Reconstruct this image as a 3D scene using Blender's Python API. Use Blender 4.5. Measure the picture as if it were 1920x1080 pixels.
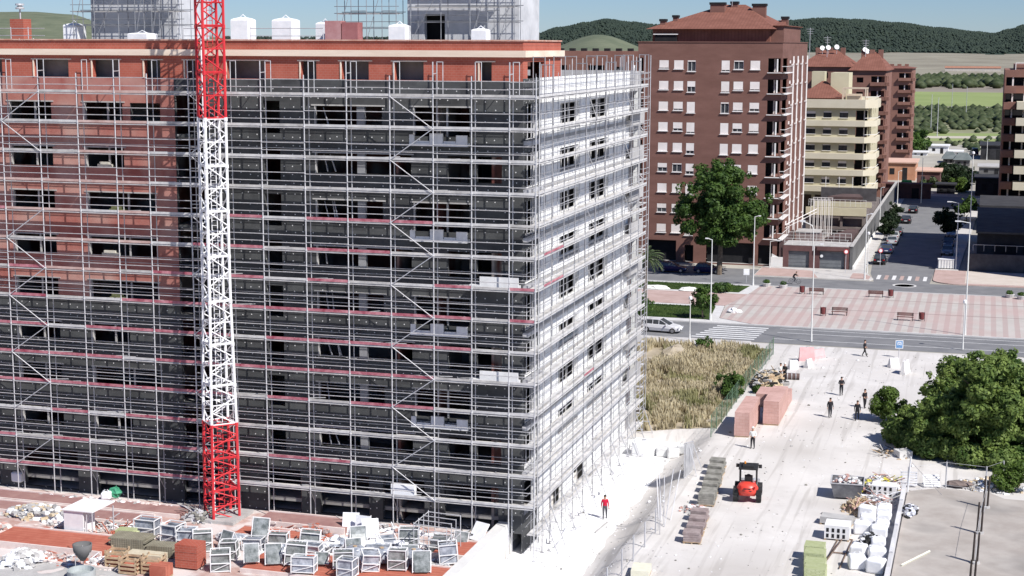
import bpy, bmesh, math, random
from mathutils import Vector, Matrix
random.seed(7)
R = math.radians
SC = bpy.context.scene
for o in list(bpy.data.objects): bpy.data.objects.remove(o)
COL = SC.collection

# ------------------------------------------------------------------ camera
CAMX, CAMY, CAMZ = 27.03, -95.24, 32.0
FPX, PITCH, ROLL, YAW = 2950.0, R(8.77), R(.17), R(16.7)
cam_d = bpy.data.cameras.new('camera'); cam = bpy.data.objects.new('camera', cam_d); COL.objects.link(cam)
cam_d.sensor_width = 36; cam_d.lens = FPX / 1920 * 36; cam_d.clip_start = .5; cam_d.clip_end = 20000
cam.matrix_world = Matrix.Translation((CAMX, CAMY, CAMZ)) @ Matrix.Rotation(YAW, 4, 'Z') @ Matrix.Rotation(R(90) - PITCH, 4, 'X') @ Matrix.Rotation(ROLL, 4, 'Z')
SC.camera = cam
# ------------------------------------------------------------------ sky, sun, exposure
SUN_EL = R(46); SX, SY = .862, -.507            # horizontal direction towards the sun
world = bpy.data.worlds.new('World'); SC.world = world; world.use_nodes = True
nt = world.node_tree; nt.nodes.clear()
sky = nt.nodes.new('ShaderNodeTexSky'); sky.sky_type = 'NISHITA'; sky.sun_disc = False
sky.sun_elevation = SUN_EL; sky.sun_rotation = math.atan2(SX, SY); sky.altitude = 600; sky.air_density = 1.0; sky.dust_density = 0.0; sky.ozone_density = 5.0
bg = nt.nodes.new('ShaderNodeBackground'); bg.inputs['Strength'].default_value = .062
wo = nt.nodes.new('ShaderNodeOutputWorld'); tint = nt.nodes.new('ShaderNodeMix'); tint.data_type = 'RGBA'; tint.blend_type = 'MULTIPLY'; tint.inputs[0].default_value = 1; tint.inputs[7].default_value = (.66, .81, 1.11, 1)
nt.links.new(sky.outputs[0], tint.inputs[6]); nt.links.new(tint.outputs[2], bg.inputs[0]); nt.links.new(bg.outputs[0], wo.inputs[0])
sd = bpy.data.lights.new('sun', 'SUN'); sd.energy = 4.8; sd.angle = R(.53); sd.color = (1, .965, .92)
sun = bpy.data.objects.new('sun', sd); COL.objects.link(sun)
sun.rotation_euler = Vector((SX * math.cos(SUN_EL), SY * math.cos(SUN_EL), math.sin(SUN_EL))).to_track_quat('Z', 'Y').to_euler()
sun.location = (60, -60, 90)
SC.view_settings.view_transform = 'Standard'; SC.view_settings.look = 'None'; SC.view_settings.gamma = 1; SC.view_settings.exposure = .44

# ------------------------------------------------------------------ measuring helper: where a sight line meets the ground
_cp, _sp, _cr, _sr = math.cos(PITCH), math.sin(PITCH), math.cos(ROLL), math.sin(ROLL)
def ray(px, py):
    a = (px - 960) / FPX; b = -(py - 540) / FPX
    x = a * _cr - b * _sr; y = a * _sr + b * _cr
    X, Y, Z = x, _cp + y * _sp, -_sp + y * _cp
    return (X * math.cos(YAW) - Y * math.sin(YAW), X * math.sin(YAW) + Y * math.cos(YAW), Z)
def P(px, py, z=0):
    d = ray(px, py); t = (z - CAMZ) / d[2]
    return (CAMX + d[0] * t, CAMY + d[1] * t)
def FP(px, py, v):                                  # point on a wall plane y = v
    d = ray(px, py); t = (v - CAMY) / d[1]
    return (CAMX + d[0] * t, CAMZ + d[2] * t)
def UPZ(px, py, x, y):                               # height seen at py above (x, y)
    d = ray(px, py); t = math.hypot(x - CAMX, y - CAMY) / math.hypot(d[0], d[1])
    return CAMZ + d[2] * t

# ------------------------------------------------------------------ materials
MATS = {}
def mat(name, c1, c2=None, scale=1.0, rough=.8, metal=0, bump=0, detail=5, stretch=(1, 1, 1), lo=.35, hi=.65, pattern=None, spec=.3):
    if name in MATS: return MATS[name]
    m = bpy.data.materials.new(name); m.use_nodes = True; N = m.node_tree.nodes; L = m.node_tree.links
    b = N['Principled BSDF']; b.inputs['Roughness'].default_value = rough; b.inputs['Metallic'].default_value = metal
    b.inputs['Specular IOR Level'].default_value = spec
    c1 = tuple(c1) + (1,); c2 = tuple(c2) + (1,) if c2 else c1
    tc = N.new('ShaderNodeTexCoord'); mp = N.new('ShaderNodeMapping'); mp.inputs['Scale'].default_value = stretch
    geo = N.new('ShaderNodeNewGeometry')
    L.new(geo.outputs['Position'], mp.inputs[0])
    nz = N.new('ShaderNodeTexNoise'); nz.inputs['Scale'].default_value = scale; nz.inputs['Detail'].default_value = detail; nz.inputs['Roughness'].default_value = .65
    L.new(mp.outputs[0], nz.inputs[0])
    cr = N.new('ShaderNodeValToRGB'); cr.color_ramp.elements[0].position = lo; cr.color_ramp.elements[1].position = hi
    cr.color_ramp.elements[0].color = c1; cr.color_ramp.elements[1].color = c2
    L.new(nz.outputs[0], cr.inputs[0]); out = cr.outputs[0]
    def mixc(fac, a, col, f=1.0):
        mx = N.new('ShaderNodeMix'); mx.data_type = 'RGBA'
        if f != 1.0:
            mm = N.new('ShaderNodeMath'); mm.operation = 'MULTIPLY'; mm.inputs[1].default_value = f; L.new(fac, mm.inputs[0]); fac = mm.outputs[0]
        L.new(fac, mx.inputs[0]); L.new(a, mx.inputs[6])
        if isinstance(col, tuple): mx.inputs[7].default_value = tuple(col) + (1,)
        else: L.new(col, mx.inputs[7])
        return mx.outputs[2]
    def vcoord():                                     # (x+y, z, 0) for upright faces
        sx = N.new('ShaderNodeSeparateXYZ'); L.new(geo.outputs['Position'], sx.inputs[0])
        ad = N.new('ShaderNodeMath'); L.new(sx.outputs[0], ad.inputs[0]); L.new(sx.outputs[1], ad.inputs[1])
        cb = N.new('ShaderNodeCombineXYZ'); L.new(ad.outputs[0], cb.inputs[0]); L.new(sx.outputs[2], cb.inputs[1]); return cb.outputs[0]
    def mth(op, a, bval=None, b=None):
        n = N.new('ShaderNodeMath'); n.operation = op; L.new(a, n.inputs[0])
        if b is not None: L.new(b, n.inputs[1])
        elif bval is not None: n.inputs[1].default_value = bval
        return n.outputs[0]
    if pattern:
        kind = pattern[0]
        if kind == 'brick':                           # (kind, mortar colour, brick w, brick h, mortar, strength)
            bt = N.new('ShaderNodeTexBrick'); L.new(vcoord(), bt.inputs[0]); bt.inputs['Scale'].default_value = 1
            bt.inputs['Brick Width'].default_value = pattern[2]; bt.inputs['Row Height'].default_value = pattern[3]
            bt.inputs['Mortar Size'].default_value = pattern[4]; bt.inputs['Mortar Smooth'].default_value = .3
            out = mixc(bt.outputs['Fac'], out, pattern[1], pattern[5])
        if kind == 'dots':                            # insulation boards: joints + white fixing discs
            bt = N.new('ShaderNodeTexBrick'); vc = vcoord(); L.new(vc, bt.inputs[0]); bt.inputs['Scale'].default_value = 1
            bt.inputs['Brick Width'].default_value = 1.2; bt.inputs['Row Height'].default_value = .6; bt.inputs['Mortar Size'].default_value = .02
            bt.inputs['Color1'].default_value = (0, 0, 0, 1); bt.inputs['Color2'].default_value = (1, 1, 1, 1)
            out = mixc(bt.outputs['Color'], out, pattern[3], .45)
            out = mixc(bt.outputs['Fac'], out, pattern[1], .5)
            vo = N.new('ShaderNodeTexVoronoi'); vo.voronoi_dimensions = '2D'; vo.inputs['Scale'].default_value = 1.55; vo.inputs['Randomness'].default_value = .4
            L.new(vc, vo.inputs[0])
            d = mth('LESS_THAN', vo.outputs['Distance'], .062)
            out = mixc(d, out, pattern[2], .9)
        if kind == 'stripe':                          # (kind, colour, period, duty, axis, strength)
            sx = N.new('ShaderNodeSeparateXYZ'); L.new(geo.outputs['Position'], sx.inputs[0])
            f = mth('FRACT', mth('MULTIPLY', sx.outputs[pattern[4]], 1 / pattern[2]))
            out = mixc(mth('LESS_THAN', f, pattern[3]), out, pattern[1], pattern[5])
        if kind == 'blotch':                          # (kind, colour, scale, lo, hi, strength)
            n2 = N.new('ShaderNodeTexNoise'); n2.inputs['Scale'].default_value = pattern[2]; n2.inputs['Detail'].default_value = 3
            L.new(geo.outputs['Position'], n2.inputs[0])
            mr = N.new('ShaderNodeMapRange'); mr.inputs[1].default_value = pattern[3]; mr.inputs[2].default_value = pattern[4]; L.new(n2.outputs[0], mr.inputs[0])
            out = mixc(mr.outputs[0], out, pattern[1], pattern[5])
        if kind == 'dirt':                            # damp blotches, tyre ruts along the track, dusty spills
            n2 = N.new('ShaderNodeTexNoise'); n2.inputs['Scale'].default_value = .11; n2.inputs['Detail'].default_value = 6; L.new(geo.outputs['Position'], n2.inputs[0])
            mr = N.new('ShaderNodeMapRange'); mr.inputs[1].default_value = .52; mr.inputs[2].default_value = .68; L.new(n2.outputs[0], mr.inputs[0]); out = mixc(mr.outputs[0], out, (.36, .33, .30), .55)
            m2 = N.new('ShaderNodeMapping'); m2.inputs['Scale'].default_value = (1.5, .055, 1); m2.inputs['Rotation'].default_value = (0, 0, .03); L.new(geo.outputs['Position'], m2.inputs[0])
            n3 = N.new('ShaderNodeTexNoise'); n3.inputs['Scale'].default_value = 1.0; n3.inputs['Detail'].default_value = 4; n3.inputs['Distortion'].default_value = .6; L.new(m2.outputs[0], n3.inputs[0])
            mr = N.new('ShaderNodeMapRange'); mr.inputs[1].default_value = .54; mr.inputs[2].default_value = .64; L.new(n3.outputs[0], mr.inputs[0]); out = mixc(mr.outputs[0], out, (.37, .345, .32), .5)
            n4 = N.new('ShaderNodeTexNoise'); n4.inputs['Scale'].default_value = 1.3; n4.inputs['Detail'].default_value = 8; n4.inputs['Roughness'].default_value = .8; L.new(geo.outputs['Position'], n4.inputs[0])
            mr = N.new('ShaderNodeMapRange'); mr.inputs[1].default_value = .60; mr.inputs[2].default_value = .66; L.new(n4.outputs[0], mr.inputs[0]); out = mixc(mr.outputs[0], out, (.33, .30, .275), .5)
        if kind == 'plaza':
            sx = N.new('ShaderNodeSeparateXYZ'); L.new(geo.outputs['Position'], sx.inputs[0])
            f = mth('FRACT', mth('MULTIPLY', sx.outputs[0], 1 / 1.3))
            out = mixc(mth('LESS_THAN', f, .45), out, (.37, .27, .255), .6)
            n2 = N.new('ShaderNodeTexNoise'); n2.inputs['Scale'].default_value = .09; L.new(geo.outputs['Position'], n2.inputs[0])
            mr = N.new('ShaderNodeMapRange'); mr.inputs[1].default_value = .42; mr.inputs[2].default_value = .6; L.new(n2.outputs[0], mr.inputs[0])
            out = mixc(mr.outputs[0], out, (.46, .31, .29), .4)
            for yv in (98.2, 107.5):
                s = mth('LESS_THAN', mth('ABSOLUTE', mth('SUBTRACT', sx.outputs[1], yv)), .22)
                out = mixc(s, out, (.25, .19, .18), .7)
    L.new(out, b.inputs['Base Color'])
    if bump:
        bp = N.new('ShaderNodeBump'); bp.inputs['Strength'].default_value = bump; bp.inputs['Distance'].default_value = .05
        L.new(nz.outputs[0], bp.inputs['Height']); L.new(bp.outputs[0], b.inputs['Normal'])
    MATS[name] = m; return m
def foliage(name, c1, c2, scale=.9):
    if name in MATS: return MATS[name]
    m = mat(name, c1, c2, scale, .6, detail=3, lo=.38, hi=.62)
    m.node_tree.nodes['Principled BSDF'].inputs['Transmission Weight'].default_value = 0
    N = m.node_tree.nodes; L = m.node_tree.links; b = N['Principled BSDF']; out = N['Material Output']
    tr = N.new('ShaderNodeBsdfTranslucent'); ms = N.new('ShaderNodeMixShader'); ms.inputs[0].default_value = .38
    L.new(b.inputs['Base Color'].links[0].from_socket, tr.inputs[0]); L.new(b.outputs[0], ms.inputs[1]); L.new(tr.outputs[0], ms.inputs[2]); L.new(ms.outputs[0], out.inputs[0])
    return m

# ------------------------------------------------------------------ mesh builder
class MB:
    def __init__(s): s.v = []; s.f = []; s.m = []
    def face(s, pts, mi=0):
        n = len(s.v); s.v += [tuple(p) for p in pts]; s.f.append(tuple(range(n, n + len(pts)))); s.m.append(mi); return s
    def box(s, x0, x1, y0, y1, z0, z1, mi=0, rot=0, c=None, top=None):
        P8 = [(x0, y0, z0), (x1, y0, z0), (x1, y1, z0), (x0, y1, z0), (x0, y0, z1), (x1, y0, z1), (x1, y1, z1), (x0, y1, z1)]
        if rot:
            cx, cy = c or ((x0 + x1) / 2, (y0 + y1) / 2); co, si = math.cos(rot), math.sin(rot)
            P8 = [(cx + (x - cx) * co - (y - cy) * si, cy + (x - cx) * si + (y - cy) * co, z) for x, y, z in P8]
        n = len(s.v); s.v += P8
        for k, q in enumerate(((0, 3, 2, 1), (4, 5, 6, 7), (0, 1, 5, 4), (1, 2, 6, 5), (2, 3, 7, 6), (3, 0, 4, 7))):
            s.f.append(tuple(n + i for i in q)); s.m.append(top if (top is not None and k == 1) else mi)
        return s
    def prism(s, poly, z0, z1, mi=0, mtop=None):
        n = len(s.v); k = len(poly); s.v += [(x, y, z0) for x, y in poly] + [(x, y, z1) for x, y in poly]
        s.f.append(tuple(n + k + i for i in range(k))); s.m.append(mi if mtop is None else mtop)
        s.f.append(tuple(n + i for i in reversed(range(k)))); s.m.append(mi)
        for i in range(k):
            j = (i + 1) % k; s.f.append((n + i, n + j, n + k + j, n + k + i)); s.m.append(mi)
        return s
    def tube(s, a, b, r, r2=None, n=5, mi=0, cap=True):
        a = Vector(a); b = Vector(b); d = (b - a)
        if d.length < 1e-6: return s
        d.normalize(); u = d.orthogonal().normalized(); w = d.cross(u); r2 = r if r2 is None else r2; k = len(s.v)
        for p, rr in ((a, r), (b, r2)):
            for i in range(n):
                t = 2 * math.pi * i / n + .4; s.v.append(tuple(p + (u * math.cos(t) + w * math.sin(t)) * rr))
        for i in range(n):
            j = (i + 1) % n; s.f.append((k + i, k + j, k + n + j, k + n + i)); s.m.append(mi)
        if cap: s.f.append(tuple(k + i for i in reversed(range(n)))); s.m.append(mi); s.f.append(tuple(k + n + i for i in range(n))); s.m.append(mi)
        return s
    def lathe(s, prof, c=(0, 0, 0), n=12, mi=0):
        k = len(s.v)
        for r, z in prof:
            for i in range(n):
                t = 2 * math.pi * i / n; s.v.append((c[0] + r * math.cos(t), c[1] + r * math.sin(t), c[2] + z))
        for q in range(len(prof) - 1):
            for i in range(n):
                j = (i + 1) % n; s.f.append((k + q * n + i, k + q * n + j, k + (q + 1) * n + j, k + (q + 1) * n + i)); s.m.append(mi)
        s.f.append(tuple(k + i for i in reversed(range(n)))); s.m.append(mi)
        s.f.append(tuple(k + (len(prof) - 1) * n + i for i in range(n))); s.m.append(mi); return s
    def blob(s, c, r, mi=0, jit=.15, seg=6, rng=random):      # lumpy stone / sack
        k = len(s.v); rings = 4
        for a in range(rings + 1):
            th = math.pi * a / rings
            for i in range(seg):
                ph = 2 * math.pi * i / seg + a * .3; q = 1 + rng.uniform(-jit, jit)
                s.v.append((c[0] + r[0] * q * math.sin(th) * math.cos(ph), c[1] + r[1] * q * math.sin(th) * math.sin(ph), c[2] + r[2] * q * math.cos(th)))
        for a in range(rings):
            for i in range(seg):
                j = (i + 1) % seg; s.f.append((k + a * seg + i, k + (a + 1) * seg + i, k + (a + 1) * seg + j, k + a * seg + j)); s.m.append(mi)
        return s
    def build(s, name, mats, parent=None, smooth=False, loc=None):
        me = bpy.data.meshes.new(name); me.from_pydata(s.v, [], s.f)
        if not isinstance(mats, (list, tuple)): mats = [mats]
        for m in mats: me.materials.append(m)
        me.polygons.foreach_set('material_index', s.m)
        if smooth: me.polygons.foreach_set('use_smooth', [True] * len(s.f))
        me.update(); o = bpy.data.objects.new(name, me); COL.objects.link(o)
        if parent: o.parent = parent
        if loc: o.location = loc
        return o
def tag(o, label, cat, group=None, kind=None):
    o['label'] = label; o['category'] = cat
    if group: o['group'] = group
    if kind: o['kind'] = kind
    return o
def struct(o, label=None):
    o['kind'] = 'structure'
    if label: o['label'] = label
    return o
def empty(name, label, cat, loc=(0, 0, 0), rz=0, group=None):
    o = bpy.data.objects.new(name, None); COL.objects.link(o); o.location = loc; o.rotation_euler = (0, 0, rz); o.empty_display_size = .3
    return tag(o, label, cat, group)
KIDS = {}
def kids(o): return [c for c in bpy.data.objects if c.parent == o]
def snap(root):                                             # record the tree once, then copy it often
    return (root, [(c, [g for g in kids(c)]) for c in kids(root)])
def dup(s, loc, rz=0, label=None, scale=None):
    root, ch = s; r = root.copy(); COL.objects.link(r); r.location = loc; r.rotation_euler = (0, 0, rz)
    if label: r['label'] = label
    if scale: r.scale = (scale,) * 3
    for c, gs in ch:
        k = c.copy(); COL.objects.link(k); k.parent = r
        for g in gs:
            q = g.copy(); COL.objects.link(q); q.parent = k
    return r
def wall(mb, axis, fixed, inn, a0, a1, z0, z1, holes, depth, mi, mir=None, cuts=(), zcuts=(), mfun=None):
    """wall in plane axis ('x': runs along x at y=fixed; 'y': along y at x=fixed); holes (a0,a1,z0,z1) get reveals going inn*depth"""
    mir = mi if mir is None else mir
    A = sorted({a0, a1, *[h[0] for h in holes], *[h[1] for h in holes], *cuts}); A = [a for a in A if a0 - 1e-6 <= a <= a1 + 1e-6]
    Z = sorted({z0, z1, *[h[2] for h in holes], *[h[3] for h in holes], *zcuts}); Z = [z for z in Z if z0 - 1e-6 <= z <= z1 + 1e-6]
    def pt(a, z, d=0): return (a, fixed + inn * d, z) if axis == 'x' else (fixed + inn * d, a, z)
    for i in range(len(A) - 1):
        for j in range(len(Z) - 1):
            ac, zc = (A[i] + A[i + 1]) / 2, (Z[j] + Z[j + 1]) / 2
            if any(h[0] < ac < h[1] and h[2] < zc < h[3] for h in holes): continue
            mb.face([pt(A[i], Z[j]), pt(A[i + 1], Z[j]), pt(A[i + 1], Z[j + 1]), pt(A[i], Z[j + 1])], mfun(ac, zc) if mfun else mi)
    for h in holes:
        h = (max(h[0], a0), min(h[1], a1), max(h[2], z0), min(h[3], z1))
        if h[1] <= h[0] or h[3] <= h[2]: continue
        for p, q in (((h[0], h[2]), (h[1], h[2])), ((h[1], h[2]), (h[1], h[3])), ((h[1], h[3]), (h[0], h[3])), ((h[0], h[3]), (h[0], h[2]))):
            mb.face([pt(*p), pt(*q), pt(*q, depth), pt(*p, depth)], mir)
# common materials
M_white = mat('white_paint', (.78, .78, .78), (.7, .7, .71), 2, .6)
M_steel = mat('galvanised_steel', (.5, .5, .52), (.66, .66, .67), 3, .5, .35)
M_steeld = mat('dull_steel_tube', (.42, .42, .44), (.6, .6, .61), 1.2, .55, .3)
M_deck = mat('scaffold_platform', (.44, .43, .43), (.62, .61, .60), 1.6, .8)
M_pink = mat('crimson_toe_board', (.28, .05, .08), (.52, .24, .27), 1.6, .7)
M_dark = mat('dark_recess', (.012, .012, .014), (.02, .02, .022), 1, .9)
M_glass = mat('window_glass', (.03, .035, .04), (.06, .07, .08), 1, .12, 0, spec=.8)
M_conc = mat('concrete', (.34, .33, .32), (.46, .45, .44), .8, .9, bump=.3)
M_asph = mat('asphalt', (.15, .152, .16), (.205, .205, .21), .35, .9, detail=8)
M_wood = mat('pallet_wood', (.36, .25, .15), (.52, .40, .27), 3, .85)
M_black = mat('black_rubber', (.02, .02, .02), (.03, .03, .03), 3, .7)
# ================================================================== GROUND AND TERRAIN
def ss(a, b, x):
    t = max(0, min(1, (x - a) / (b - a))); return t * t * (3 - 2 * t)
from mathutils import noise as mn
def gh(u, v):
    n = mn.noise(Vector((u * .35, v * .35, 0))) * .06 + mn.noise(Vector((u * .09, v * .09, 3))) * .12
    k = 1 - ss(31, 40, v)                              # the sunken path ends at the weeds
    edge = 3.7 + .35 * mn.noise(Vector((v * .3, 0, 9)))
    if u < -2.0: low = 0
    elif u < edge: low = -1.4
    else: low = -1.4 * (1 - ss(edge, edge + 3.0, u))
    if v > 34: low = -1.4 * (1 - ss(-2, 7, u)) if u > -2 else -1.4 * ss(-9, -2, u)
    h = low * k
    q = ss(72, 74, v)
    return (h + n * (0.25 if u < edge and u > -2 else 1)) * (1 - q)
def sheet_grid(us, vs, zf, name, m, dz=0):
    mb = MB(); nu = len(us)
    for v in vs:
        for u in us: mb.v.append((u, v, zf(u, v) + dz))
    for j in range(len(vs) - 1):
        for i in range(nu - 1): k = j * nu + i; mb.f.append((k, k + 1, k + nu + 1, k + nu)); mb.m.append(0)
    return mb.build(name, m, smooth=True)
def lin(a, b, s):
    n = max(1, round((b - a) / s)); return [a + (b - a) * i / n for i in range(n + 1)]
M_dirt = mat('trampled_pale_dirt', (.50, .475, .45), (.62, .595, .57), .22, .95, bump=.35, detail=9, lo=.3, hi=.62, pattern=('dirt',))
us = lin(-60, -4, 1) + [-2.05, -2.0] + lin(-1.9, 8, .35) + lin(8.5, 60, .8); us = sorted(set(us))
struct(sheet_grid(us, lin(-45, 74, .8), gh, 'dirt_ground', M_dirt), 'pale trampled dirt of the building yard')
M_land = mat('dry_land', (.30, .28, .24), (.42, .40, .35), .05, .95, detail=8)
g = MB(); X0, X1, Y0, Y1, B = -60, 60, -45, 74, 9000
for a, b, c, d in ((-B, X0, -B, B), (X1, B, -B, B), (X0, X1, -B, Y0), (X0, X1, Y1, B)):
    g.face([(a, c, 0), (b, c, 0), (b, d, 0), (a, d, 0)])
struct(g.build('ground', M_land), 'wide flat land around the town')
# sunken cement-white path beside the building
M_path = mat('white_cement_dust', (.78, .77, .76), (.85, .85, .85), .5, .95, bump=.2, detail=8)
def ph(u, v): return gh(u, v) + .006
pu = lin(-1.95, 0, .5) + lin(.3, 3.6, .4)
mb = MB(); vs = lin(-45, 33, .8); nu = len(pu)
for v in vs:
    for i, u in enumerate(pu):
        uu = u + (.45 * mn.noise(Vector((v * .4, 0, 5))) if i == nu - 1 else 0); mb.v.append((uu, v, gh(uu, v) + .01))
for j in range(len(vs) - 1):
    for i in range(nu - 1): k = j * nu + i; mb.f.append((k, k + 1, k + nu + 1, k + nu)); mb.m.append(0)
struct(mb.build('cement_path', M_path, smooth=True), 'white cement dusted path beside the scaffolded end wall')
# concrete pad on the right behind the rubble line
M_pad = mat('stained_concrete_pad', (.33, .295, .265), (.43, .395, .36), .35, .9, detail=7, pattern=('blotch', (.17, .16, .15), .17, .5, .66, .55))
def flat(name, poly, z, m, label=None, th=None):
    mb = MB()
    if th: mb.prism(poly, z - th, z, 0)
    else: mb.face([(x, y, z) for x, y in poly])
    return struct(mb.build(name, m), label)
padp = [(22.7, -40), (45, -40), (45, 17), (38, 18.5), (29.5, 18.6), (28.5, 19.9), (25, 20.1), (22.8, 18.6)]
flat('concrete_pad', padp, .22, M_pad, 'grey brown concrete yard slab behind the fence', th=.5)

# ---- streets -------------------------------------------------------
flat('street', [(-150, 74.4), (160, 74.4), (160, 84.6), (-150, 84.6)], .012, M_asph, 'main street crossing in front of the striped square')
M_line = mat('road_marking', (.55, .55, .54), (.72, .72, .72), 2.5, .8)
M_kerb = mat('kerb_stone', (.50, .49, .48), (.60, .59, .58), 1, .85)
flat('back_road', [(-150, 115.3), (160, 115.3), (160, 124.2), (-150, 124.2)], .012, M_asph, 'road behind the striped square')
flat('parking_strip', [(-70, 124.2), (-3.5, 124.2), (-3.5, 131.2), (-70, 131.2)], .012, M_asph)
sp = [(13.2, 124.2), (20.6, 124.2), (20.8, 135), (22.0, 150), (23.4, 200), (24, 243), (45, 243), (45, 256), (-20, 256), (-20, 247), (10.8, 247), (11.0, 200), (11.4, 150), (12.2, 132)]
flat('side_street', sp, .013, M_asph, 'side street running away between the apartment blocks')
M_side = mat('pale_pavement', (.44, .42, .40), (.54, .52, .50), .6, .9, pattern=('brick', (.36, .34, .33), 1.2, 1.2, .02, .4))
M_pinkp = mat('pink_pavement', (.38, .27, .24), (.46, .34, .31), .5, .9)
M_plaza = mat('striped_plaza_paving', (.42, .39, .36), (.48, .45, .42), .4, .9, pattern=('plaza',))
flat('pavement_near', [(-150, 70.6), (-2, 70.6), (3.5, 72.2), (3.5, 74.2), (-150, 74.2)], .12, M_side, th=.14)
flat('plaza', [(-3, 97), (-1.6, 107.2), (-1.0, 114.9), (160, 114.9), (160, 84.9), (2.2, 84.9), (-2.2, 88)], .12, M_plaza, 'public square paved in pink and grey stripes', th=.14)
flat('pink_path', [(-60, 97.2), (-3.05, 97.2), (-1.7, 107), (-60, 107)], .118, M_pinkp, th=.14)
flat('verge', [(-60, 84.9), (2.1, 84.9), (-2.3, 88), (-3.1, 97), (-60, 97)], .1, M_kerb, th=.12)
flat('lawn_border', [(-60, 107.1), (-1.7, 107.1), (-1.1, 114.9), (-60, 114.9)], .1, M_kerb, th=.12)
M_grass = foliage('lawn_grass', (.045, .085, .02), (.09, .14, .035), .5)
def lawn(name, poly, z, label, n):
    mb = MB(); mb.face([(x, y, z) for x, y in poly]); xs = [p[0] for p in poly]; ys = [p[1] for p in poly]; rr = random.Random(3)
    for i in range(n):
        x = rr.uniform(max(min(xs), -26), max(xs) - 1); y = rr.uniform(min(ys), max(ys)); a = rr.uniform(0, 6); h = rr.uniform(.05, .14)
        mb.face([(x, y, z), (x + .12 * math.cos(a), y + .12 * math.sin(a), z), (x + .05, y, z + h)])
    tag(mb.build(name, M_grass), label, 'grass', kind='stuff')
lawn('lawn', [(-58, 86.5), (-3.2, 86.5), (-4.0, 95.8), (-58, 95.8)], .13, 'near strip of mown grass between street and pink path', 5000)
lawn('lawn', [(-58, 108.2), (-3.0, 108.2), (-2.4, 114.2), (-58, 114.2)], .13, 'far strip of mown grass beside the back road', 3000)
flat('pavement_corner', [(-3.4, 124.5), (12.6, 124.5), (13.0, 126), (12.4, 128.5), (11.2, 134), (11, 247), (9.6, 247), (9.4, 134.2), (-3.4, 134.2)], .12, M_side, th=.14)
flat('pink_corner', [(-3.3, 124.7), (5.5, 124.7), (4, 131.5), (-3.3, 133.2)], .126, M_pinkp)
flat('pink_corner', [(9.8, 125.4), (12.4, 125.2), (12.5, 128.2), (11.2, 130.8), (9.8, 130.8)], .126, M_pinkp)
arc = [(21.2 + 3.5 - 3.5 * math.cos(t), 120.3 + 3.5 - 3.5 * math.sin(t)) for t in [math.pi / 2 * i / 8 for i in range(9)]]
arc = [(20.9, 138)] + [(24.4 - 3.5 * math.cos(t), 127.9 - 3.5 * math.sin(t)) for t in [math.pi / 2 * i / 8 for i in range(9)]] + [(60, 124.4), (60, 138), (24, 138)]
flat('pavement_right', arc, .12, M_pinkp, 'rounded pink pavement corner', th=.14)
flat('pavement_right', [(25.2, 125.5), (60, 125.5), (60, 137.9), (25.2, 137.9)], .126, mat('tan_pavement', (.50, .44, .38), (.56, .50, .45), .5, .9))
flat('pavement_side', [(20.9, 138.1), (24.1, 138.1), (26.8, 242.5), (24.2, 242.5)], .12, M_side, th=.14)
for x0, x1 in ((-150, 4.5), (4.5, 160)):
    k = MB(); k.box(x0, x1 - .01, 84.6, 84.84, 0, .15); struct(k.build('kerb', M_kerb))
k = MB(); k.box(-150, 160, 115.0, 115.28, 0, .15); struct(k.build('kerb', M_kerb))
# road markings
k = MB()
for i in range(7): k.face([(-3.4 + i * .28, 75.6 + i * 1.22, .02), (3.6 + i * .1, 75.6 + i * 1.22, .02), (3.6 + i * .1, 76.15 + i * 1.22, .02), (-3.4 + i * .28, 76.15 + i * 1.22, .02)])
struct(k.build('zebra_crossing', M_line), 'white zebra bars across the main street')
k = MB()
for y in (77.0, 80.9, 83.3): k.face([(5.5, y, .02), (150, y, .02), (150, y + .16, .02), (5.5, y + .16, .02)])
struct(k.build('lane_lines', M_line))
k = MB()
for i in range(7): k.face([(13.3 + i * 1.05, 126.6, .02), (13.8 + i * 1.05, 126.6, .02), (13.8 + i * 1.05, 130.8, .02), (13.3 + i * 1.05, 130.8, .02)], i % 2)
struct(k.build('zebra_crossing', [M_line, M_pinkp]), 'faded red and white crossing at the side street mouth')
k = MB(); k.lathe([(1.6, 0), (1.6, .03), (1.35, .03), (1.3, .0)], (17.4, 121.6, .012), 20); struct(k.build('manhole_ring', M_kerb))

# ---- fields ---------------------------------------------------------
def band(name, pts, z, c1, c2, sc, label=None):
    m = mat(name + '_soil' + str(round(z * 1000)), c1, c2, sc, .95, detail=9, lo=.3, hi=.7, bump=0)
    flat(name, [P(x, y, z) for x, y in pts], z, m, label)
band('field', [(-300, 262), (-300, 165), (2500, 178), (2500, 275)], .02, (.15, .16, .09), (.27, .27, .16), .03, 'scrubby green fields beyond the town')
band('meadow', [(1500, 197), (1500, 169), (1900, 174), (1905, 200)], .06, (.19, .24, .08), (.26, .31, .12), .02, 'bright green meadow strip')
band('meadow', [(1540, 262), (1540, 248), (2100, 252), (2100, 268)], .06, (.18, .21, .11), (.26, .27, .16), .05)
band('dirt_road', [(1500, 204), (1500, 199.5), (2300, 203), (2300, 207)], .1, (.42, .38, .31), (.50, .46, .38), .05, 'pale dirt track through the fields')
band('dirt_road', [(1500, 258), (1500, 253.5), (2300, 258), (2300, 262)], .1, (.42, .39, .33), (.50, .47, .40), .05)
band('field', [(-300, 165), (-300, 142), (2500, 148), (2500, 178)], .04, (.20, .17, .14), (.28, .25, .20), .01)
band('dirt_road', [(1500, 132), (1500, 129.8), (2300, 133), (2300, 135.5)], .3, (.42, .40, .36), (.5, .48, .44), .02)

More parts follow.
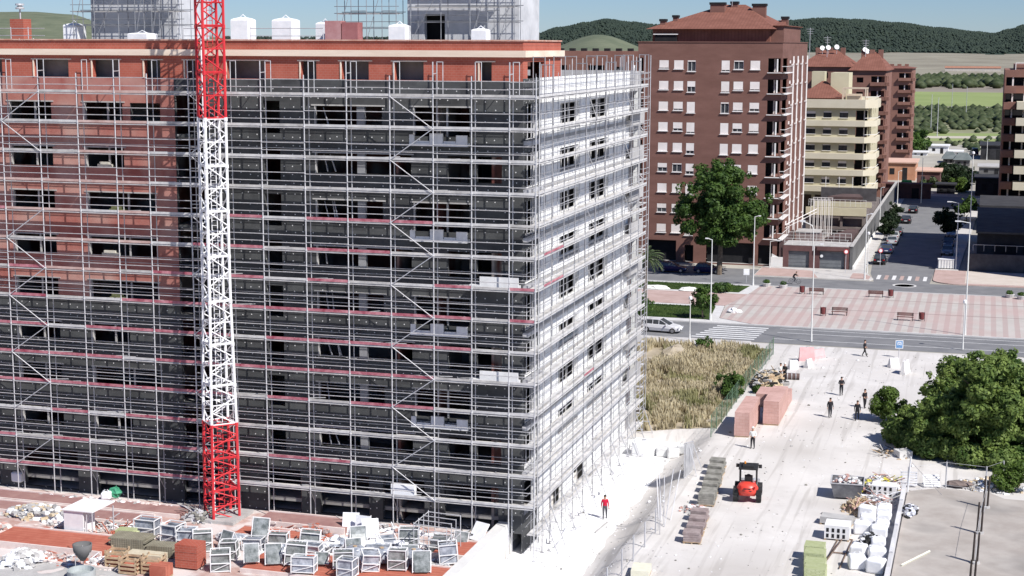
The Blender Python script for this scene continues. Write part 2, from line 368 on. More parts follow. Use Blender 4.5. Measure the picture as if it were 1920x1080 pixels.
# ---- hills ----------------------------------------------------------
RIDGE = [(-900, 60), (-300, 45), (-100, 35), (0, 30), (60, 29), (135, 33), (200, 50), (300, 66), (450, 74), (960, 73), (1000, 68), (1050, 55), (1100, 46), (1135, 40), (1180, 45), (1230, 50), (1300, 54), (1400, 50), (1480, 42), (1540, 38), (1600, 40), (1680, 46), (1760, 55), (1830, 62), (1860, 65), (1890, 58), (1920, 50), (2000, 44), (2200, 60), (2800, 50)]
def interp(T, x):
    if x <= T[0][0]: return T[0][1]
    for (a, p), (b, q) in zip(T, T[1:]):
        if x <= b: t = (x - a) / (b - a); t = t * t * (3 - 2 * t); return p + (q - p) * t
    return T[-1][1]
def polar(px, r):
    d = ray(px, 88); L = math.hypot(d[0], d[1]); return CAMX + d[0] / L * r, CAMY + d[1] / L * r
def hz(px, r):
    x, y = polar(px, r)
    top = (86 - interp(RIDGE, px)) / 2950 * 3900 + 32
    base = 20 * ss(1500, 2700, r)
    n = mn.noise(Vector((x * .004, y * .004, 0))) * 5 * ss(2400, 3000, r)
    far = ss(2750, 3900, r) ** 1.25
    z = base + (top - base) * far + n * (1 - far)
    dn = math.hypot((px - 1122) / 95.0, (r - 2380) / 330.0)          # nearer grassy knoll
    z += 33 * math.exp(-dn * dn * 1.3)
    if r > 3900: z = top - (r - 3900) * .05
    return z - 1.2
pxs = lin(-900, 2800, 18); rs = lin(1450, 2600, 60) + lin(2640, 4300, 50)
hl = MB(); nn = len(pxs)
for r in rs:
    for p in pxs: x, y = polar(p, r); hl.v.append((x, y, hz(p, r)))
fy = (.10, .095, .08)
for j in range(len(rs) - 1):
    for i in range(nn - 1):
        k = j * nn + i; hl.f.append((k, k + 1, k + nn + 1, k + nn)); hl.m.append(1 if rs[j] > 2880 + 90 * mn.noise(Vector((pxs[i] * .01, 0, 0))) else (2 if 1000 < pxs[i] < 1260 else 0))
        if pxs[i] < 420: hl.m[-1] = 2
M_slope = mat('bare_slope', (.19, .17, .13), (.28, .26, .20), .012, .95, detail=9)
M_fl = mat('forest_floor', (.016, .030, .018), (.026, .044, .024), .02, .9)
M_knoll = mat('grassy_hill', (.095, .115, .07), (.15, .165, .105), .02, .95, detail=8)
struct(hl.build('hills', [M_slope, M_fl, M_knoll], smooth=True), 'long dark wooded ridge behind bare slopes')
M_for = mat('forest_trees', (.016, .028, .022), (.034, .050, .034), .03, .85)
fb = MB(); rr = random.Random(5)
def shrub_low(mb, x, y, z, w, h, mi=0):
    k = len(mb.v); t0 = rr.uniform(0, 6)
    for i in range(5):
        t = t0 + i * 1.2566; mb.v.append((x + w * math.cos(t), y + w * math.sin(t), z + h * rr.uniform(.25, .5)))
    mb.v.append((x, y, z + h)); mb.v.append((x, y, z - 1))
    for i in range(5):
        j = (i + 1) % 5; mb.f.append((k + i, k + j, k + 5)); mb.m.append(mi); mb.f.append((k + j, k + i, k + 6)); mb.m.append(mi)
for i in range(22000):
    px = rr.uniform(940, 2150) if i % 8 else rr.uniform(-250, 960); r = 2880 + 1040 * rr.random() ** .6
    if px < 420: continue
    x, y = polar(px, r); hh = rr.uniform(3.5, 6.8); shrub_low(fb, x, y, hz(px, r), rr.uniform(2.4, 4.6), hh)
tag(fb.build('forest', M_for, smooth=True), 'dark evergreen wood covering the far ridge', 'forest', kind='stuff')
# bushes scattered over the fields
M_bsh = foliage('field_shrub_leaves', (.05, .075, .03), (.12, .145, .07), .12)
sb = MB()
for i in range(2600):
    q = rr.random()
    if q < .35: px, py = rr.uniform(1500, 2000), rr.gauss(158, 5)
    elif q < .85: px, py = rr.uniform(1500, 2000), rr.gauss(224, 9)
    else: px, py = rr.uniform(1500, 2000), rr.uniform(205, 285)
    if not (144 < py < 167 or 206 < py < 252 or 260 < py < 285): continue
    x, y = P(px, py); k = math.hypot(x - CAMX, y - CAMY) / 700; s = rr.uniform(.5, 1.7) * (1.5 if py < 170 else 1) * min(k, 1.6)
    shrub_low(sb, x, y, .05, 1.8 * s, 2.0 * s)
tag(sb.build('scrub', M_bsh, smooth=True), 'grey green scrub dotted over the open fields', 'scrub', kind='stuff')
fh = MB()
M_fhw = mat('farm_wall', (.45, .42, .38), (.55, .5, .45), .5, .9); M_fhr = mat('farm_roof', (.28, .13, .09), (.34, .18, .12), .5, .9)
for i, (px, py) in enumerate([(1786, 113), (1797, 114), (1808, 115), (1830, 116), (1842, 115), (1853, 116), (1868, 115)]):
    x, y = polar(px, 1900); z = hz(px, 1900); f = MB(); w = (7, 5, 8, 6, 9, 5, 6)[i]
    f.box(x - w, x + w, y - 5, y + 5, z - 2, z + 3.6, 0); 
    f.face([(x - w - .5, y - 5.5, z + 3.6), (x + w + .5, y - 5.5, z + 3.6), (x + w + .5, y, z + 5.8), (x - w - .5, y, z + 5.8)], 1)
    f.face([(x - w - .5, y, z + 5.8), (x + w + .5, y, z + 5.8), (x + w + .5, y + 5.5, z + 3.6), (x - w - .5, y + 5.5, z + 3.6)], 1)
    tag(f.build('farmhouse', [M_fhw, M_fhr]), 'tiny pale farm building at the foot of the wooded ridge', 'house', 'farm buildings below the ridge')

# ================================================================== APARTMENT BLOCKS
M_blind = mat('roller_blind', (.70, .64, .60), (.80, .75, .72), .5, .6)
M_fr = mat('window_frame', (.65, .64, .62), None, 1, .5)
M_fwhite = mat('balcony_rail_white', (.72, .70, .68), (.8, .78, .76), 1, .6)
def win_x(root, u0, u1, y, z0, z1, shade, blind=M_blind, frame=M_fr, rng=random):
    """one window in a wall facing -y: frame and glass, with a roller blind pulled down by 'shade'"""
    m = MB(); t = .07
    m.box(u0, u1, y + .02, y + .08, z0, z0 + t, 0).box(u0, u1, y + .02, y + .08, z1 - t, z1, 0).box(u0, u0 + t, y + .02, y + .08, z0 + t, z1 - t, 0).box(u1 - t, u1, y + .02, y + .08, z0 + t, z1 - t, 0)
    c = (u0 + u1) / 2; m.box(c - .03, c + .03, y + .03, y + .07, z0 + t, z1 - t, 0); m.face([(u0 + t, y + .1, z0 + t), (u1 - t, y + .1, z0 + t), (u1 - t, y + .1, z1 - t), (u0 + t, y + .1, z1 - t)], 1)
    w = m.build('window', [frame, M_glass], root)
    if shade > .05:
        b = MB(); b.box(u0 + .02, u1 - .02, y - .035, y + .015, z1 - (z1 - z0) * shade, z1 - .01); b.build('roller_blind', blind, w)
    s = MB(); s.box(u0 - .08, u1 + .08, y - .2, y + .02, z0 - .09, z0 - .003); s.build('sill', M_fwhite, w)
    return w
def hip(mb, x0, x1, y0, y1, z0, z1, r0, r1, mi=0, ov=.5):
    a, b, c, d = (x0 - ov, y0 - ov, z0), (x1 + ov, y0 - ov, z0), (x1 + ov, y1 + ov, z0), (x0 - ov, y1 + ov, z0); ym = (y0 + y1) / 2
    e, f = (r0, ym, z1), (r1, ym, z1)
    mb.face([a, b, f, e], mi); mb.face([b, c, f], mi); mb.face([c, d, e, f], mi); mb.face([d, a, e], mi); mb.face([d, c, b, a], mi)
M_brk = mat('brown_red_brick', (.165, .082, .064), (.215, .110, .088), .25, .9, stretch=(1, 1, 3), pattern=('brick', (.11, .055, .047), .5, .14, .02, .35))
M_tile = mat('clay_roof_tiles', (.17, .068, .047), (.23, .098, .07), .6, .9, pattern=('stripe', (.13, .055, .04), .5, .3, 0, .45))
rw = random.Random(11)
# ---- brick tower ----
bt = empty('apartment_tower', 'tall red brown brick apartment tower with hipped tiled roof and white blinds', 'building', (-12, 135, 0))
inv = Matrix.Translation((12, -135, 0))
def child_fix(root):
    off = Vector(root.location)
    for c in kids(root): c.matrix_parent_inverse = Matrix.Translation(-off)
rows = [29.25 - 3.02 * k for k in range(9)]
cols = [(-19.5, -18.1, 0), (-17.3, -15.9, 0), (-15.3, -14.1, 1), (-10.3, -9.1, 1), (-8.5, -7.1, 0), (-6.1, -4.7, 0)]
holes = [(a, b, z - (.95 if t else .62), z + .65) for z in rows for a, b, t in cols]
bal = [(-3.55, -1.75, z - 1.0, z + 1.0) for z in rows]
balL = [(-22.7, -21.9, z - 1.0, z + 1.0) for z in rows]
gf = [(-21, -16.5, 0.2, 3.3), (-15.2, -13.9, .2, 2.7), (-12, -5, .2, 3.3), (-4.3, -2.2, .2, 3.1)]
w = MB(); wall(w, 'x', 135, 1, -22.7, -1.5, 0, 32.5, holes + gf, .35, 0); wall(w, 'x', 135, 1, -22.7, -1.5, 0, 0, [], 0, 0)
w = MB(); wall(w, 'x', 135, 1, -22.7, -1.5, 0, 32.5, holes + gf + bal + balL, .12, 0)
sideh = [(a, b, z - .6, z + .65) for z in rows for a, b in ((143.6, 144.8), (148.2, 149.4), (154, 155.2), (160, 161.2))]
sb_ = [(135.6, 141.2, z - 1.0, z + 1.0) for z in rows]
wall(w, 'y', -1.5, -1, 135, 167, 0, 32.5, sideh + sb_, .12, 0)
w.face([(-22.7, 135, 0), (-22.7, 167, 0), (-22.7, 167, 32.5), (-22.7, 135, 32.5)]); w.face([(-22.7, 167, 0), (-1.5, 167, 0), (-1.5, 167, 32.5), (-22.7, 167, 32.5)])
w.face([(-22.7, 135, 32.0), (-1.5, 135, 32.0), (-1.5, 167, 32.0), (-22.7, 167, 32.0)])
w.box(-22.8, -1.4, 134.9, 135.15, 32.5, 32.62).box(-1.65, -1.4, 135.15, 167, 32.5, 32.62)
w.build('wall', M_brk, bt)
# dark balcony interiors and floors
for k, z in enumerate(rows):
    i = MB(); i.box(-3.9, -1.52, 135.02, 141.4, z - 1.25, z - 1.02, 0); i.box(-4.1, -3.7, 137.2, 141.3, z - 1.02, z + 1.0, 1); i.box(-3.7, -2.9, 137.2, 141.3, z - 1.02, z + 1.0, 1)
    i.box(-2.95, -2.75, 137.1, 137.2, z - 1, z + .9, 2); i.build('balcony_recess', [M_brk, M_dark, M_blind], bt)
    b = MB(); b.box(-3.6, -1.1, 134.55, 134.98, z - 1.12, z - 1.03, 0)
    b.box(-1.48, -.75, 134.55, 141.6, z - 1.15, z - 1.03, 0); b.tube((-1.5, 134.6, z - .15), (-.82, 134.6, z - .15), .04).tube((-.82, 134.6, z - .15), (-.82, 141.5, z - .15), .04)
    for q in range(5): b.tube((-.82, 134.7 + q * 1.6, z - 1.03), (-.82, 134.7 + q * 1.6, z - .15), .03, n=3)
    b.box(-2.3, -2.1, 134.9, 134.97, z - .95, z + .9, 0)
    b.build('balcony', M_fwhite, bt)
    b = MB(); b.box(-23.3, -21.8, 134.6, 134.98, z - 1.15, z - 1.0); b.box(-22.4, -22.2, 134.95, 135.05, z - 1, z + .9); b.box(-23.3, -23.2, 134.6, 136, z - 1.0, z - .1); b.build('balcony', M_fwhite, bt)
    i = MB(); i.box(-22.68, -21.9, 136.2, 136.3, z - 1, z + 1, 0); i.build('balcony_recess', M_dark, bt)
    for a, c, t in cols:
        win_x(bt, a, c, 135.02, z - (.95 if t else .62), z + .65, rw.choice([1, 1, .95, .8, .7, .62, .5, .98, .85, .12 if rw.random() < .5 else .9]))
for a, b_, z0, z1 in gf:
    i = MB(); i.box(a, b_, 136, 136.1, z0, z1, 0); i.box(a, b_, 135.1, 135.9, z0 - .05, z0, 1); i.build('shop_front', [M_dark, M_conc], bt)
sg = MB()
for z in rows:
    for a, b_ in ((143.6, 144.8), (148.2, 149.4), (154, 155.2), (160, 161.2)): sg.box(-1.72, -1.64, a, b_, z - .6, z + .65, 0); sg.box(-1.5, -1.44, a - .05, b_ + .05, z + .2, z + .65, 1)
sg.build('side_windows', [M_glass, M_blind], bt)['kind'] = 'stuff'
for y in (145.8, 151.4, 157.6, 164.5):
    p = MB(); p.tube((-1.2, y, 3), (-1.2, y, 30.5), .12, n=6)
    for z in rows: p.box(-1.45, -1.1, y - .25, y + .25, z - .1, z + .1)
    p.build('white_pipe', M_fwhite, bt)
a = MB(); a.box(-21.2, -3.8, 138, 164, 32.0, 34.4, 0); a.box(-3.8, -1.9, 139, 160, 32.0, 34.9, 1)
a.build('attic', [M_tile, M_brk], bt)
a = MB(); hip(a, -21.6, -3.4, 137.6, 164.4, 34.45, 38.3, -12.6, -9.4); a.face([(-3.3, 138.8, 34.95), (-1.5, 138.8, 34.95), (-3.3, 150, 36.4)]); a.box(-3.5, -1.6, 138.7, 160.3, 34.9, 35.0)
rf = a.build('roof', M_tile, bt)
for x, y, s, h in ((-13.0, 147, 1.1, 38.2), (-10.9, 150, .5, 38.4), (-6.8, 148, 1.0, 38.0), (-18.5, 142, .35, 36.2), (-20, 140, .4, 35.6), (-2.4, 144, .45, 36.0)):
    c = MB(); c.box(x - s, x + s, y - .6, y + .6, h - 3, h, 0); c.box(x - s - .12, x + s + .12, y - .72, y + .72, h, h + .35, 1); c.build('chimney', [M_brk, M_dark], rf)
c = MB(); c.box(-20.8, -17.5, 137.6, 138.5, 32.6, 33.6, 0); c.box(-21, -17.3, 137.4, 138.6, 33.62, 33.75, 1); c.build('dormer', [M_dark, M_fwhite], bt)
c = MB(); c.tube((-11, 148, 38), (-11, 148, 41.5), .04); c.tube((-11.6, 148, 40.8), (-10.4, 148, 40.8), .03); c.tube((-11.5, 148, 40.2), (-10.5, 148, 40.2), .03); c.build('aerial', M_steeld, bt)
child_fix(bt)
# ---- cream block ----
M_cream = mat('cream_render', (.50, .46, .32), (.56, .52, .37), .3, .9); M_band = mat('beige_concrete_band', (.56, .51, .39), (.62, .57, .45), .3, .9)
M_cwal = mat('pale_beige_render', (.56, .50, .42), (.62, .56, .48), .3, .9)
cb = empty('apartment_block', 'cream and beige apartment block with wraparound balconies beside the brick tower', 'building', (0, 202, 0))
rz = [19.6 - 3.03 * k for k in range(5)]
cc = [(-5.1, -3.4), (-2.0, -.5), (.95, 2.5), (4.1, 5.6)]
hs = [(a_, b_, z - .65, z + .5) for z in rz for a_, b_ in cc[:3]] + [(3.9, 6.0, z - 1.1, z + .7) for z in rz]
w = MB(); wall(w, 'x', 202, 1, -7, 6.0, 4.6, 22, hs, .2, 0); wall(w, 'y', 6.0, -1, 202, 232, 4.6, 22, [(204, 208, z - 1.1, z + .7) for z in rz] + [(212 + q * 5, 214 + q * 5, z - .6, z + .6) for z in rz for q in range(3)], .25, 0)
w.face([(-7, 202, 22), (6, 202, 22), (6, 232, 22), (-7, 232, 22)]); w.face([(-7, 202, 4.6), (-7, 202, 22), (-7, 232, 22), (-7, 232, 4.6)]); w.face([(-7, 202, 4.6), (6, 202, 4.6), (6, 232, 4.6), (-7, 232, 4.6)])
w.build('wall', M_cream, cb)
for z in rz:
    for a_, b_ in cc[:3]: win_x(cb, a_, b_, 202.05, z - .65, z + .5, rw.choice([.2, .3, .15, .4]), M_blind, M_dark)
    i = MB(); i.box(3.9, 5.95, 203.4, 203.5, z - 1.1, z + .7, 0); i.box(5.3, 5.5, 202.6, 202.7, z - 1.1, z + .7, 1); i.box(4.6, 4.7, 204, 208, z - 1.1, z + .7, 0); i.build('balcony_recess', [M_dark, M_blind], cb)
def balcony_band(root, z0, z1, pts, mt, name='balcony_band'):
    b = MB(); b.prism(pts, z0, z1); b.build(name, mt, root)
wrap = [(-7.2, 201.2), (5.6, 201.2), (7.7, 203.4), (7.7, 212), (6.05, 212), (6.05, 201.95), (-7.2, 201.95)]
for z in [22.6 + .1] + [r + 0.0 for r in rz]:
    zz = z - 2.2 if z < 22 else 20.75; top = z - 1.15 if z < 22 else 22.3
    balcony_band(cb, zz + (0 if z < 22 else 0), top, wrap, M_band)
    b = MB(); b.tube((5.6, 201.3, top + .5), (7.6, 203.4, top + .5), .05).tube((7.6, 203.4, top + .5), (7.6, 211.5, top + .5), .05); b.build('railing', M_fwhite, cb)
for x in (-6.5, -3.5, -.5, 2.5, 5.5):
    c = MB(); c.box(x - .3, x + .3, 202.6, 203.2, 0, 4.6); c.build('column', M_cream, cb)
c = MB(); c.box(-6.8, 5.8, 206, 231, 0, 4.59, 0); c.box(-1.5, .5, 205.7, 206, .0, 3, 1); c.build('ground_floor', [mat('dark_lobby', (.07, .05, .045), (.1, .08, .07), .5, .8), M_cream], cb)
c = MB(); hip(c, -7, 0.6, 206, 222, 22.4, 25.4, -3.6, -3.0); c.box(-7, .6, 206, 222, 21.9, 22.5); c.build('roof', M_tile, cb)
c = MB(); c.box(-5.6, -3.2, 214, 218, 22, 27.2); c.box(-1.8, 1.6, 212, 220, 22, 27.0); c.build('lift_house', M_cream, cb)
c = MB()
for q in range(4): c.box(1.2, 5.6, 203.5 + q * 1.5, 203.75 + q * 1.5, 24.2 - .0, 24.4)
for x, y in ((1.3, 203.5), (5.4, 203.5), (1.3, 208.2), (5.4, 208.2)): c.box(x - .12, x + .12, y - .1, y + .1, 22, 24.2)
c.box(1.8, 4.5, 206, 208, 22, 23.2); c.build('roof_pergola', mat('pergola_timber', (.55, .44, .34), (.6, .5, .4), 1, .8), cb)
child_fix(cb)
# ---- brown terraces behind ----
M_brk2 = mat('rosy_brick', (.19, .095, .075), (.25, .13, .10), .3, .9)
def brown_block(name, label, x0, x1, y, d, h, pitch, recess, win, fits, roof=True, ridge=3.2, m=M_brk2):
    o = empty(name, label, 'building', ((x0 + x1) / 2, y, 0)); n = int((h - 2) / pitch); zs = [h - 1.9 - pitch * k for k in range(n)]
    hs = [(a, b, z - .9, z + .75) for z in zs for a, b in recess] + [(a, b, z - .6, z + .5) for z in zs for a, b in win]
    w = MB(); wall(w, 'x', y, 1, x0, x1, 0, h, hs, .9, 0); wall(w, 'y', x1, -1, y, y + d, 0, h, [(y + 1, y + 4.5, z - .9, z + .75) for z in zs] + [(y + 8, y + 10, z - .6, z + .6) for z in zs], .9, 0)
    w.face([(x0, y, h), (x1, y, h), (x1, y + d, h), (x0, y + d, h)]); w.face([(x0, y, 0), (x0, y, h), (x0, y + d, h), (x0, y + d, 0)]); w.face([(x0, y + d, 0), (x1, y + d, 0), (x1, y + d, h), (x0, y + d, h)])
    w.build('wall', m, o)
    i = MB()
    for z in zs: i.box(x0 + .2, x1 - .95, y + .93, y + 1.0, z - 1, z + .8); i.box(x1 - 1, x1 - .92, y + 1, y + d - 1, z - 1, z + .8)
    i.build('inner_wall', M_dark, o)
    for z in zs:
        for a, b in recess:
            c = MB(); c.box(a - .15, b + .15, y - .7, y - .02, z - 1.25, z - .5, 0); c.box(a + (b - a) * .45, a + (b - a) * .45 + .25, y + .3, y + .5, z - .9, z + .75, 1); c.build('balcony', [fits, M_blind], o)
        c = MB(); c.box(x1 + .02, x1 + .8, y - .3, y + 5, z - 1.25, z - .5, 0); c.build('balcony', fits, o)
    if roof:
        c = MB(); hip(c, x0, x1, y, y + d, h + .05, h + ridge, x0 + (x1 - x0) * .35, x0 + (x1 - x0) * .65); rf = c.build('roof', M_tile, o)
        for q in range(3):
            c = MB(); xx = x0 + (x1 - x0) * (.25 + .25 * q); c.box(xx - .5, xx + .5, y + d * .45, y + d * .5, h + .5, h + ridge + .5); c.build('chimney', m, rf)
    child_fix(o); return o
brown_block('apartment_block', 'brown brick apartment block with tiled roof directly behind the cream block', -12, -1.2, 250, 22, 27.6, 3.05, [(-9, -6), (-4.5, -1.8)], [], M_brk2, ridge=3.6)
o = brown_block('apartment_block', 'brown brick block with deep corner balconies and rooftop dishes, right of the cream roofline', -1.1, 6.2, 248, 22, 26.9, 3.05, [(3.2, 6.0)], [(.2, 1.6)], M_brk2, ridge=3.9)
o = brown_block('apartment_block', 'farthest rosy brick block with curved corner balconies at the field edge', .3, 7.9, 330, 20, 26.3, 3.1, [(4.6, 7.6)], [(1.4, 2.8)], M_brk2, ridge=.6)
for i, (px, py) in enumerate([(1542, 91), (1553, 90), (1569, 89), (1622, 94), (1626, 97)]):
    x, z = FP(px, py, 258); dsh = empty('satellite_dish', ['small white satellite dish leftmost on the brown tiled roof', 'white satellite dish second from left on the brown tiled roof', 'largest cream satellite dish in the middle of the brown roof', 'white satellite dish under the thin aerial on the right roof end', 'lower white dish beside the aerial on the right roof end'][i], 'satellite dish', (x, 258, z - .4), 0, 'satellite dishes on the brown roof')
    d = MB(); d.lathe([(.05, -.12), (.35, -.06), (.55, .05)], (0, 0, 0), 12); q = d.build('dish', M_white, dsh); q.rotation_euler = (R(70), 0, R(25)); q.location = (0, 0, .5)
    d = MB(); d.tube((0, 0.1, -2.2), (0, .1, .5), .05); d.build('mast', M_steeld, dsh)
for px, yb, yt in ((1518, 95, 52), (1551, 92, 68), (1623, 95, 74)):
    x, z0 = FP(px, yb, 256); z1 = FP(px, yt, 256)[1]
    d = MB(); d.tube((x, 256, z0 - 3), (x, 256, z1), .06); 
    for q in range(3): d.tube((x - .8 + q * .15, 256, z1 - .3 - q * .5), (x + .8 - q * .1, 256, z1 - .3 - q * .5), .04)
    tag(d.build('aerial', M_steeld), {1518: 'tall thin roof aerial beside the brick tower', 1551: 'short bushy roof aerial above the pair of dishes', 1623: 'thin aerial above the right end dishes'}[px], 'aerial', 'roof aerials')
# ---- cream building behind the scaffolded end wall, and low brown roofs ----
o = brown_block('apartment_block', 'cream block with railed balconies half hidden behind the scaffolded white end wall', -46, -29.5, 165, 16, 27.0, 3.0, [(-35, -30)], [(-38, -36.4)], M_cwal, roof=False, m=M_cwal)
o = brown_block('apartment_block', 'low rusty brick block with chimneys seen over the scaffold corner', -70, -33, 186, 20, 29.6, 3.05, [(-50, -47), (-43, -40), (-62, -58)], [(-38, -36.4), (-55, -53)], M_brk2, roof=False, m=M_brk2)
c = MB(); c.box(-70, -33, 186.5, 206, 29.62, 31.0, 0)
for q in range(8): c.box(-52 + q * 2.2, -51 + q * 2.2, 190, 191, 31.0, 31.5, 1)
tag(c.build('roof_parapet', [M_brk2, M_dark]), 'rusty brick rooftop with a row of dark chimneys', 'roof')
# ---- right edge block ----
r2 = empty('apartment_block', 'brick and cream balcony block cut by the right edge of the photo', 'building', (35, 222, 0))
zs = [25.6 - 3.08 * k for k in range(8)]
w = MB(); wall(w, 'x', 226, 1, 30, 60, 0, 27.6, [(30.3, 59.5, z - 1.05, z + .6) for z in zs], .3, 0); wall(w, 'y', 30, 1, 226, 250, 0, 27.6, [(230, 234, z - .7, z + .7) for z in zs], .3, 0)
w.face([(30, 226, 27.6), (60, 226, 27.6), (60, 250, 27.6), (30, 250, 27.6)]); w.face([(30, 250, 0), (60, 250, 0), (60, 250, 27.6), (30, 250, 27.6)]); w.face([(60, 226, 0), (60, 250, 0), (60, 250, 27.6), (60, 226, 27.6)]); w.build('wall', M_brk2, r2)
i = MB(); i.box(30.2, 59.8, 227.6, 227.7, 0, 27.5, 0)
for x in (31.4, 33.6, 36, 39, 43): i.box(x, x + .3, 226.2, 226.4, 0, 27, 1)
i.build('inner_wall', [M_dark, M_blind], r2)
for k, z in enumerate(zs):
    balcony_band(r2, z - 2.45, z - 1.1, [(30.0, 224.2), (32.2, 224.2), (32.2, 225.95), (30.0, 225.95)], M_brk2)
    if k: balcony_band(r2, z - 2.35, z - .9, [(32.4, 221.4), (60, 221.4), (60, 225.9), (32.4, 225.9)] if k != 1 else [(32.4, 221.4), (60, 221.4), (60, 225.9), (32.4, 225.9)], M_band)
c = MB(); c.box(31.8, 60, 226.5, 249, 27.62, 28.6, 0); c.tube((31.9, 226, 27.6), (31.9, 226, 28.9), .07, mi=1); c.tube((31.9, 226, 28.9), (36, 226, 28.9), .07, mi=1); c.build('roof_terrace', [M_brk2, M_fwhite], r2)
child_fix(r2)
# block just outside the frame whose shadow crosses the side street
o = brown_block('apartment_block', 'brick block standing right of the side street whose shade falls on the asphalt', 41, 62, 129, 40, 33, 3.1, [(43, 47), (52, 56)], [(49, 50.5)], M_cwal, roof=False, m=M_brk2)
# ================================================================== BUILDING UNDER CONSTRUCTION
M_dbrk = mat('dusty_red_brick', (.30, .092, .075), (.42, .20, .17), .5, .9, lo=.3, hi=.7, pattern=('blotch', (.48, .33, .285), .3, .48, .66, .6), bump=.2)
M_rbrk = mat('fresh_red_brick', (.33, .078, .05), (.42, .118, .08), .7, .9, pattern=('brick', (.38, .19, .15), .33, .16, .018, .5), bump=.2)
M_board = mat('dark_insulation_board', (.038, .039, .041), (.072, .074, .077), .45, .8, pattern=('dots', (.075, .077, .08), (.68, .68, .68), (.10, .105, .105)))
M_eps = mat('white_insulation_board', (.80, .80, .79), (.88, .88, .87), .8, .85, stretch=(1, 1, 4), pattern=('brick', (.42, .42, .43), 1.2, .6, .03, .7))
M_lint = mat('cream_lintel_band', (.66, .53, .42), (.78, .66, .54), .5, .85, stretch=(.4, 1, 4))
M_raw = mat('raw_interior_block', (.14, .05, .04), (.30, .27, .25), .25, .9, detail=2, lo=.45, hi=.55)
M_slab = mat('concrete_floor_slab', (.22, .21, .20), (.34, .33, .32), .6, .9)
CZ = [27.3 - 3.11 * k for k in range(9)]
XL, YF, XE, YB = -46.0, 1.2, -1.2, 36.5
ub = empty('unfinished_apartment_building', 'long unfinished apartment building with dark insulated front, red brick attic and white end wall', 'building', (-24, 1.2, 0))
attic_w = [(-40.9, -39.3), (-36.7, -34.0), (-32.1, -30.1), (-28.1, -26.9), (-25.0, -23.9), (-21.9, -19.1), (-16.5, -15.4), (-13.6, -11.7), (-9.9, -7.9), (-4.1, -3.3)]
fh_, wins = [], []
for k, c in enumerate(CZ):
    lo, hi = c - .62, c + .72
    if k % 2 == 0: row = [(-15.6, -10.8, lo, hi), (-8.65, -4.8, c - 1.15, hi)]
    else: row = [(-15.6, -8.8, lo, hi), (-6.3, -4.8, c - 1.0, hi), (-4.3, -2.6, c - 1.0, hi)]
    row += [(-38.9, -35.5, lo, hi), (-32.9, -27.6 if k in (2, 3, 4, 6) else -29.9, lo, hi), (-19.3, -18.1, c - 1.15, c + 1.0), (-25.9, -23.7, c - 1.35, c + 1.55), (-44.5, -41, lo, hi)]
    if k == 0: row += [(-29.3, -27.0, lo, hi)]
    if k == 8: row = [(a, b, .15, 3.0) for a, b in ((-44, -41), (-38.9, -34.5), (-32.9, -28), (-26, -23), (-19.5, -17), (-15.6, -12), (-11, -8), (-6.6, -2.8))]
    fh_ += row; wins.append(row)
w = MB()
wall(w, 'x', YF, 1, XL, XE, 0, 29.72, fh_, .32, 1, 1, cuts=(-25.9, -23.6), zcuts=(14.4, 5.0), mfun=lambda x, z: 0 if (x < -25.9 and z > 14.4) else 1)
w.build('front_wall', [M_dbrk, M_board], ub)
w = MB(); ah = [(a, b, 29.74, 30.93) for a, b in attic_w]
wall(w, 'x', YF + .01, 1, XL, XE - .01, 29.72, 32.25, ah, .4, 0); wall(w, 'y', XE - .01, -1, YF + .01, 10.4, 29.72, 32.25, [(2.2, 6.4, 29.74, 30.95)], .4, 0)
wall(w, 'x', 10.4, -1, XL, XE - .01, 29.72, 32.25, [(a, b, 29.74, 30.93) for a, b in attic_w[1::2]], .3, 0)
w.face([(XL, YF, 32.0), (XE, YF, 32.0), (XE, 10.4, 32.0), (XL, 10.4, 32.0)], 1)
w.build('attic_wall', [M_rbrk, M_conc], ub)
w = MB(); w.box(XL, XE + .22, YF - .24, YF - .005, 31.25, 31.66).box(XE + .005, XE + .22, YF - .005, 10.6, 31.25, 31.66); w.build('cornice_band', M_lint, ub)
w = MB(); w.box(XL, XE + .08, YF - .08, YF + .3, 32.255, 32.34).box(XE - .3, XE + .08, YF + .3, 10.4, 32.255, 32.34); w.build('parapet_coping', mat('mortar_coping', (.45, .22, .16), (.6, .42, .34), 1.5, .9), ub)
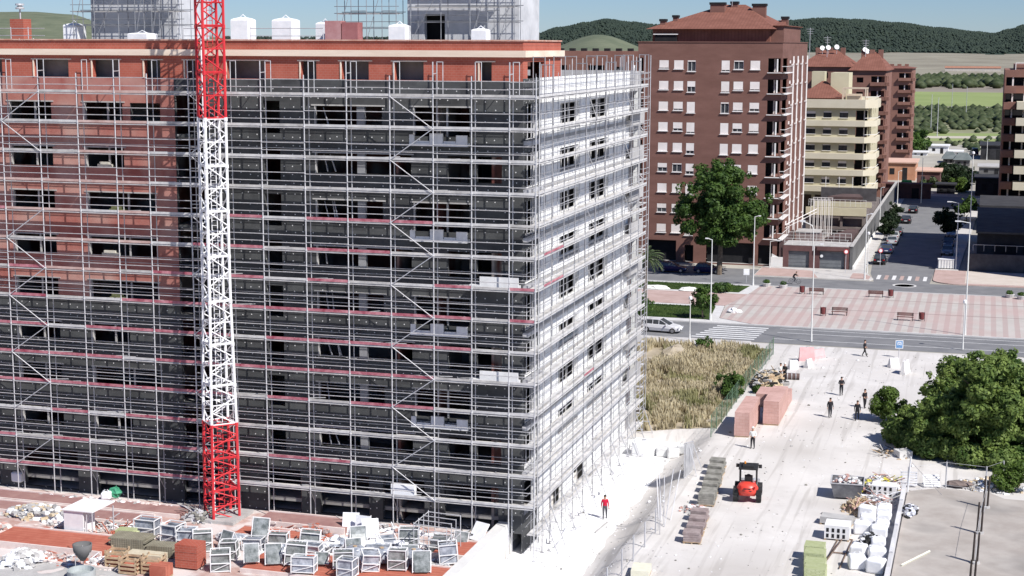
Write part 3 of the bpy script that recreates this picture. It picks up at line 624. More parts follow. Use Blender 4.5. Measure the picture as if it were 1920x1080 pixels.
# end wall: balcony bay, white boards, back bay
eh = []
for k, c in enumerate(CZ[:8] + [2.4]):
    eh += [(1.8, 4.7, c - 1.3, c + .95)]
    if k < 8: eh += [(10.4, 15.6, c - .78, c + .78), (18.8, 24.9, c - .78, c + .78)]
    else: eh += [(8, 12, -.8, 1.4), (15, 19, -.8, 1.4)]
    eh += [(32.6, 35.6, c - 1.3, c + .95)]
w = MB(); wall(w, 'y', XE, -1, YF, YB, -1.6, 29.9, eh, .35, 0, 0, cuts=(5.0, 32.2), mfun=lambda y, z: 1 if y < 5.0 else (2 if y > 32.2 else 0))
M_eps2 = mat('grey_back_render', (.34, .33, .33), (.46, .45, .44), .6, .9)
w.build('end_wall', [M_eps, M_board, M_eps2], ub)
for k, c in enumerate(CZ[:8]):
    for a, b in ((10.4, 15.6), (18.8, 24.9)):
        m = MB(); x = XE - .28; t = .09
        m.box(x - .05, x, a + .02, b - .02, c - .77, c - .77 + t).box(x - .05, x, a + .02, b - .02, c + .77 - t, c + .77)
        for q in (0, .27, .62, 1): yy = a + .07 + (b - a - .14) * q; m.box(x - .05, x, yy - .05, yy + .05, c - .77 + t, c + .77 - t)
        m.build('window_frame', M_fr, ub)
        g_ = MB(); g_.box(XE + .002, XE + .12, a - .1, b + .1, c - .90, c - .79); g_.build('sill', M_conc, ub)
    m = MB(); m.box(XE + .01, XE + .5, 30.9, 35.9, c - 1.75, c - 1.35).box(XE + .4, XE + .5, 31, 35.9, c - 1.35, c - .5); m.build('rear_balcony', M_eps2, ub)
    m = MB(); m.box(XE + .004, XE + .05, 5.1, 32.1, c - 1.62, c - 1.4); m.build('floor_line', M_conc, ub)
w = MB(); w.box(XL, XE - .4, YF + .4, 10.0, 29.55, 29.7); w.box(XL, XE - .38, 10.42, YB, 29.3, 29.92); w.build('roof_slab', M_slab, ub)
w = MB(); w.face([(XL, YF, 0), (XL, YF, 29.9), (XL, YB, 29.9), (XL, YB, 0)]); w.face([(XL, YB, -1.5), (XE, YB, -1.5), (XE, YB, 29.9), (XL, YB, 29.9)]); w.build('rear_wall', M_rbrk, ub)
for k, c in enumerate(CZ):
    w = MB(); w.box(XL + .1, XE - .38, YF + .35, YB - .2, c - 1.72, c - 1.46, 0); w.build('floor_slab', M_slab, ub)
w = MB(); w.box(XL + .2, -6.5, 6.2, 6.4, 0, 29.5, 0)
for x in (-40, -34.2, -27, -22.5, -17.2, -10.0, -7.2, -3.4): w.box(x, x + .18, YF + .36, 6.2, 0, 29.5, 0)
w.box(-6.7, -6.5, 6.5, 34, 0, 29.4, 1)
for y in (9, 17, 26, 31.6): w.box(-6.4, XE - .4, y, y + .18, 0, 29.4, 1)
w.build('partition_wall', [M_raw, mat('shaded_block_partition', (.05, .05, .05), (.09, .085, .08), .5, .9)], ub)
w = MB()
for (a, b) in attic_w: w.box(a - .25, b + .25, YF - .03, YF + .006, 30.93, 31.0, 0); w.box(a - .1, a - .003, YF - .05, YF + .3, 29.75, 30.93, 0)
w.build('attic_lintels', M_lint, ub)['kind'] = 'stuff'
w = MB(); w.box(XL + .4, XE - .6, 2.5, 2.7, 29.72, 31.9, 0)
for x in (-39, -33, -29, -23, -18, -14.5, -10.6, -6): w.box(x, x + .2, 1.7, 2.5, 29.72, 31.9, 0)
w.build('attic_inner_wall', mat('grey_attic_plaster', (.20, .18, .17), (.34, .32, .30), .4, .9), ub)
# window dressings on the front
rr = random.Random(21)
M_plast = mat('hanging_plastic', (.30, .30, .32), (.5, .5, .52), 3, .4)
M_pier = mat('grey_pier', (.20, .20, .21), (.28, .28, .29), 1, .9)
for k, row in enumerate(wins[:8]):
    c = CZ[k]
    for (a, b, z0, z1) in row:
        if b - a < 2.5: continue
        m = MB(); m.box(a + .01, a + .09, YF - .02, YF + .2, z0, z1, 0).box(a - .2, b + .2, YF - .05, YF - .004, z1 + .002, z1 + .09, 0)
        if abs(a + 15.6) < .1: m.box(-12.6, -12.05, YF + .05, YF + .3, z0, z1, 1)
        else: mid = a + (b - a) * .6; m.box(mid - .06, mid + .06, YF + .1, YF + .2, z0, z1, 0)
        wf = m.build('window_opening', [M_conc, M_pier], ub)
        if abs(a + 15.6) < .1:
            s = MB()
            for q in range(1 + k % 3):
                xx = a + .5 + q * rr.uniform(.35, .8); dx = rr.uniform(.1, .5)
                s.tube((xx, YF + .35, z1 - .1), (xx + dx, YF + .3, z0 + .1), .02, .05, n=4)
            s.build('plastic_strip', M_plast, wf)
# balcony parapets on the front
M_gyp = mat('white_render_balcony', (.60, .60, .60), (.74, .74, .74), 1.5, .85)
for k in (0, 2, 4, 6):
    c = CZ[k]; z0, z1 = c - 1.75, c - 1.02; m = MB()
    m.box(-8.7, -4.75, YF - .62, YF - .02, z0, z0 + .22, 0)
    m.box(-8.7, -8.35, YF - .6, YF - .5, z0 + .22, z1, 0).box(-7.3, -6.4, YF - .62, YF - .48, z0 + .22, z1 + .1, 0).box(-5.5, -4.75, YF - .62, YF - .5, z0 + .22, z1, 0)
    m.box(-8.3, -7.35, YF - .58, YF - .5, z0 + .22, z0 + .34, 0); m.box(-6.35, -5.55, YF - .58, YF - .5, z0 + .22, z0 + .34, 0)
    m.build('front_balcony', M_gyp, ub)
for k in (3, 5):
    c = CZ[k]; m = MB(); m.box(-4.6, -1.3, YF - .65, YF - .02, c - 1.6, c - 1.3, 0).box(-3.9, -1.3, YF - .65, YF - .5, c - 1.3, c - .75, 0); m.build('front_balcony', M_gyp, ub)
# steel props in the corner bay and narrow shafts
for k, c in enumerate(CZ[:8]):
    m = MB()
    for y in (1.9, 2.7, 3.6, 4.5): m.tube((XE - .15, y, c - 1.3), (XE - .15, y, c + .95), .05, n=4)
    m.box(XE - .02, XE + .35, YF + .1, 4.9, c - 1.62, c - 1.35)
    m.build('corner_balcony', M_steeld, ub)
    m = MB()
    for y in (-1.15, -.55, .1, .75): m.tube((-24.9, YF + .15, c + y), (-24.3, YF + .15, c + y), .04, n=4)
    m.tube((-24.9, YF + .15, c - 1.3), (-24.9, YF + .15, c + 1.5), .04, n=4).tube((-24.3, YF + .15, c - 1.3), (-24.3, YF + .15, c + 1.5), .04, n=4)
    m.build('ladder', M_steeld, ub)
m = MB(); m.box(-24.9, -22.4, YF - .06, YF - .01, 6, 28.6, 0); 
# things left in the openings
for n_, (px, py, ww, hh, col, lab) in enumerate([(690, 288, .0, 0, 0, '')]): pass
child_fix(ub)
loose = [(-31.9, .72, 1.3, .38, 'pale', 3, 'pale block lying on the sill of a brick wall opening, fifth row down'), (-31.4, .72, 1.2, .45, 'yellow', 4, 'yellowish block bundle in the opening below the pale one, left of the crane'),
         (-32.0, .72, 1.1, .35, 'pale', 1, 'pale slab bundle in the third row opening of the red brick facade'), (-31.2, .72, 1.2, .4, 'yellow', 2, 'lime yellow bundle in the wide fourth row brick opening')]
for x, dy, wd, h, colr, k, lab in loose:
    m = MB(); z = CZ[k] - .62; m.box(x, x + wd, YF - .02, YF + .3, z + .004, z + h * .55).box(x + .15, x + wd * .8, YF, YF + .28, z + h * .56, z + h)
    tag(m.build('board_bundle', mat('bundle_' + colr, (.46, .44, .38) if colr == 'pale' else (.40, .42, .15), (.6, .58, .5) if colr == 'pale' else (.52, .55, .22), 2, .8)), lab, 'bundle', 'bundles left in the facade openings')

# ================================================================== SCAFFOLDING
M_decks = [M_deck, M_pink, mat('worn_platform', (.34, .33, .32), (.58, .56, .54), 1.1, .85), mat('rusty_pink_platform', (.42, .27, .24), (.58, .44, .40), 1.2, .85)]
PX_ = [-45, -42, -38.7, -35.7, -32.7, -29.8, -27.3, -24.2, -21.45, -18.9, -15.8, -12.8, -9.8, -6.85, -4.26, -1.74, 0]
DZ = [28.75 - 2.045 * k for k in range(14)]
sf = empty('facade_scaffolding', 'long silver scaffolding covering the dark front of the unfinished building', 'scaffolding', (-24, 0, 0))
PINK = {(8, 3), (9, 3), (10, 3), (7, 4), (8, 5), (9, 5), (10, 5), (11, 4), (4, 6), (5, 6)}
rs_ = random.Random(4)
for i, x in enumerate(PX_):
    base = -1.4 if x > -1.9 else 0; top = 29.85 + (1.1 if i % 2 else .2)
    m = MB(); m.tube((x, 0, base), (x, 0, top), .04, n=5)
    for z in DZ: m.lathe([(.07, -.04), (.07, .04)], (x, 0, z), 6)
    m.box(x - .12, x + .12, -.12, .12, base, base + .03); m.build('standard_post', M_steel, sf)
    m = MB(); m.tube((x + .0, .78, base), (x, .78, 30.95), .036, n=5); m.tube((x, .02, 30.2 - .02), (x, .78, 30.2), .03, n=4) if i % 2 else None; m.build('standard_post', M_steeld, sf)
    if i in (2, 4, 6, 8, 9, 10, 11, 12, 13, 14, 15):
        m = MB(); m.tube((x + .42, .76, 28.9), (x + .42, .76, 30.95), .03, n=4).tube((x, .76, 30.93), (x + .42, .76, 30.93), .03, n=4); m.build('end_frame', M_steel, sf)
for k, z in enumerate(DZ):
    m = MB(); t = MB()
    for i in range(len(PX_) - 1):
        a, b = PX_[i] + .03, PX_[i + 1] - .03; sag = rs_.uniform(-.03, .03)
        left = b < -25 and k < 7
        r_ = rs_.random(); mi = 3 if left and r_ < .75 else (2 if r_ < .4 else 0)
        m.box(a, b, .05, .38, z - .07 + sag, z + sag, mi).box(a, b, .40, .73, z - .07 + sag, z + sag + .004, mi)
        m.tube((a, -.0, z - .1), (b, .0, z - .1), .03, n=4, mi=0)
        m.box(PX_[i] - .02, PX_[i] + .02, .04, .76, z - .13, z - .075, 0)
        pk = (4 <= k <= 12 and rs_.random() < (.75 if -23 < a < -4.4 and k in (4, 5, 6, 7, 8, 9, 10) and (a < -9 or k in (6, 8)) else .25)) or (k >= 7 and b < -20 and rs_.random() < .5)
        t.box(PX_[i], PX_[i + 1], .0, .03, z + .005, z + (.19 if pk else .16), 1 if pk else (3 if left and r_ < .75 else (0 if rs_.random() < .7 else 2)))
    m.build('platform', M_decks, sf); t.build('toe_board', M_decks, sf)
    for h in (.5, 1.0):
        m = MB()
        for i in range(len(PX_) - 1):
            j = rs_.uniform(-.04, .04); m.tube((PX_[i], -.045, z + h + j), (PX_[i + 1], -.045, z + h + j), .026, n=4)
        m.build('guard_rail', M_steel, sf)
    if k < 6 and k != 2: continue
    m = MB(); q = rs_.choice([0, .04]); m.tube((PX_[0], .80, z + .55 + q), (-.8, .80, z + .55 + q), .022, n=4).tube((PX_[0], .80, z + .98 + q), (-.8, .80, z + .98 + q), .022, n=4); m.build('inner_rail', M_steeld, sf)
for i, st in ((13 - 1, 0), (2, 1), (7, 0)):
    a, b = PX_[i], PX_[i + 1]
    for k in range(13):
        if i != 12 and rs_.random() < .25: continue
        z0, z1 = DZ[k], DZ[k + 1]; l = (k + st) % 2
        m = MB(); m.tube((a if not l else b, -.07, z0), (b if not l else a, -.07, z1), .03, n=4); m.build('diagonal_brace', M_steel, sf)
for i in range(0, 17, 2):
    m = MB(); m.tube((PX_[i], .78, 1.0), (PX_[i], 0, 2.1), .03, n=4); m.build('base_brace', M_steeld, sf)
# clutter on the platforms: short tubes and boards lying along the lifts (part of the scaffold)
for k in range(2, 14):
    m = MB()
    for q in range(10 if k < 8 else 16):
        x = rs_.uniform(-44, -2); L = rs_.uniform(.6, 2.6); y = rs_.uniform(.1, .65)
        m.tube((x, y, DZ[k] + .05), (x + L, y + rs_.uniform(-.15, .15), DZ[k] + .05 + rs_.uniform(0, .12)), .03, n=4)
    m.build('loose_tube', M_steel, sf)['kind'] = 'stuff'
child_fix(sf)
# --- end wall scaffolding ---
M_rst0 = mat('grey_tube', (.26, .26, .28), (.40, .40, .42), 1.2, .6, .3)
se = empty('end_wall_scaffolding', 'tall silver scaffolding along the sunlit white end wall', 'scaffolding', (0, 16, -1.4))
PY_ = [2.0, 3.9, 7.0, 10.0, 13.0, 16.0, 19.0, 22.0, 25.0, 28.0, 31.0, 34.0]
for i, y in enumerate(PY_):
    top = 31.3 - (.5 if i % 3 == 1 else 0)
    m = MB(); m.tube((0, y, -1.4), (0, y, top), .035, n=5); m.box(-.12, .12, y - .12, y + .12, -1.41, -1.37); m.build('standard_post', M_rst0, se)
    m = MB(); m.tube((-.78, y, -1.4), (-.78, y, top), .036, n=5); m.tube((-.78, y, top - .05), (0, y, top - .05), .03, n=4); m.build('standard_post', M_rst0, se)
    if i > 1:
        m = MB(); m.tube((-.78, y - 1.1, 29.8), (-.78, y - 1.1, 31.1), .03, n=4); m.build('end_frame', M_steel, se)
    if i < 11:
        yy = (y + PY_[i + 1]) / 2; m = MB(); m.tube((-.86, yy, -1.4), (-.86, yy, 30.2 + .5 * (i % 2)), .028, n=4); m.build('wall_tie_tube', M_rst0, se)
DZE = DZ + [DZ[-1] - 2.045]
for k, z in enumerate(DZE):
    m = MB(); t = MB(); PP = [.8] + PY_
    for i in range(len(PP) - 1):
        a, b = PP[i] + .03, PP[i + 1] - .03; j = rs_.uniform(-.02, .02)
        m.box(-.73, -.40, a, b, z - .07 + j, z + j, rs_.choice([0, 0, 2])).box(-.38, -.05, a, b, z - .07 + j, z + j + .003, rs_.choice([0, 0, 2]))
        m.tube((0, a, z - .1), (0, b, z - .1), .03, n=4); m.box(-.76, -.04, PP[i + 1] - .02, PP[i + 1] + .02, z - .13, z - .075, 0)
        t.box(-.03, 0, a - .03, b + .03, z + .005, z + .15, 1 if (k in (5, 6) and i in (1, 2)) or rs_.random() < .02 else 0)
    m.build('platform', M_decks, se); t.build('toe_board', M_decks, se)
    for h in (.5, 1.0):
        m = MB()
        for i in range(len(PP) - 1): j = rs_.uniform(-.03, .03); m.tube((.045, PP[i], z + h + j), (.045, PP[i + 1], z + h + j), .024, n=4)
        m.build('guard_rail', M_steeld, se)
    m = MB(); m.tube((-.84, 1, z + .5), (-.84, 34, z + .5), .02, n=4).tube((-.84, 1, z + 1.0), (-.84, 34, z + 1.0), .02, n=4); m.build('inner_rail', M_rst0, se)
for k in range(14):
    z0, z1 = DZE[k], DZE[k + 1]
    if k % 2 == 0:
        m = MB(); m.tube((.07, 13, z0), (.07, 16, z1), .03, n=4); m.build('diagonal_brace', M_steeld, se)
        m = MB(); m.tube((.07, 25, z0), (.07, 28, z1), .03, n=4); m.build('diagonal_brace', M_steeld, se)
for i in range(0, 12, 1):
    m = MB(); y = PY_[i]; m.tube((0, y, 1.5), (1.1, y, -1.38), .035, n=4).tube((0, y, .2), (.65, y, .2), .03, n=4); m.build('outrigger', M_steeld, se)
m = MB()
for q in range(60):
    y = rs_.uniform(1, 33); a = rs_.uniform(0, 6.28); L = rs_.uniform(.4, 1.5); x = rs_.uniform(-.7, .9)
    m.tube((x, y, -1.33 + rs_.uniform(0, .25)), (x + L * math.cos(a) * .4, y + L * math.sin(a), -1.33 + rs_.uniform(0, .7)), .035, n=4)
m.build('loose_tube', M_steeld, se)['kind'] = 'stuff'
child_fix(se)
# stair tower at the far end
st = empty('scaffold_tower', 'slim scaffold tower at the far end of the white wall', 'scaffolding', (-1, 38, -1.4))
for x in (-2.9, -1.9, -.9):
    for y in (36.8, 39.2):
        m = MB(); m.tube((x, y, -1.4), (x, y, 31.2), .038, n=5); m.build('standard_post', M_steeld, st)
for k, z in enumerate(DZE):
    m = MB(); m.box(-2.8, -1, 36.9, 37.5, z - .06, z).box(-2.8, -1, 38.4, 39.1, z - .06, z); m.build('platform', M_decks, st)
    m = MB()
    for h in (.5, 1.0): m.tube((-2.9, 36.78, z + h), (-.9, 36.78, z + h), .025, n=4).tube((-.88, 36.8, z + h), (-.88, 39.2, z + h), .025, n=4)
    m.build('guard_rail', M_steeld, st)
    if k < 14: m = MB(); m.tube((-2.7 if k % 2 else -1.1, 37.9, z), (-1.1 if k % 2 else -2.7, 37.9, z - 2.04), .05, n=4); m.build('stair_flight', M_steeld, st)
child_fix(st)
# ================================================================== TOWER CRANE MAST
M_cred = mat('crane_red_paint', (.52, .022, .035), (.62, .05, .055), .6, .5, spec=.4); M_cwht = mat('crane_white_paint', (.74, .74, .75), (.82, .82, .82), .6, .5, spec=.4)
M_crail = M_steeld
CX, CY = -21.8, -1.3
cr = empty('tower_crane_mast', 'red and white lattice mast of a tower crane in front of the facade', 'crane', (CX, CY, 0))
def hw(z): return .70 if z > 16 else (.70 + (16 - z) / 9 * .17 if z > 7 else .87 + (7 - z) * .006)
def corner(i, z, h=None):
    a = R(45 + 90 * i + 46); h = hw(z) * 1.4142; return (CX + h * math.cos(a), CY + h * math.sin(a), z)
z = 0.0
edges = [0, 2.2, 4.4, 6.7, 9.4, 12.2, 15.1, 18.1, 21.1, 24.1, 27.2, 30.2, 33.2, 36.2, 39.2]
for a, b in zip(edges, edges[1:]):
    col = M_cwht if 6.6 < a < 27 else M_cred; m = MB()
    for i in range(4):
        m.tube(corner(i, a + .02), corner(i, b - .02), .095, n=6)
        for zz in (a + .04, b - .04, (a + b) / 2): m.tube(corner(i, zz), corner((i + 1) % 4, zz), .042, n=4)
        n = 3
        for q in range(n):
            z0 = a + (b - a) * q / n; z1 = a + (b - a) * (q + 1) / n
            c0, c1 = (i, (i + 1) % 4) if q % 2 else ((i + 1) % 4, i); m.tube(corner(c0, z0), corner(c1, z1), .045, n=4)
        p = corner(i, b - .05); m.lathe([(.13, -.12), (.13, .12)], p, 6)
    m.tube((CX - .2, CY, a), (CX - .2, CY, b), .035, n=4).tube((CX + .2, CY, a), (CX + .2, CY, b), .035, n=4)
    for q in range(9): zz = a + (b - a) * q / 9; m.tube((CX - .2, CY, zz), (CX + .2, CY, zz), .02, n=3)
    m.build('mast_section', col, cr)
m = MB(); m.box(CX - 1.6, CX + 1.6, CY - 1.6, CY + 1.6, -.2, .25); m.build('base_block', M_conc, cr)
m = MB(); m.tube((CX - .35, CY - .35, .3), (CX - .45, CY - .4, 33), .05, n=5); m.build('power_cable', M_white, cr)
child_fix(cr)

# ================================================================== THINGS ON THE ROOF
ZR = 32.02
M_grend = mat('grey_render', (.42, .43, .45), (.56, .57, .59), .7, .9); M_wbag = mat('white_sack_fabric', (.74, .75, .77), (.84, .84, .85), 1.6, .7, bump=.4)
def house(name, label, x0, x1, y0, y1, h, m, openings=()):
    o = empty(name, label, 'roof structure', ((x0 + x1) / 2, y0, ZR)); w = MB()
    wall(w, 'x', y0, 1, x0, x1, ZR, ZR + h, openings, .5, 0); wall(w, 'y', x1, -1, y0, y1, ZR, ZR + h, [], .5, 0); wall(w, 'y', x0, 1, y0, y1, ZR, ZR + h, [], .5, 0); wall(w, 'x', y1, -1, x0, x1, ZR, ZR + h, [], .5, 0)
    w.build('wall', m, o); r_ = MB(); r_.box(x0 - .2, x1 + .2, y0 - .2, y1 + .2, ZR + h + .01, ZR + h + .25); r_.build('roof', M_conc, o)
    for a, b, z0, z1 in openings: q = MB(); q.box(a - .3, b + .3, y0 + 1.2, y0 + 1.25, z0 - .2, z1 + .3); q.build('dark_interior', M_dark, o)
    child_fix(o); return o
house('lift_house', 'pale rendered lift housing with a black doorway on the right of the roof', -10.4, -2.6, 5, 9.8, 5.5, M_grend, [(-9.2, -7.75, ZR + .1, ZR + 2.0)])
house('stair_house', 'grey rendered stair housing wrapped in scaffold on the left of the roof', -34.4, -27.6, 5, 9.8, 5.2, M_grend)
M_rst = mat('weathered_tube', (.16, .17, .19), (.30, .31, .33), 1.5, .6, .3)
def roof_scaf(name, label, xs, y0, y1, h, n, off=0):
    o = empty(name, label, 'scaffolding', (xs[0], y0, ZR))
    for x in xs:
        for y in (y0, y1): m = MB(); m.tube((x, y, ZR), (x, y, ZR + h), .034, n=4); m.build('standard_post', M_rst, o)
    zz = [ZR + 1.05 + i * 1.0 + off for i in range(n)]
    m = MB()
    for z in zz:
        m.tube((xs[0] - .2, y0, z), (xs[-1] + .2, y0, z), .026, n=4).tube((xs[0] - .2, y1, z + .1), (xs[-1] + .2, y1, z + .1), .026, n=4)
        m.tube((xs[0], y0, z), (xs[0], y1, z), .026, n=4).tube((xs[-1], y0, z), (xs[-1], y1, z), .026, n=4).tube((xs[0] - .2, y0, z + .45), (xs[-1] + .2, y0, z + .45), .022, n=4)
    m.build('guard_rail', M_rst, o)
    m = MB()
    for z in zz[1::2]: m.box(xs[0], xs[-1], y0 + .05, y0 + .7, z - .06, z)
    m.build('platform', M_decks, o)
    for i in range(len(xs) - 1):
        m = MB(); m.tube((xs[i], y0 - .05, ZR + .2 + (i % 2) * 2), (xs[i + 1], y0 - .05, ZR + 2.2 + ((i + 1) % 2) * 1.5), .026, n=4); m.build('diagonal_brace', M_rst, o)
    child_fix(o)
roof_scaf('roof_scaffold', 'scaffold left of the black roof doorway', [-14.8, -13.8, -12.7, -11.6, -10.6], 3.4, 4.7, 6, 6)
roof_scaf('roof_scaffold', 'scaffold over and right of the black roof doorway', [-9.5, -7.4, -5.4, -4.2, -3.4, -2.4], 3.2, 4.6, 6, 6, .4)
roof_scaf('roof_scaffold', 'dense scaffold around the grey stair housing beside the crane mast', [-34.8, -34.0, -33.1, -31.2, -29.9, -29.2, -28.6, -28.0, -27.3, -26.3], 3.3, 4.6, 6, 6, .2)
def bigbag(x, y, w, h, label):
    o = empty('bulk_bag', label, 'bulk bag', (x, y, ZR), 0, 'white bulk bags on the roof'); m = MB()
    m.lathe([(w * .62, 0), (w * .70, .1), (w * .70, h * .84), (w * .67, h * .88), (w * .5, h * .92), (w * .2, h * .96)], (0, 0, 0), 4); q = m.build('sack', M_wbag, o); q.rotation_euler = (0, 0, R(45))
    m = MB()
    for a in (-1, 1): m.tube((a * w * .4, 0, h * .82), (0, 0, h + .12), .03, n=4)
    m.build('lifting_loop', M_wbag, o)
bigbag(-19.0, 4.4, 1.45, 1.85, 'large white bulk bag standing alone on the roof right of the crane')
bigbag(-16.1, 4.4, 1.0, 1.6, 'smaller white bulk bag farther right on the open roof')
bigbag(-22.2, 4.4, 1.3, 1.9, 'white bulk bag half behind the red crane mast')
bigbag(-10.2, 3.0, 1.15, 1.4, 'white bulk bag just left of the black roof doorway')
bigbag(-35.4, 4.4, 1.15, 1.5, 'white panel bag left of the grey stair housing')
bigbag(-29.2, 3.0, 1.5, .8, 'low white bag in front of the grey stair housing')
bigbag(-4.6, 3.0, 1.0, 1.1, 'white bag beside the corner roof scaffold')
o = empty('brick_chimney', 'red brick chimney with a metal cowl at the far left of the roof', 'chimney', (-40.2, 5, ZR))
m = MB(); m.box(-.55, .55, -.5, .5, 0, 1.75); m.build('shaft', M_rbrk, o); m = MB(); m.tube((0, 0, 1.75), (0, 0, 2.5), .06); m.lathe([(.3, 2.45), (.32, 2.55), (.12, 2.7), (.32, 2.72), (.3, 2.85)], (0, 0, 0), 10); m.build('cowl', M_steeld, o)
o = empty('brick_stack', 'stack of purple red bricks by the roof scaffold', 'brick stack', (-14.2, 2.6, ZR))
for q in range(2): m = MB(); m.box(-1.15 + q * 1.2, -.02 + q * 1.2, 0, .9, 0, 1.55 - q * .1); m.build('brick_pack', [mat('mauve_brick', (.36, .16, .16), (.46, .26, .26), 1, .9), mat('purple_brick', (.28, .10, .10), (.36, .15, .15), 1, .9)][q], o)
o = empty('roof_guard_rail', 'thin steel guard rail along the roof edge', 'railing', (-24, 2, ZR))
for x in (-42, -40.9, -39, -37.6, -25.5, -24.6, -20.5, -17.6, -15.2): m = MB(); m.tube((x + 24, 0, 0), (x + 24, 0, 1.15), .03, n=4); m.build('rail_post', M_steel, o)
for a, b in ((-42, -36.3), (-25.5, -22), (-20.5, -15.2)):
    for h in (.55, 1.05): m = MB(); m.tube((a + 24, 0, h), (b + 24, 0, h), .025, n=4); m.build('rail', M_steel, o)
m = MB(); rr = random.Random(9)
for q in range(120):
    x = rr.choice([rr.uniform(-39, -36), rr.uniform(-27, -24), rr.uniform(-20, -16), rr.uniform(-14, -2.5)]); m.blob((x, rr.uniform(2, 4), ZR + .1), (rr.uniform(.08, .3), .15, rr.uniform(.08, .25)), rr.randrange(3), rng=rr)
tag(m.build('roof_rubble', [M_rbrk, M_conc, M_wbag]), 'broken bricks and scraps strewn along the roof', 'rubble', kind='stuff')
# ================================================================== TREES AND PLANTS
def leaf_cloud(mb, blobs, n, size, rng, mi=0, up=.3):
    tot = sum(b[3] * b[4] * b[5] for b in blobs)
    for (cx, cy, cz, rx, ry, rz) in [tuple(b) for b in blobs]:
        k = int(n * rx * ry * rz / tot) + int(26 * min(1, rx))
        for _ in range(k):
            d = Vector((rng.gauss(0, 1), rng.gauss(0, 1), rng.gauss(0, 1))).normalized(); q = rng.uniform(.45, 1.05) ** .6
            p = Vector((cx + d.x * rx * q, cy + d.y * ry * q, cz + d.z * rz * q))
            nrm = (d + Vector((0, 0, up)) + Vector((rng.gauss(0, .5), rng.gauss(0, .5), rng.gauss(0, .5)))).normalized()
            u = nrm.orthogonal().normalized(); w_ = nrm.cross(u); a = rng.uniform(0, 6.28); u2 = u * math.cos(a) + w_ * math.sin(a); w2 = nrm.cross(u2); s = size * rng.uniform(.55, 1.35)
            mb.face([p - u2 * s, p - w2 * s * .55, p + u2 * s, p + w2 * s * .55], mi)
def limbs(mb, base, h, r, n, spread, rng, lean=(0, 0)):
    top = Vector(base) + Vector((lean[0], lean[1], h)); mid = Vector(base).lerp(top, .5) + Vector((rng.uniform(-.15, .15), rng.uniform(-.15, .15), 0))
    mb.tube(base, mid, r, r * .75, 8).tube(mid, top, r * .75, r * .35, 8)
    for i in range(n):
        t = rng.uniform(.4, .95); p = Vector(base).lerp(top, t); a = rng.uniform(0, 6.28); L = spread * rng.uniform(.6, 1)
        q = p + Vector((math.cos(a) * L, math.sin(a) * L, L * rng.uniform(.3, .9))); mb.tube(p, q, r * .38, r * .1, 5)
M_bark = mat('tree_bark', (.10, .075, .055), (.20, .16, .12), 3, .95)
F_big = foliage('park_tree_leaves', (.030, .070, .015), (.10, .17, .035), .9)
F_yard = foliage('yard_tree_leaves', (.055, .105, .022), (.24, .32, .085), .8)
F_bush = foliage('round_bush_leaves', (.06, .11, .015), (.13, .20, .04), 1.2)
F_palm = foliage('palm_leaves', (.05, .085, .03), (.13, .17, .08), .8)
F_darkb = foliage('dark_hedge_leaves', (.012, .026, .010), (.03, .05, .018), .8)
def tree(name, label, cat, base, h, blobs, n, size, leafm, trunk_h=None, r=.2, nl=8, spread=1.5, seed=1, group=None, lean=(0, 0)):
    rng = random.Random(seed); o = empty(name, label, cat, (base[0], base[1], base[2] if len(base) > 2 else 0), 0, group)
    t = MB(); limbs(t, (0, 0, -.1), trunk_h or h * .7, r, nl, spread, rng, lean); t.build('trunk', M_bark, o)
    c = MB(); leaf_cloud(c, blobs, n, size, rng); c.build('crown', leafm, o); return o
def crownb(R_, H, z0, k, rng, br=.36):
    out = [(0, 0, z0 + H * .45, R_ * .55, R_ * .55, H * .33)]
    for i in range(k):
        t = rng.random(); zz = z0 + H * (.12 + .80 * t); rad = R_ * math.sin(math.pi * min(.97, .17 + .75 * t)) * .78; a = rng.uniform(0, 6.28)
        s = R_ * br * rng.uniform(.45, 1.25); out.append((rad * math.cos(a), rad * math.sin(a), zz, s, s, s * .75))
    for i in range(int(k * .9)):
        t = rng.random(); zz = z0 + H * (.10 + .93 * t); rad = R_ * (math.sin(math.pi * min(.97, .17 + .75 * t)) * .98 + .04) * rng.uniform(.85, 1.12); a = rng.uniform(0, 6.28); s = R_ * br * rng.uniform(.22, .5)
        out.append((rad * math.cos(a), rad * math.sin(a), zz, s * rng.uniform(.7, 1.6), s * rng.uniform(.7, 1.6), s * rng.uniform(.6, 1.5)))
    return out
bx, by = P(1348, 515)
tree('park_tree', 'big dark green broadleaf tree standing in front of the brick tower', 'tree', (bx, by), 15.5, crownb(6.6, 12.8, 3.0, 78, random.Random(2), .20), 32000, .235, F_big, 10.5, .42, 12, 4.2, 2)
x, y = P(1318, 599); tree('small_tree', 'small rounded tree growing from the near lawn by the zebra crossing', 'tree', (x, y), 4.2, crownb(1.55, 3.5, .7, 12, random.Random(4), .42), 2600, .16, F_big, 2.6, .12, 6, .9, 4)
x, y = P(1203, 622); tree('sapling', 'thin young street tree beside the white car and the scaffolding', 'tree', (x, y), 4.2, crownb(1.2, 2.3, 2.0, 9, random.Random(5), .42), 1100, .13, F_big, 3.4, .06, 4, .6, 5)
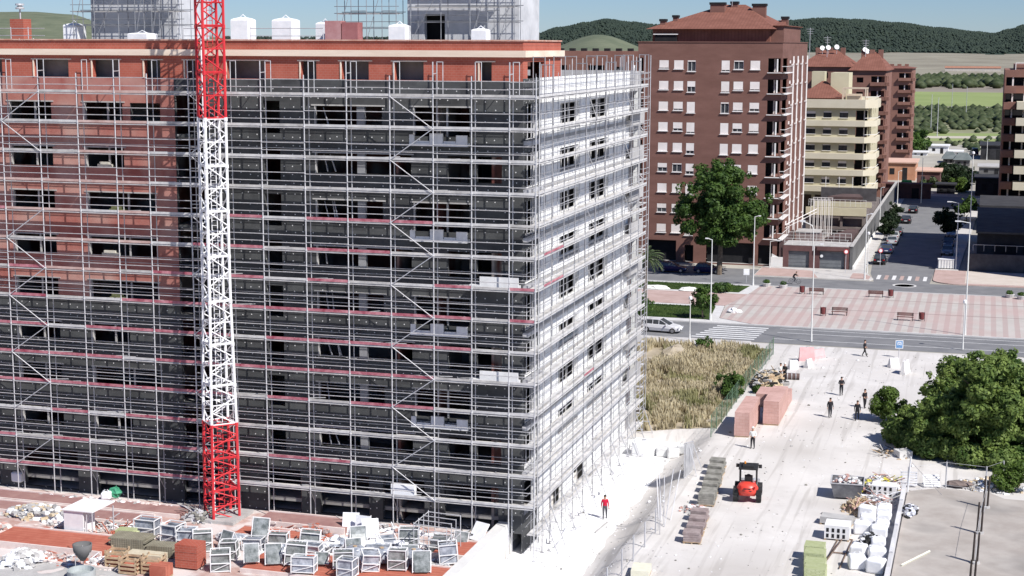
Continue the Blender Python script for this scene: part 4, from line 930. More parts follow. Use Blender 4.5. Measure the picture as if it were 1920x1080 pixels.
# palm
px_, py_ = P(1209, 562); o = empty('palm_tree', 'palm tree with drooping fronds beside the scaffolding', 'palm', (px_, py_, 0)); rng = random.Random(8)
t = MB(); 
for i in range(7): t.tube((0, 0, i * .75), (0, 0, i * .75 + .78), .24 - .012 * i, .21 - .012 * i, 8)
t.build('trunk', M_bark, o); c = MB()
for i in range(34):
    a = rng.uniform(0, 6.28); el = rng.uniform(-.25, 1.25); L = rng.uniform(2.0, 2.9); p = Vector((0, 0, 5.3)); d = Vector((math.cos(a) * math.cos(el), math.sin(a) * math.cos(el), math.sin(el)))
    side = Vector((-math.sin(a), math.cos(a), 0))
    for s in range(8):
        q = p + d * L / 8; d = (d + Vector((0, 0, -.17))).normalized(); wdt = .42 * math.sin(math.pi * (s + 1) / 9.5) + .08
        for sg in (1, -1):
            c.face([p, q, q + side * sg * wdt + d * .25 - Vector((0, 0, .1)), p + side * sg * wdt * .3 + d * .3 - Vector((0, 0, .05))])
        p = q
c.build('crown', F_palm, o)
# big yard trees
def yardtree(px, py, ytop, Rr, label, seed, n=12000, sh=0, base_z0=.3):
    x, y = P(px, py); h = UPZ(px, ytop, x, y); rng = random.Random(seed)
    return tree('yard_tree', label, 'tree', (x, y), h, crownb(Rr, h - base_z0, base_z0, 64, rng, .23) + [(Rr * .2 * rng.uniform(-1, 1), 0, h - .9, .8, .8, 1.0)] + [(Rr * .75 * math.cos(q), Rr * .75 * math.sin(q), .9, Rr * .38, Rr * .38, .95) for q in (3.4, 4.2, 5.0, 5.8)], int(n * 1.9), .165, F_yard, h * .8, .22, 12, Rr * .6, seed, 'trees of the clump right of the yard', (sh, 0))
yardtree(1852, 862, 668, 3.7, 'tallest leafy tree in the middle of the clump on the right of the yard', 31, 17000)
yardtree(1768, 850, 742, 2.9, 'lower spreading tree on the left side of the right hand clump', 32, 9000)
yardtree(1925, 862, 690, 3.6, 'dark tree at the right frame edge of the clump', 33, 12000)
yardtree(1800, 815, 668, 3.2, 'tree at the back of the clump, reaching up over the street', 34, 9000)
yardtree(1878, 800, 655, 3.2, 'feathery tree at the back right of the clump', 37, 9000)
yardtree(1712, 832, 765, 2.3, 'low shaded tree at the far left foot of the clump behind the round bush', 39, 5200)
yardtree(1735, 846, 792, 1.9, 'small light green tree at the front left foot of the clump', 35, 4200)
x, y = P(1665, 788); rng = random.Random(36)
tree('round_bush', 'round bright green bush beside the walking men', 'bush', (x, y), 2.8, crownb(1.45, 2.6, .15, 14, rng, .42), 3800, .13, F_bush, 1.6, .1, 6, .8, 36)
x, y = P(1897, 922); tree('round_bush', 'bright green bush at the right edge by the leaning poles', 'bush', (x, y), 2.3, crownb(1.35, 2.3, .0, 12, random.Random(38), .42), 3200, .12, F_bush, 1.3, .08, 6, .8, 38)
# field and street greenery
def bushp(name, px, py, w, h, leafm, label, seed, n=900, size=.28, group=None, th=None):
    x, y = P(px, py); return tree(name, label, 'bush' if 'tree' not in name else 'tree', (x, y), h, crownb(w, h, .1 if th is None else th, 10, random.Random(seed), .42), n, size, leafm, (th or h * .5), .12, 4, w * .5, seed, group)
bushp('hedge_bush', 1352, 549, 1.5, 1.0, F_big, 'low dark shrub on the far lawn right of the small tree', 41, 1600, .14)
bushp('weed_bush', 1368, 745, 1.4, 2.1, F_big, 'dark green bush inside the weedy plot against its wire fence', 42, 2400, .15)
bushp('weed_bush', 1320, 652, .9, 1.1, F_big, 'small green bush at the street edge of the weedy plot', 43, 900, .13)
bushp('weed_bush', 1435, 738, 1.0, .7, F_big, 'flat dark bush between brick packs and the sandy rubble', 44, 1100, .12)
bushp('street_tree', 1672, 442, 1.7, 4.2, F_darkb, 'dark round street tree between parked cars and the long wall', 45, 2200, .24, 'street trees along the side street', 1.5)
bushp('street_tree', 1662, 452, 1.5, 3.2, F_darkb, 'lower dark tree leaning over the long wall by the parked cars', 46, 1500, .24, 'street trees along the side street', 1.0)
bushp('street_tree', 1780, 452, 2.3, 4.6, F_darkb, 'dark tree in shade on the right side of the side street', 47, 2600, .26, 'street trees along the side street', 1.4)
bushp('street_tree', 1812, 415, 2.0, 3.4, F_big, 'round greyish tree behind the tall lamp on the right kerb', 48, 1800, .24, 'street trees along the side street', 1.2)
bushp('street_tree', 1722, 288, 4.5, 6.5, F_big, 'green tree in the field behind the white trailer', 49, 2000, .5)
bushp('hedge', 1772, 345, 4.2, 4.0, F_darkb, 'dark clipped double hedge near the low garages', 50, 2600, .4)
bushp('hedge', 1798, 345, 4.0, 3.8, F_darkb, 'second dark clipped hedge lobe, right of the first', 51, 2600, .4)
bushp('hedge_bush', 1797, 360, 2.6, 2.6, F_bush, 'bright green bush below the dark clipped hedge', 52, 1500, .3)
bushp('street_tree', 1664, 300, 4.2, 6, F_big, 'green tree at the foot of the farthest rosy block', 53, 1500, .45)
bushp('hedge_bush', 1745, 352, 2.2, 2.0, F_palm, 'pale olive shrub beside the low brick sheds', 54, 900, .3)
for px, py, w_, l in ((1232, 541, 2.6, 'white tarpaulin covered heap on the pink path edge nearest the palm'), (1293, 545, 2.0, 'white tarpaulin covered heap on the pink path edge right of the palm')):
    x, y = P(px, py, .12); m = MB(); m.blob((x, y, .2), (w_ * .75, .8, .42), 0, .12, 12); tag(m.build('tarpaulin_heap', mat('white_tarpaulin', (.72, .72, .66), (.8, .8, .74), 2, .7)), l, 'tarpaulin')
x, y = P(1375, 586, .12); m = MB(); m.blob((x, y, .35), (.7, .5, .5), 0, .25, 9); m.blob((x + .5, y + .2, .2), (.5, .4, .3), 0, .25, 8); tag(m.build('plaster_sack', M_white), 'torn white sack dumped at the corner of the square', 'sack')
# ---- weedy plot -------------------------------------------------------
M_weed = foliage('dry_weeds', (.44, .38, .25), (.62, .55, .38), .35); M_weedg = foliage('green_weeds', (.24, .24, .11), (.38, .36, .19), .3)
wb = MB(); rng = random.Random(13)
for i in range(36000):
    v = rng.uniform(34.5, 70.5); u = rng.uniform(-11, 6.2)
    if v < 40 and u < -1: continue
    dd = mn.noise(Vector((u * .22, v * .16, 2)))
    bare = math.hypot((u + 5.3) / 1.1, (v - 63) / 5) < 1 or (u < -4.5 and v < 58 and dd > -.05 and u < -7)
    if bare: continue
    if mn.noise(Vector((u * .8, v * .8, 4))) < -.22: continue
    h = (.48 + .5 * max(-.6, dd) + rng.uniform(-.2, .25)) * (1.1 if u < 5 else .7); a = rng.uniform(0, 6.28); r = rng.uniform(.04, .11); lx, ly = rng.uniform(-.35, .2), rng.uniform(-.25, .25)
    z = gh(u, v) - .03; c, s = math.cos(a) * r, math.sin(a) * r
    g2 = mn.noise(Vector((u * .3 + 9, v * .2, 7))) + (.25 if v < 46 else 0) + (.2 if u > 3 else 0)
    wb.face([(u - c, v - s, z), (u + c, v + s, z), (u + lx * h + c * .4, v + ly * h + s * .4, z + h), (u + lx * h - c * .4, v + ly * h - s * .4, z + h)], 1 if g2 > .42 + rng.uniform(-.15, .15) else 0)
tag(wb.build('dry_weeds', [M_weed, M_weedg]), 'tall straw coloured weeds filling the empty plot by the street', 'weeds', kind='stuff')
M_straw = mat('straw_soil', (.30, .25, .17), (.46, .40, .31), .35, .95, detail=8)
mb = MB(); us_ = lin(-11, 6.3, .9); vs_ = lin(34.5, 70.6, .9)
for v in vs_:
    for u in us_: mb.v.append((u, v, gh(u, v) + .015))
for j in range(len(vs_) - 1):
    for i in range(len(us_) - 1): k = j * len(us_) + i; mb.f.append((k, k + 1, k + len(us_) + 1, k + len(us_))); mb.m.append(0)
struct(mb.build('weed_soil', M_straw, smooth=True), 'sandy soil under the weeds')
# ================================================================== FENCES
def fence(name, label, pts, h, mt, post=.045, wires=3, zf=gh, mesh_m=None):
    x0, y0 = pts[0]; o = empty(name, label, 'fence', (x0, y0, zf(x0, y0)))
    for x, y in pts: m = MB(); m.tube((x, y, zf(x, y) - .1), (x, y, zf(x, y) + h), post, n=5); m.build('fence_post', mt, o)
    m = MB()
    for (a, b), (c, d) in zip(pts, pts[1:]):
        for q in range(wires): z = .25 + (h - .3) * q / max(1, wires - 1); m.tube((a, b, zf(a, b) + z), (c, d, zf(c, d) + z), .012, n=3)
        if mesh_m:
            L = math.hypot(c - a, d - b); n = int(L / .22)
            for i in range(n):
                t = i / n; t2 = min(1, t + h * .5 / L)
                for s, e in ((.1, h - .1), (h - .1, .1)): m.tube((a + (c - a) * t, b + (d - b) * t, zf(a, b) + s), (a + (c - a) * t2, b + (d - b) * t2, zf(c, d) + e), .006, n=3)
    m.build('wire_mesh', mt, o); child_fix(o); return o
M_fgreen = mat('green_fence_paint', (.10, .17, .11), (.16, .24, .17), 2, .6)
fence('chain_link_fence', 'green chain link fence along the weedy plot and dirt track', [(6.3 + .03 * i, 31.5 + 2.6 * i) for i in range(15)], 1.9, M_fgreen, .04, 4, mesh_m=1)
fence('wire_fence', 'low rusty post and wire fence beside the sunken white path', [(6.9, -8.5), (7.0, -5.0), (7.1, -2.2), (7.2, .8), (7.25, 4.0)], 1.7, M_steeld, .05, 2)
o = empty('leaning_tubes', 'bundle of long steel tubes leaning upright in the slope by the path', 'tubes', (7.4, 6, -.1))
for i, (dx, dy, tx, ty, h) in enumerate([(0, 0, -.1, .5, 3.4), (-.25, .6, -.4, .9, 3.2), (.1, -.5, .35, 1.3, 3.8), (-.5, 1.1, -.5, 1.2, 3.0), (.2, 1.0, .4, 1.6, 3.3), (-.1, -1.2, 0, -.7, 2.6), (.15, -2, .2, -1.2, 2.4)]):
    m = MB(); m.tube((dx, dy, -.3), (dx + tx, dy + ty, h), .035, n=4); m.build('steel_tube', M_steeld, o)
o = empty('mesh_gate', 'leaning wire mesh gate panel with grey sheet by the sunken path', 'gate', (6.6, 17.8, -.3))
m = MB()
for a, b in (((0, 0, 0), (0, 0, 3)), ((.2, 2.4, 0), (.2, 2.4, 2.6)), ((0, 0, 3), (.2, 2.4, 2.6)), ((0, 0, .3), (.2, 2.4, .3)), ((.9, .8, 0), (.2, 1.2, 2.4)), ((1.1, 2.4, 0), (.2, 2.4, 2.4))): m.tube(a, b, .04, n=4)
m.build('frame', M_steeld, o); m = MB(); m.face([(.03, .1, .4), (.2, 2.3, .4), (.2, 2.3, 2.5), (.03, .1, 2.9)]); m.face([(.05, .1, .4), (.05, .1, 2.9), (.22, 2.3, 2.5), (.22, 2.3, .4)]); m.build('grey_sheet', mat('grey_plastic_net', (.32, .32, .33), (.45, .45, .46), 2, .8), o)
o = fence('wire_fence', 'post and wire fence closing the back of the concrete slab', [(22.8, 18.6), (25.4, 20.8), (28.2, 20.4), (29.4, 22.5)], 2.0, M_steeld, .055, 2)
# timber poles along the slab
M_cre = mat('creosoted_timber', (.035, .028, .025), (.07, .055, .05), 3, .9)
for i, (px, py, yt, lab) in enumerate([(1848, 952, 893, 'short dark timber pole pair farthest back on the concrete slab'), (1836, 1000, 942, 'second dark timber pole pair from the back on the slab'), (1828, 1056, 998, 'third dark timber pole pair on the slab, nearly at the frame bottom'), (1822, 1105, 1050, 'nearest dark timber pole pair cut by the bottom frame edge')]):
    x, y = P(px, py, .22); o = empty('timber_pole', lab, 'pole', (x, y, .22), 0, 'dark timber poles standing on the slab'); h = UPZ(px, yt, x, y) - .22
    for dx in (-.14, .12): m = MB(); m.tube((dx, 0, 0), (dx + .06, .05, h), .075, .06, 7); m.build('pole_shaft', M_cre, o)
    m = MB(); m.lathe([(.3, 0), (.3, .12), (.18, .14)], (0, 0, 0), 10); m.build('foot', M_conc, o)
fence('parapet_wire', 'thin wire strung between the dark timber poles', [P(1848, 952, .22), P(1836, 1000, .22), P(1828, 1056, .22)], 1.5, M_steeld, .02, 2, zf=lambda a, b: .22)
# slab edge wall that carries the fence on the rubble side
m = MB(); y = -40
while y < 18.4: m.box(22.45, 22.68, y, min(y + 2.95, 18.5), -.05, .85 + .05 * math.sin(y)); y += 3.0
tag(m.build('block_wall', mat('pale_block_wall', (.55, .54, .55), (.68, .67, .68), .9, .9, pattern=('brick', (.4, .4, .4), .4, .2, .02, .5))), 'low pale block wall between the rubble line and the slab', 'wall')
o = empty('fence_pole', 'white leaning post with stay wires at the corner of the slab', 'pole', (22.8, 18.4, .2)); m = MB(); m.tube((0, 0, 0), (.15, -.3, 2.7), .07, .06, 7); m.build('post', M_white, o); m = MB(); m.tube((.1, -.2, 2.4), (2.4, -.4, .1), .02, n=3); m.build('stay', M_steeld, o)
# retaining wall left of the sunken path
m = MB(); m.box(-2.75, -2.02, -42, 3.0, -1.45, .75, 0); rwall = m.build('retaining_wall', mat('pale_concrete_wall', (.58, .57, .55), (.68, .67, .65), .5, .9, bump=.2)); tag(rwall, 'pale concrete retaining wall beside the white sunken path', 'wall')

# ================================================================== PEOPLE
SKIN = mat('skin', (.42, .25, .18), (.50, .31, .23), 4, .6)
def person(label, loc, rz, shirt, trousers, pose='stand', hat=None, hair=(.02, .015, .01), group=None, skinshirt=False, cyc=False, stride=.0, arms='down', carry=False):
    """one continuous skinned body; palms with five fingers; clothes by material zone"""
    V, E_, Rd = [], [], []
    def add(p, r, par=None):
        V.append(p); Rd.append(r); i = len(V) - 1
        if par is not None: E_.append((par, i))
        return i
    if not cyc:
        pel = add((0, 0, .95), .125); bel = add((0, -.01, 1.12), .125, pel); ch = add((0, -.01, 1.32), .15, bel); nk = add((0, 0, 1.48), .06, ch); hd0 = add((0, .015, 1.58), .085, nk); hd = add((0, .02, 1.69), .085, hd0)
        for s in (-1, 1):
            st_ = stride * s; hp = add((s * .09, 0, .88), .095, pel); kn = add((s * .11, .10 * st_ + .02, .50), .065, hp); an = add((s * .12, .24 * st_ - (.04 if st_ < 0 else 0), .09), .042, kn); add((s * .13, .24 * st_ + .12, .045), .038, an)
            sh = add((s * .185, -.01, 1.40), .065, ch)
            if arms == 'down': el = add((s * .24, -.02 - .08 * st_, 1.12), .046, sh); wr = add((s * .25, .05 - .16 * st_, .88), .03, el)
            elif arms == 'front': el = add((s * .26, .02, 1.14), .046, sh); wr = add((s * .08, .24, 1.12), .03, el)
            else: el = add((s * .27, -.06, 1.15), .046, sh); wr = add((s * .17, .12, 1.0), .03, el)
            d = (Vector(V[wr]) - Vector(V[el])).normalized(); pm = add(tuple(Vector(V[wr]) + d * .07), .032, wr)
            sd_ = Vector((0, 1, 0)) if abs(d.y) < .8 else Vector((1, 0, 0))
            for q, (off, L) in enumerate(((-.03, .065), (-.01, .08), (.01, .075), (.03, .055))): add(tuple(Vector(V[pm]) + d * L + sd_ * off), .009, pm)
            add(tuple(Vector(V[wr]) + d * .06 + sd_ * .055), .011, wr)
    else:
        pel = add((0, -.25, 1.0), .125); bel = add((0, -.12, 1.15), .12, pel); ch = add((0, .05, 1.30), .14, bel); nk = add((0, .16, 1.42), .06, ch); hd0 = add((0, .2, 1.5), .085, nk); hd = add((0, .23, 1.60), .085, hd0)
        for s in (-1, 1):
            hp = add((s * .09, -.2, .93), .09, pel); kn = add((s * .11, .1 if s > 0 else .05, .62 if s < 0 else .78), .062, hp); an = add((s * .1, -.05 if s < 0 else -.02, .22 if s < 0 else .42), .04, kn); add((s * .1, .1, .18 if s < 0 else .38), .035, an)
            sh = add((s * .18, .06, 1.36), .062, ch); el = add((s * .24, .24, 1.18), .044, sh); wr = add((s * .22, .46, 1.08), .03, el); pm = add((s * .22, .52, 1.06), .03, wr)
            for q in range(4): add((s * .22 + (q - 1.5) * .02, .58, 1.03), .009, pm)
            add((s * .17, .52, 1.04), .011, wr)
    me = bpy.data.meshes.new('body'); me.from_pydata(V, E_, []); t = bpy.data.objects.new('tmp', me); COL.objects.link(t)
    md = t.modifiers.new('s', 'SKIN'); 
    for i, sv in enumerate(me.skin_vertices[0].data): q_ = 1.2 if Rd[i] > .06 else (1.12 if Rd[i] > .035 else 1); sv.radius = (Rd[i] * q_, Rd[i] * q_); sv.use_root = (i == 0)
    t.modifiers.new('b', 'SUBSURF').levels = 1
    dg = bpy.context.evaluated_depsgraph_get(); nm = bpy.data.meshes.new_from_object(t.evaluated_get(dg)); bpy.data.objects.remove(t)
    hx, hy, hz_ = V[hd]
    for mm in (SKIN, mat('cloth_' + '_'.join(str(int(c * 100)) for c in shirt), shirt, None, 5, .9), mat('cloth_' + '_'.join(str(int(c * 100)) for c in trousers), trousers, None, 5, .9), M_black): nm.materials.append(mm)
    zs = Vector(V[nk]).z; wz = .98 if not cyc else 1.02
    for p in nm.polygons:
        c = p.center; p.use_smooth = True
        if c.z > zs - .02 and (abs(c.x) < .12): k = 0
        elif c.z < .1 and not cyc: k = 3
        elif min((c - Vector(V[i])).length for i in range(len(V)) if Rd[i] < .035) < .075 and (cyc or c.z > .5): k = 0
        elif c.z < (wz if abs(c.x) < .2 or not arms == 'down' else .5): k = 2 if (abs(c.x) < .22) else 1
        else: k = 1
        p.material_index = k
    o = bpy.data.objects.new('person', nm); COL.objects.link(o); o.location = loc; o.rotation_euler = (0, 0, rz); tag(o, label, 'person', group)
    f = MB()                                                     # nose, ears and hair or helmet
    h = MB(); h.lathe([(.088, -.01), (.098, .03), (.085, .08), (.045, .11)], (hx, hy - .012, hz_ - .02), 10); h.box(hx - .06, hx + .06, hy - .105, hy - .06, hz_ - .08, hz_ + .04)
    if hat: h = MB(); h.lathe([(.125, -.0), (.115, .02), (.105, .07), (.06, .115)], (hx, hy, hz_ + .015), 10)
    h.build('helmet' if hat else 'hair', mat('hat_%s' % (str(hat)) if hat else 'hair', hat or hair, None, 3, .5), o)
    e = MB(); e.tube((hx, hy + .07, hz_ - .01), (hx, hy + .105, hz_ - .03), .012, .018, 5)
    for s in (-1, 1): e.blob((hx + s * .09, hy, hz_ - .02), (.012, .025, .03), 0, 0)
    for s in (-1, 1): e.box(hx + s * .035 - .015, hx + s * .035 + .015, hy + .075, hy + .088, hz_ + .0, hz_ + .012, 1)
    e.box(hx - .025, hx + .025, hy + .07, hy + .086, hz_ - .062, hz_ - .052, 2)
    e.build('face', [SKIN, M_black, mat('lips', (.3, .09, .08), None, 1, .6)], o)
    if carry: b = MB(); b.box(-.13, .13, .26, .29, 1.02, 1.22); b.build('held_paper', M_white, o)
    return o
def at(px, py, z=None):
    x, y = P(px, py, 0 if z is None else z); return (x, y, gh(x, y) if z is None else z)
TOC = math.pi + .28                                      # facing back towards the camera side
person('man in dark shirt and dark trousers walking, left of the pair by the bush', at(1556, 783), TOC + .2, (.018, .018, .022), (.02, .022, .03), arms='down', stride=.3)
person('man in dark clothes with arms folded, farthest of the four dark dressed men', at(1577, 742), TOC, (.02, .02, .025), (.018, .02, .026), arms='front', stride=.5, hat=None)
person('man in dark clothes striding just left of the round bush, nearest of the four', at(1607, 787), TOC - .2, (.016, .016, .02), (.02, .02, .025), arms='down', stride=.8)
person('man in dark clothes with hands at his belt partly behind the round bush edge', at(1621, 765), TOC + .6, (.02, .018, .022), (.016, .018, .022), arms='hip', stride=.3)
person('jogger in black top and black shorts crossing at the street mouth', at(1621, 670), TOC + 1.0, (.02, .02, .02), (.03, .03, .03), arms='hip', stride=1.2)
person('worker in white shirt and dark trousers beside the front brick pack', at(1411, 842), TOC - .3, (.72, .72, .70), (.02, .02, .025), arms='hip', stride=.1, hat=(.7, .7, .66))
person('man in crimson shirt and grey trousers walking on the white path', at(1134, 973, -1.4), TOC, (.45, .01, .04), (.09, .09, .10), arms='down', stride=.6)
person('worker in pale vest standing left of the dark barrel by the sandy rubble', at(1463, 715), TOC + .8, (.62, .62, .6), (.02, .02, .025), arms='hip')
person('worker in black with pale cap standing right of his workmate by the sandy rubble', at(1471, 715), TOC - .7, (.03, .03, .035), (.02, .02, .025), arms='front', hat=(.65, .65, .62))
# cyclist
cx_, cy_ = P(1490, 532, .12); CR = -math.pi / 2 - .15
person('cyclist in black leaning over a bicycle behind the square', (cx_, cy_, .13), CR, (.015, .015, .015), (.02, .02, .03), cyc=True)
o = empty('bicycle', 'thin dark bicycle ridden across the pink pavement', 'bicycle', (cx_, cy_, .13), CR)
for y in (-.52, .52):
    m = MB()
    for i in range(14): a, b = 2 * math.pi * i / 14, 2 * math.pi * (i + 1) / 14; m.tube((0, y + .33 * math.cos(a), .34 + .33 * math.sin(a)), (0, y + .33 * math.cos(b), .34 + .33 * math.sin(b)), .02, n=4)
    for i in range(6): a = math.pi * i / 6; m.tube((0, y + .32 * math.cos(a), .34 + .32 * math.sin(a)), (0, y - .32 * math.cos(a), .34 - .32 * math.sin(a)), .006, n=3)
    m.build('wheel', M_black, o)
m = MB()
for a, b in (((0, -.52, .34), (0, -.05, .3)), ((0, -.05, .3), (0, -.22, .85)), ((0, -.52, .34), (0, -.2, .75)), ((0, -.05, .3), (0, .38, .8)), ((0, -.2, .78), (0, .36, .85)), ((0, .52, .34), (0, .35, .95)), ((-.24, .45, 1.0), (.24, .45, 1.0)), ((0, .35, .95), (0, .45, 1.0)), ((-.12, -.05, .18), (.12, -.05, .42))): m.tube(a, b, .02, n=5)
m.build('frame', M_steeld, o); m = MB(); m.box(-.07, .07, -.36, -.1, .85, .9); m.build('saddle', M_black, o)

# ================================================================== CARS
M_tyre = M_black; M_rim = mat('alloy_rim', (.4, .4, .42), None, 1, .3, .7); M_lamp = mat('lamp_glass', (.6, .6, .62), None, 1, .15, 0, spec=.8); M_tail = mat('tail_lamp', (.35, .01, .01), None, 1, .2)
def car(label, loc, rz, col, L=4.3, W=1.78, Hh=1.48, kind='hatch', name='parked_car', group='cars parked along the side street'):
    o = empty(name, label, 'car', loc, rz, group); paint = mat('car_paint_' + '_'.join(str(int(c * 100)) for c in col), col, None, 1, .22, .15, spec=.6)
    h = L / 2; w = W / 2
    # side profile: y along the car (front +), sections with half width
    low = [(-h, .35, .62, .80 * w), (-h + .12, .25, .95, .93 * w), (-h + .9, .2, .98, w), (0, .2, .95, w), (h - 1.25, .2, .92, w), (h - .5, .22, .80, .96 * w), (h - .08, .28, .66, .86 * w), (h, .36, .55, .72 * w)]
    m = MB(); n = 0
    for y, z0, z1, ww in low: m.v += [(-ww * .9, y, z0), (-ww, y, (z0 + z1) / 2), (-ww * .93, y, z1), (ww * .93, y, z1), (ww, y, (z0 + z1) / 2), (ww * .9, y, z0)]
    k = len(low)
    for i in range(k - 1):
        for j in range(6): q = (j + 1) % 6; m.f.append((i * 6 + j, i * 6 + q, (i + 1) * 6 + q, (i + 1) * 6 + j)); m.m.append(0)
    m.f.append(tuple(range(5, -1, -1))); m.m.append(0); m.f.append(tuple((k - 1) * 6 + j for j in range(6))); m.m.append(0)
    b = m.build('body', paint, o, smooth=False); bv = b.modifiers.new('bevel', 'BEVEL'); bv.width = .05; bv.segments = 2; bv.limit_method = 'ANGLE'
    re = -h + (.25 if kind == 'hatch' else .75); fe = h - 1.2
    top = [(re, .93, .92 * w, 0), (re + .38, Hh - .06, .76 * w, 1), (re + .9, Hh, .77 * w, 1), (fe - 1.15, Hh - .03, .76 * w, 1), (fe, .90, .88 * w, 0)]
    g = MB(); zb = .9
    pts = [(y, z, ww) for y, z, ww, _ in top]
    for i in range(len(pts) - 1):
        (y0, z0, w0), (y1, z1, w1) = pts[i], pts[i + 1]
        g.face([(-w0, y0, z0), (w0, y0, z0), (w1, y1, z1), (-w1, y1, z1)], 1 if i in (0, 3) else 0)
    for s in (-1, 1):
        g.face([(s * pts[0][2], pts[0][0], pts[0][1]), (s * pts[4][2], pts[4][0], pts[4][1]), (s * pts[3][2], pts[3][0], pts[3][1]), (s * pts[2][2], pts[2][0], pts[2][1]), (s * pts[1][2], pts[1][0], pts[1][1])], 1)
    g.build('cabin', [paint, M_glass], o)
    for s in (-1, 1):
        g = MB()
        for y in (re + 1.2, (re + fe) / 2 + .35): g.tube((s * .90 * w, y, .93), (s * .785 * w, y, Hh - .05), .035, n=4)
        for a, c_ in ((0, 1), (3, 4)): g.tube((s * pts[a][2], pts[a][0], pts[a][1]), (s * pts[c_][2], pts[c_][0], pts[c_][1]), .035, n=4)
        g.tube((s * .78 * w, pts[1][0], Hh - .05), (s * .78 * w, pts[3][0], Hh - .03), .035, n=4)
        g.box(s * (w + .1) - .09, s * (w + .1) + .09, fe - .35, fe - .22, .95, 1.08)
        g.build('pillars', paint, o)
    for s in (-1, 1):
        for y in (-h + .75, h - .8):
            m = MB(); m.tube((s * (w - .18), y, .32), (s * (w + .015), y, .32), .32, n=14); wh = m.build('wheel', M_tyre, o)
            m = MB(); m.tube((s * (w + .017), y, .32), (s * (w + .03), y, .32), .2, n=10); m.build('rim', M_rim, wh)
        m = MB(); m.box(s * w * .72 - .2, s * w * .72 + .2, h - .17, h - .03, .58, .70); m.build('headlight', M_lamp, o)
        m = MB(); m.box(s * w * .74 - .14, s * w * .74 + .14, -h - .01, -h + .12, .68, .84); m.build('tail_light', M_tail, o)
    m = MB(); m.box(-.5, .5, h - .01, h + .015, .34, .48); m.build('grille', M_black, o)
    m = MB(); m.box(-.26, .26, -h - .02, -h + .02, .52, .63).box(-.26, .26, h + .01, h + .03, .38, .47); m.build('number_plate', M_white, o)
    return o
x, y = P(1241, 622); car('white estate car driving on the main street beside the scaffolding', (x, y, .02), -math.pi / 2 - .12, (.75, .75, .77), 4.6, 1.82, 1.5, name='white_car', group=None)
GP = 'cars parked along the side street'
for px, py, rz, col, kd, lab in [
    (1650, 494, 0, (.02, .02, .024), 'hatch', 'black car parked nearest the crossing under the round sign'),
    (1663, 474, 0, (.03, .045, .10), 'hatch', 'dark blue car parked behind the nearest black car'),
    (1673, 458, 0, (.42, .43, .44), 'hatch', 'silver car parked beside the long wall, third in the row'),
    (1682, 440, 0, (.10, .10, .11), 'sedan', 'dark grey car parked beyond the silver one, by the street tree'),
    (1699, 418, 0, (.02, .02, .02), 'hatch', 'black car parked in the sunlit stretch, left kerb'),
    (1712, 399, 0, (.015, .015, .018), 'hatch', 'black car farthest up the left kerb of the side street'),
    (1776, 478, math.pi, (.14, .14, .16), 'hatch', 'grey car in shade on the right kerb behind the white container'),
    (1778, 462, math.pi, (.05, .06, .10), 'hatch', 'dark car in deep shade on the right kerb, second from the crossing'),
    (1783, 445, math.pi, (.35, .36, .38), 'sedan', 'silver car on the right kerb just before the dark shaded tree'),
    (1800, 405, math.pi, (.5, .5, .5), 'hatch', 'pale car on the right kerb beyond the shaded tree'),
    (1676, 449, 0, (.55, .55, .54), 'hatch', 'light grey car squeezed between silver and dark grey ones on the left kerb'),
    (1722, 371, -math.pi / 2, (.03, .025, .025), 'sedan', 'dark car parked across the end of the side street'),
    (1711, 364, -math.pi / 2, (.6, .6, .6), 'hatch', 'white car between the green container and the dark car')]:
    x, y = P(px, py); car(lab, (x, y, .02), rz, col, 4.2, 1.75, 1.45, kd)
for px, py, lab in ((1262, 510, 'dark blue car parked in shade left of the big tree'), (1328, 512, 'very dark blue car parked under the big tree')):
    x, y = P(px, py); car(lab, (x, y, .02), -math.pi / 2, (.015, .018, .07), 4.1, 1.75, 1.48, group='cars parked before the brick tower')
x, y = P(1826, 291); car('dark blue van parked by the far walled yards', (x, y, .02), .2, (.02, .025, .07), 5, 1.95, 2.2, name='parked_van', group=None)

# ================================================================== LAMPS, SIGNS, BENCHES
M_lampp = mat('pale_lamp_post_paint', (.62, .62, .60), (.70, .70, .68), 2, .5)
def lamp(px, py, ytop, lab, arm=1, r=.09, z=.1, kind='street_lamp'):
    x, y = P(px, py, z); h = UPZ(px, ytop, x, y) - z; o = empty(kind, lab, 'street lamp', (x, y, z), 0, 'street lamps')
    m = MB(); m.tube((0, 0, 0), (0, 0, .8), r * 1.5, r * 1.3, 8).tube((0, 0, .8), (0, 0, h), r, r * .55, 8); m.build('pole', M_lampp, o)
    if arm: m = MB(); m.tube((0, 0, h - .05), (arm, 0, h + .12), .05, n=5); m.build('arm', M_lampp, o); m = MB(); m.box(min(arm, arm * 1.6), max(arm, arm * 1.6), -.12, .12, h + .05, h + .17); m.build('lamp_head', M_white, o)
    else: m = MB(); m.lathe([(.1, h), (.2, h + .05), (.2, h + .3), (.08, h + .42)], (0, 0, 0), 8); m.build('lamp_head', M_white, o)
    return o
lamp(1332, 600, 449, 'tall lamp post on the near lawn, left of the zebra crossing', -.5)
lamp(1293, 640, 562, 'short pale lamp post on the kerb right of the white car', 0, .07)
lamp(1412, 535, 406, 'tall lamp post where the far lawn meets the square, before the big tree', .5)
lamp(1521, 640, 459, 'tall lamp post at the street edge behind the sandy rubble', .6)
lamp(1443, 503, 452, 'short lamp post at the corner of the brick tower', .9, .07)
lamp(1621, 524, 402, 'lamp post at the corner by the nearest parked black car', .5)
lamp(1626, 512, 440, 'thinner post close behind the corner lamp by the garages', 0, .06)
lamp(1649, 428, 352, 'lamp post halfway along the long grey wall', .4)
lamp(1682, 394, 321, 'lamp post near the far end of the long grey wall', .4)
lamp(1727, 381, 292, 'lamp post at the far end of the side street', .4)
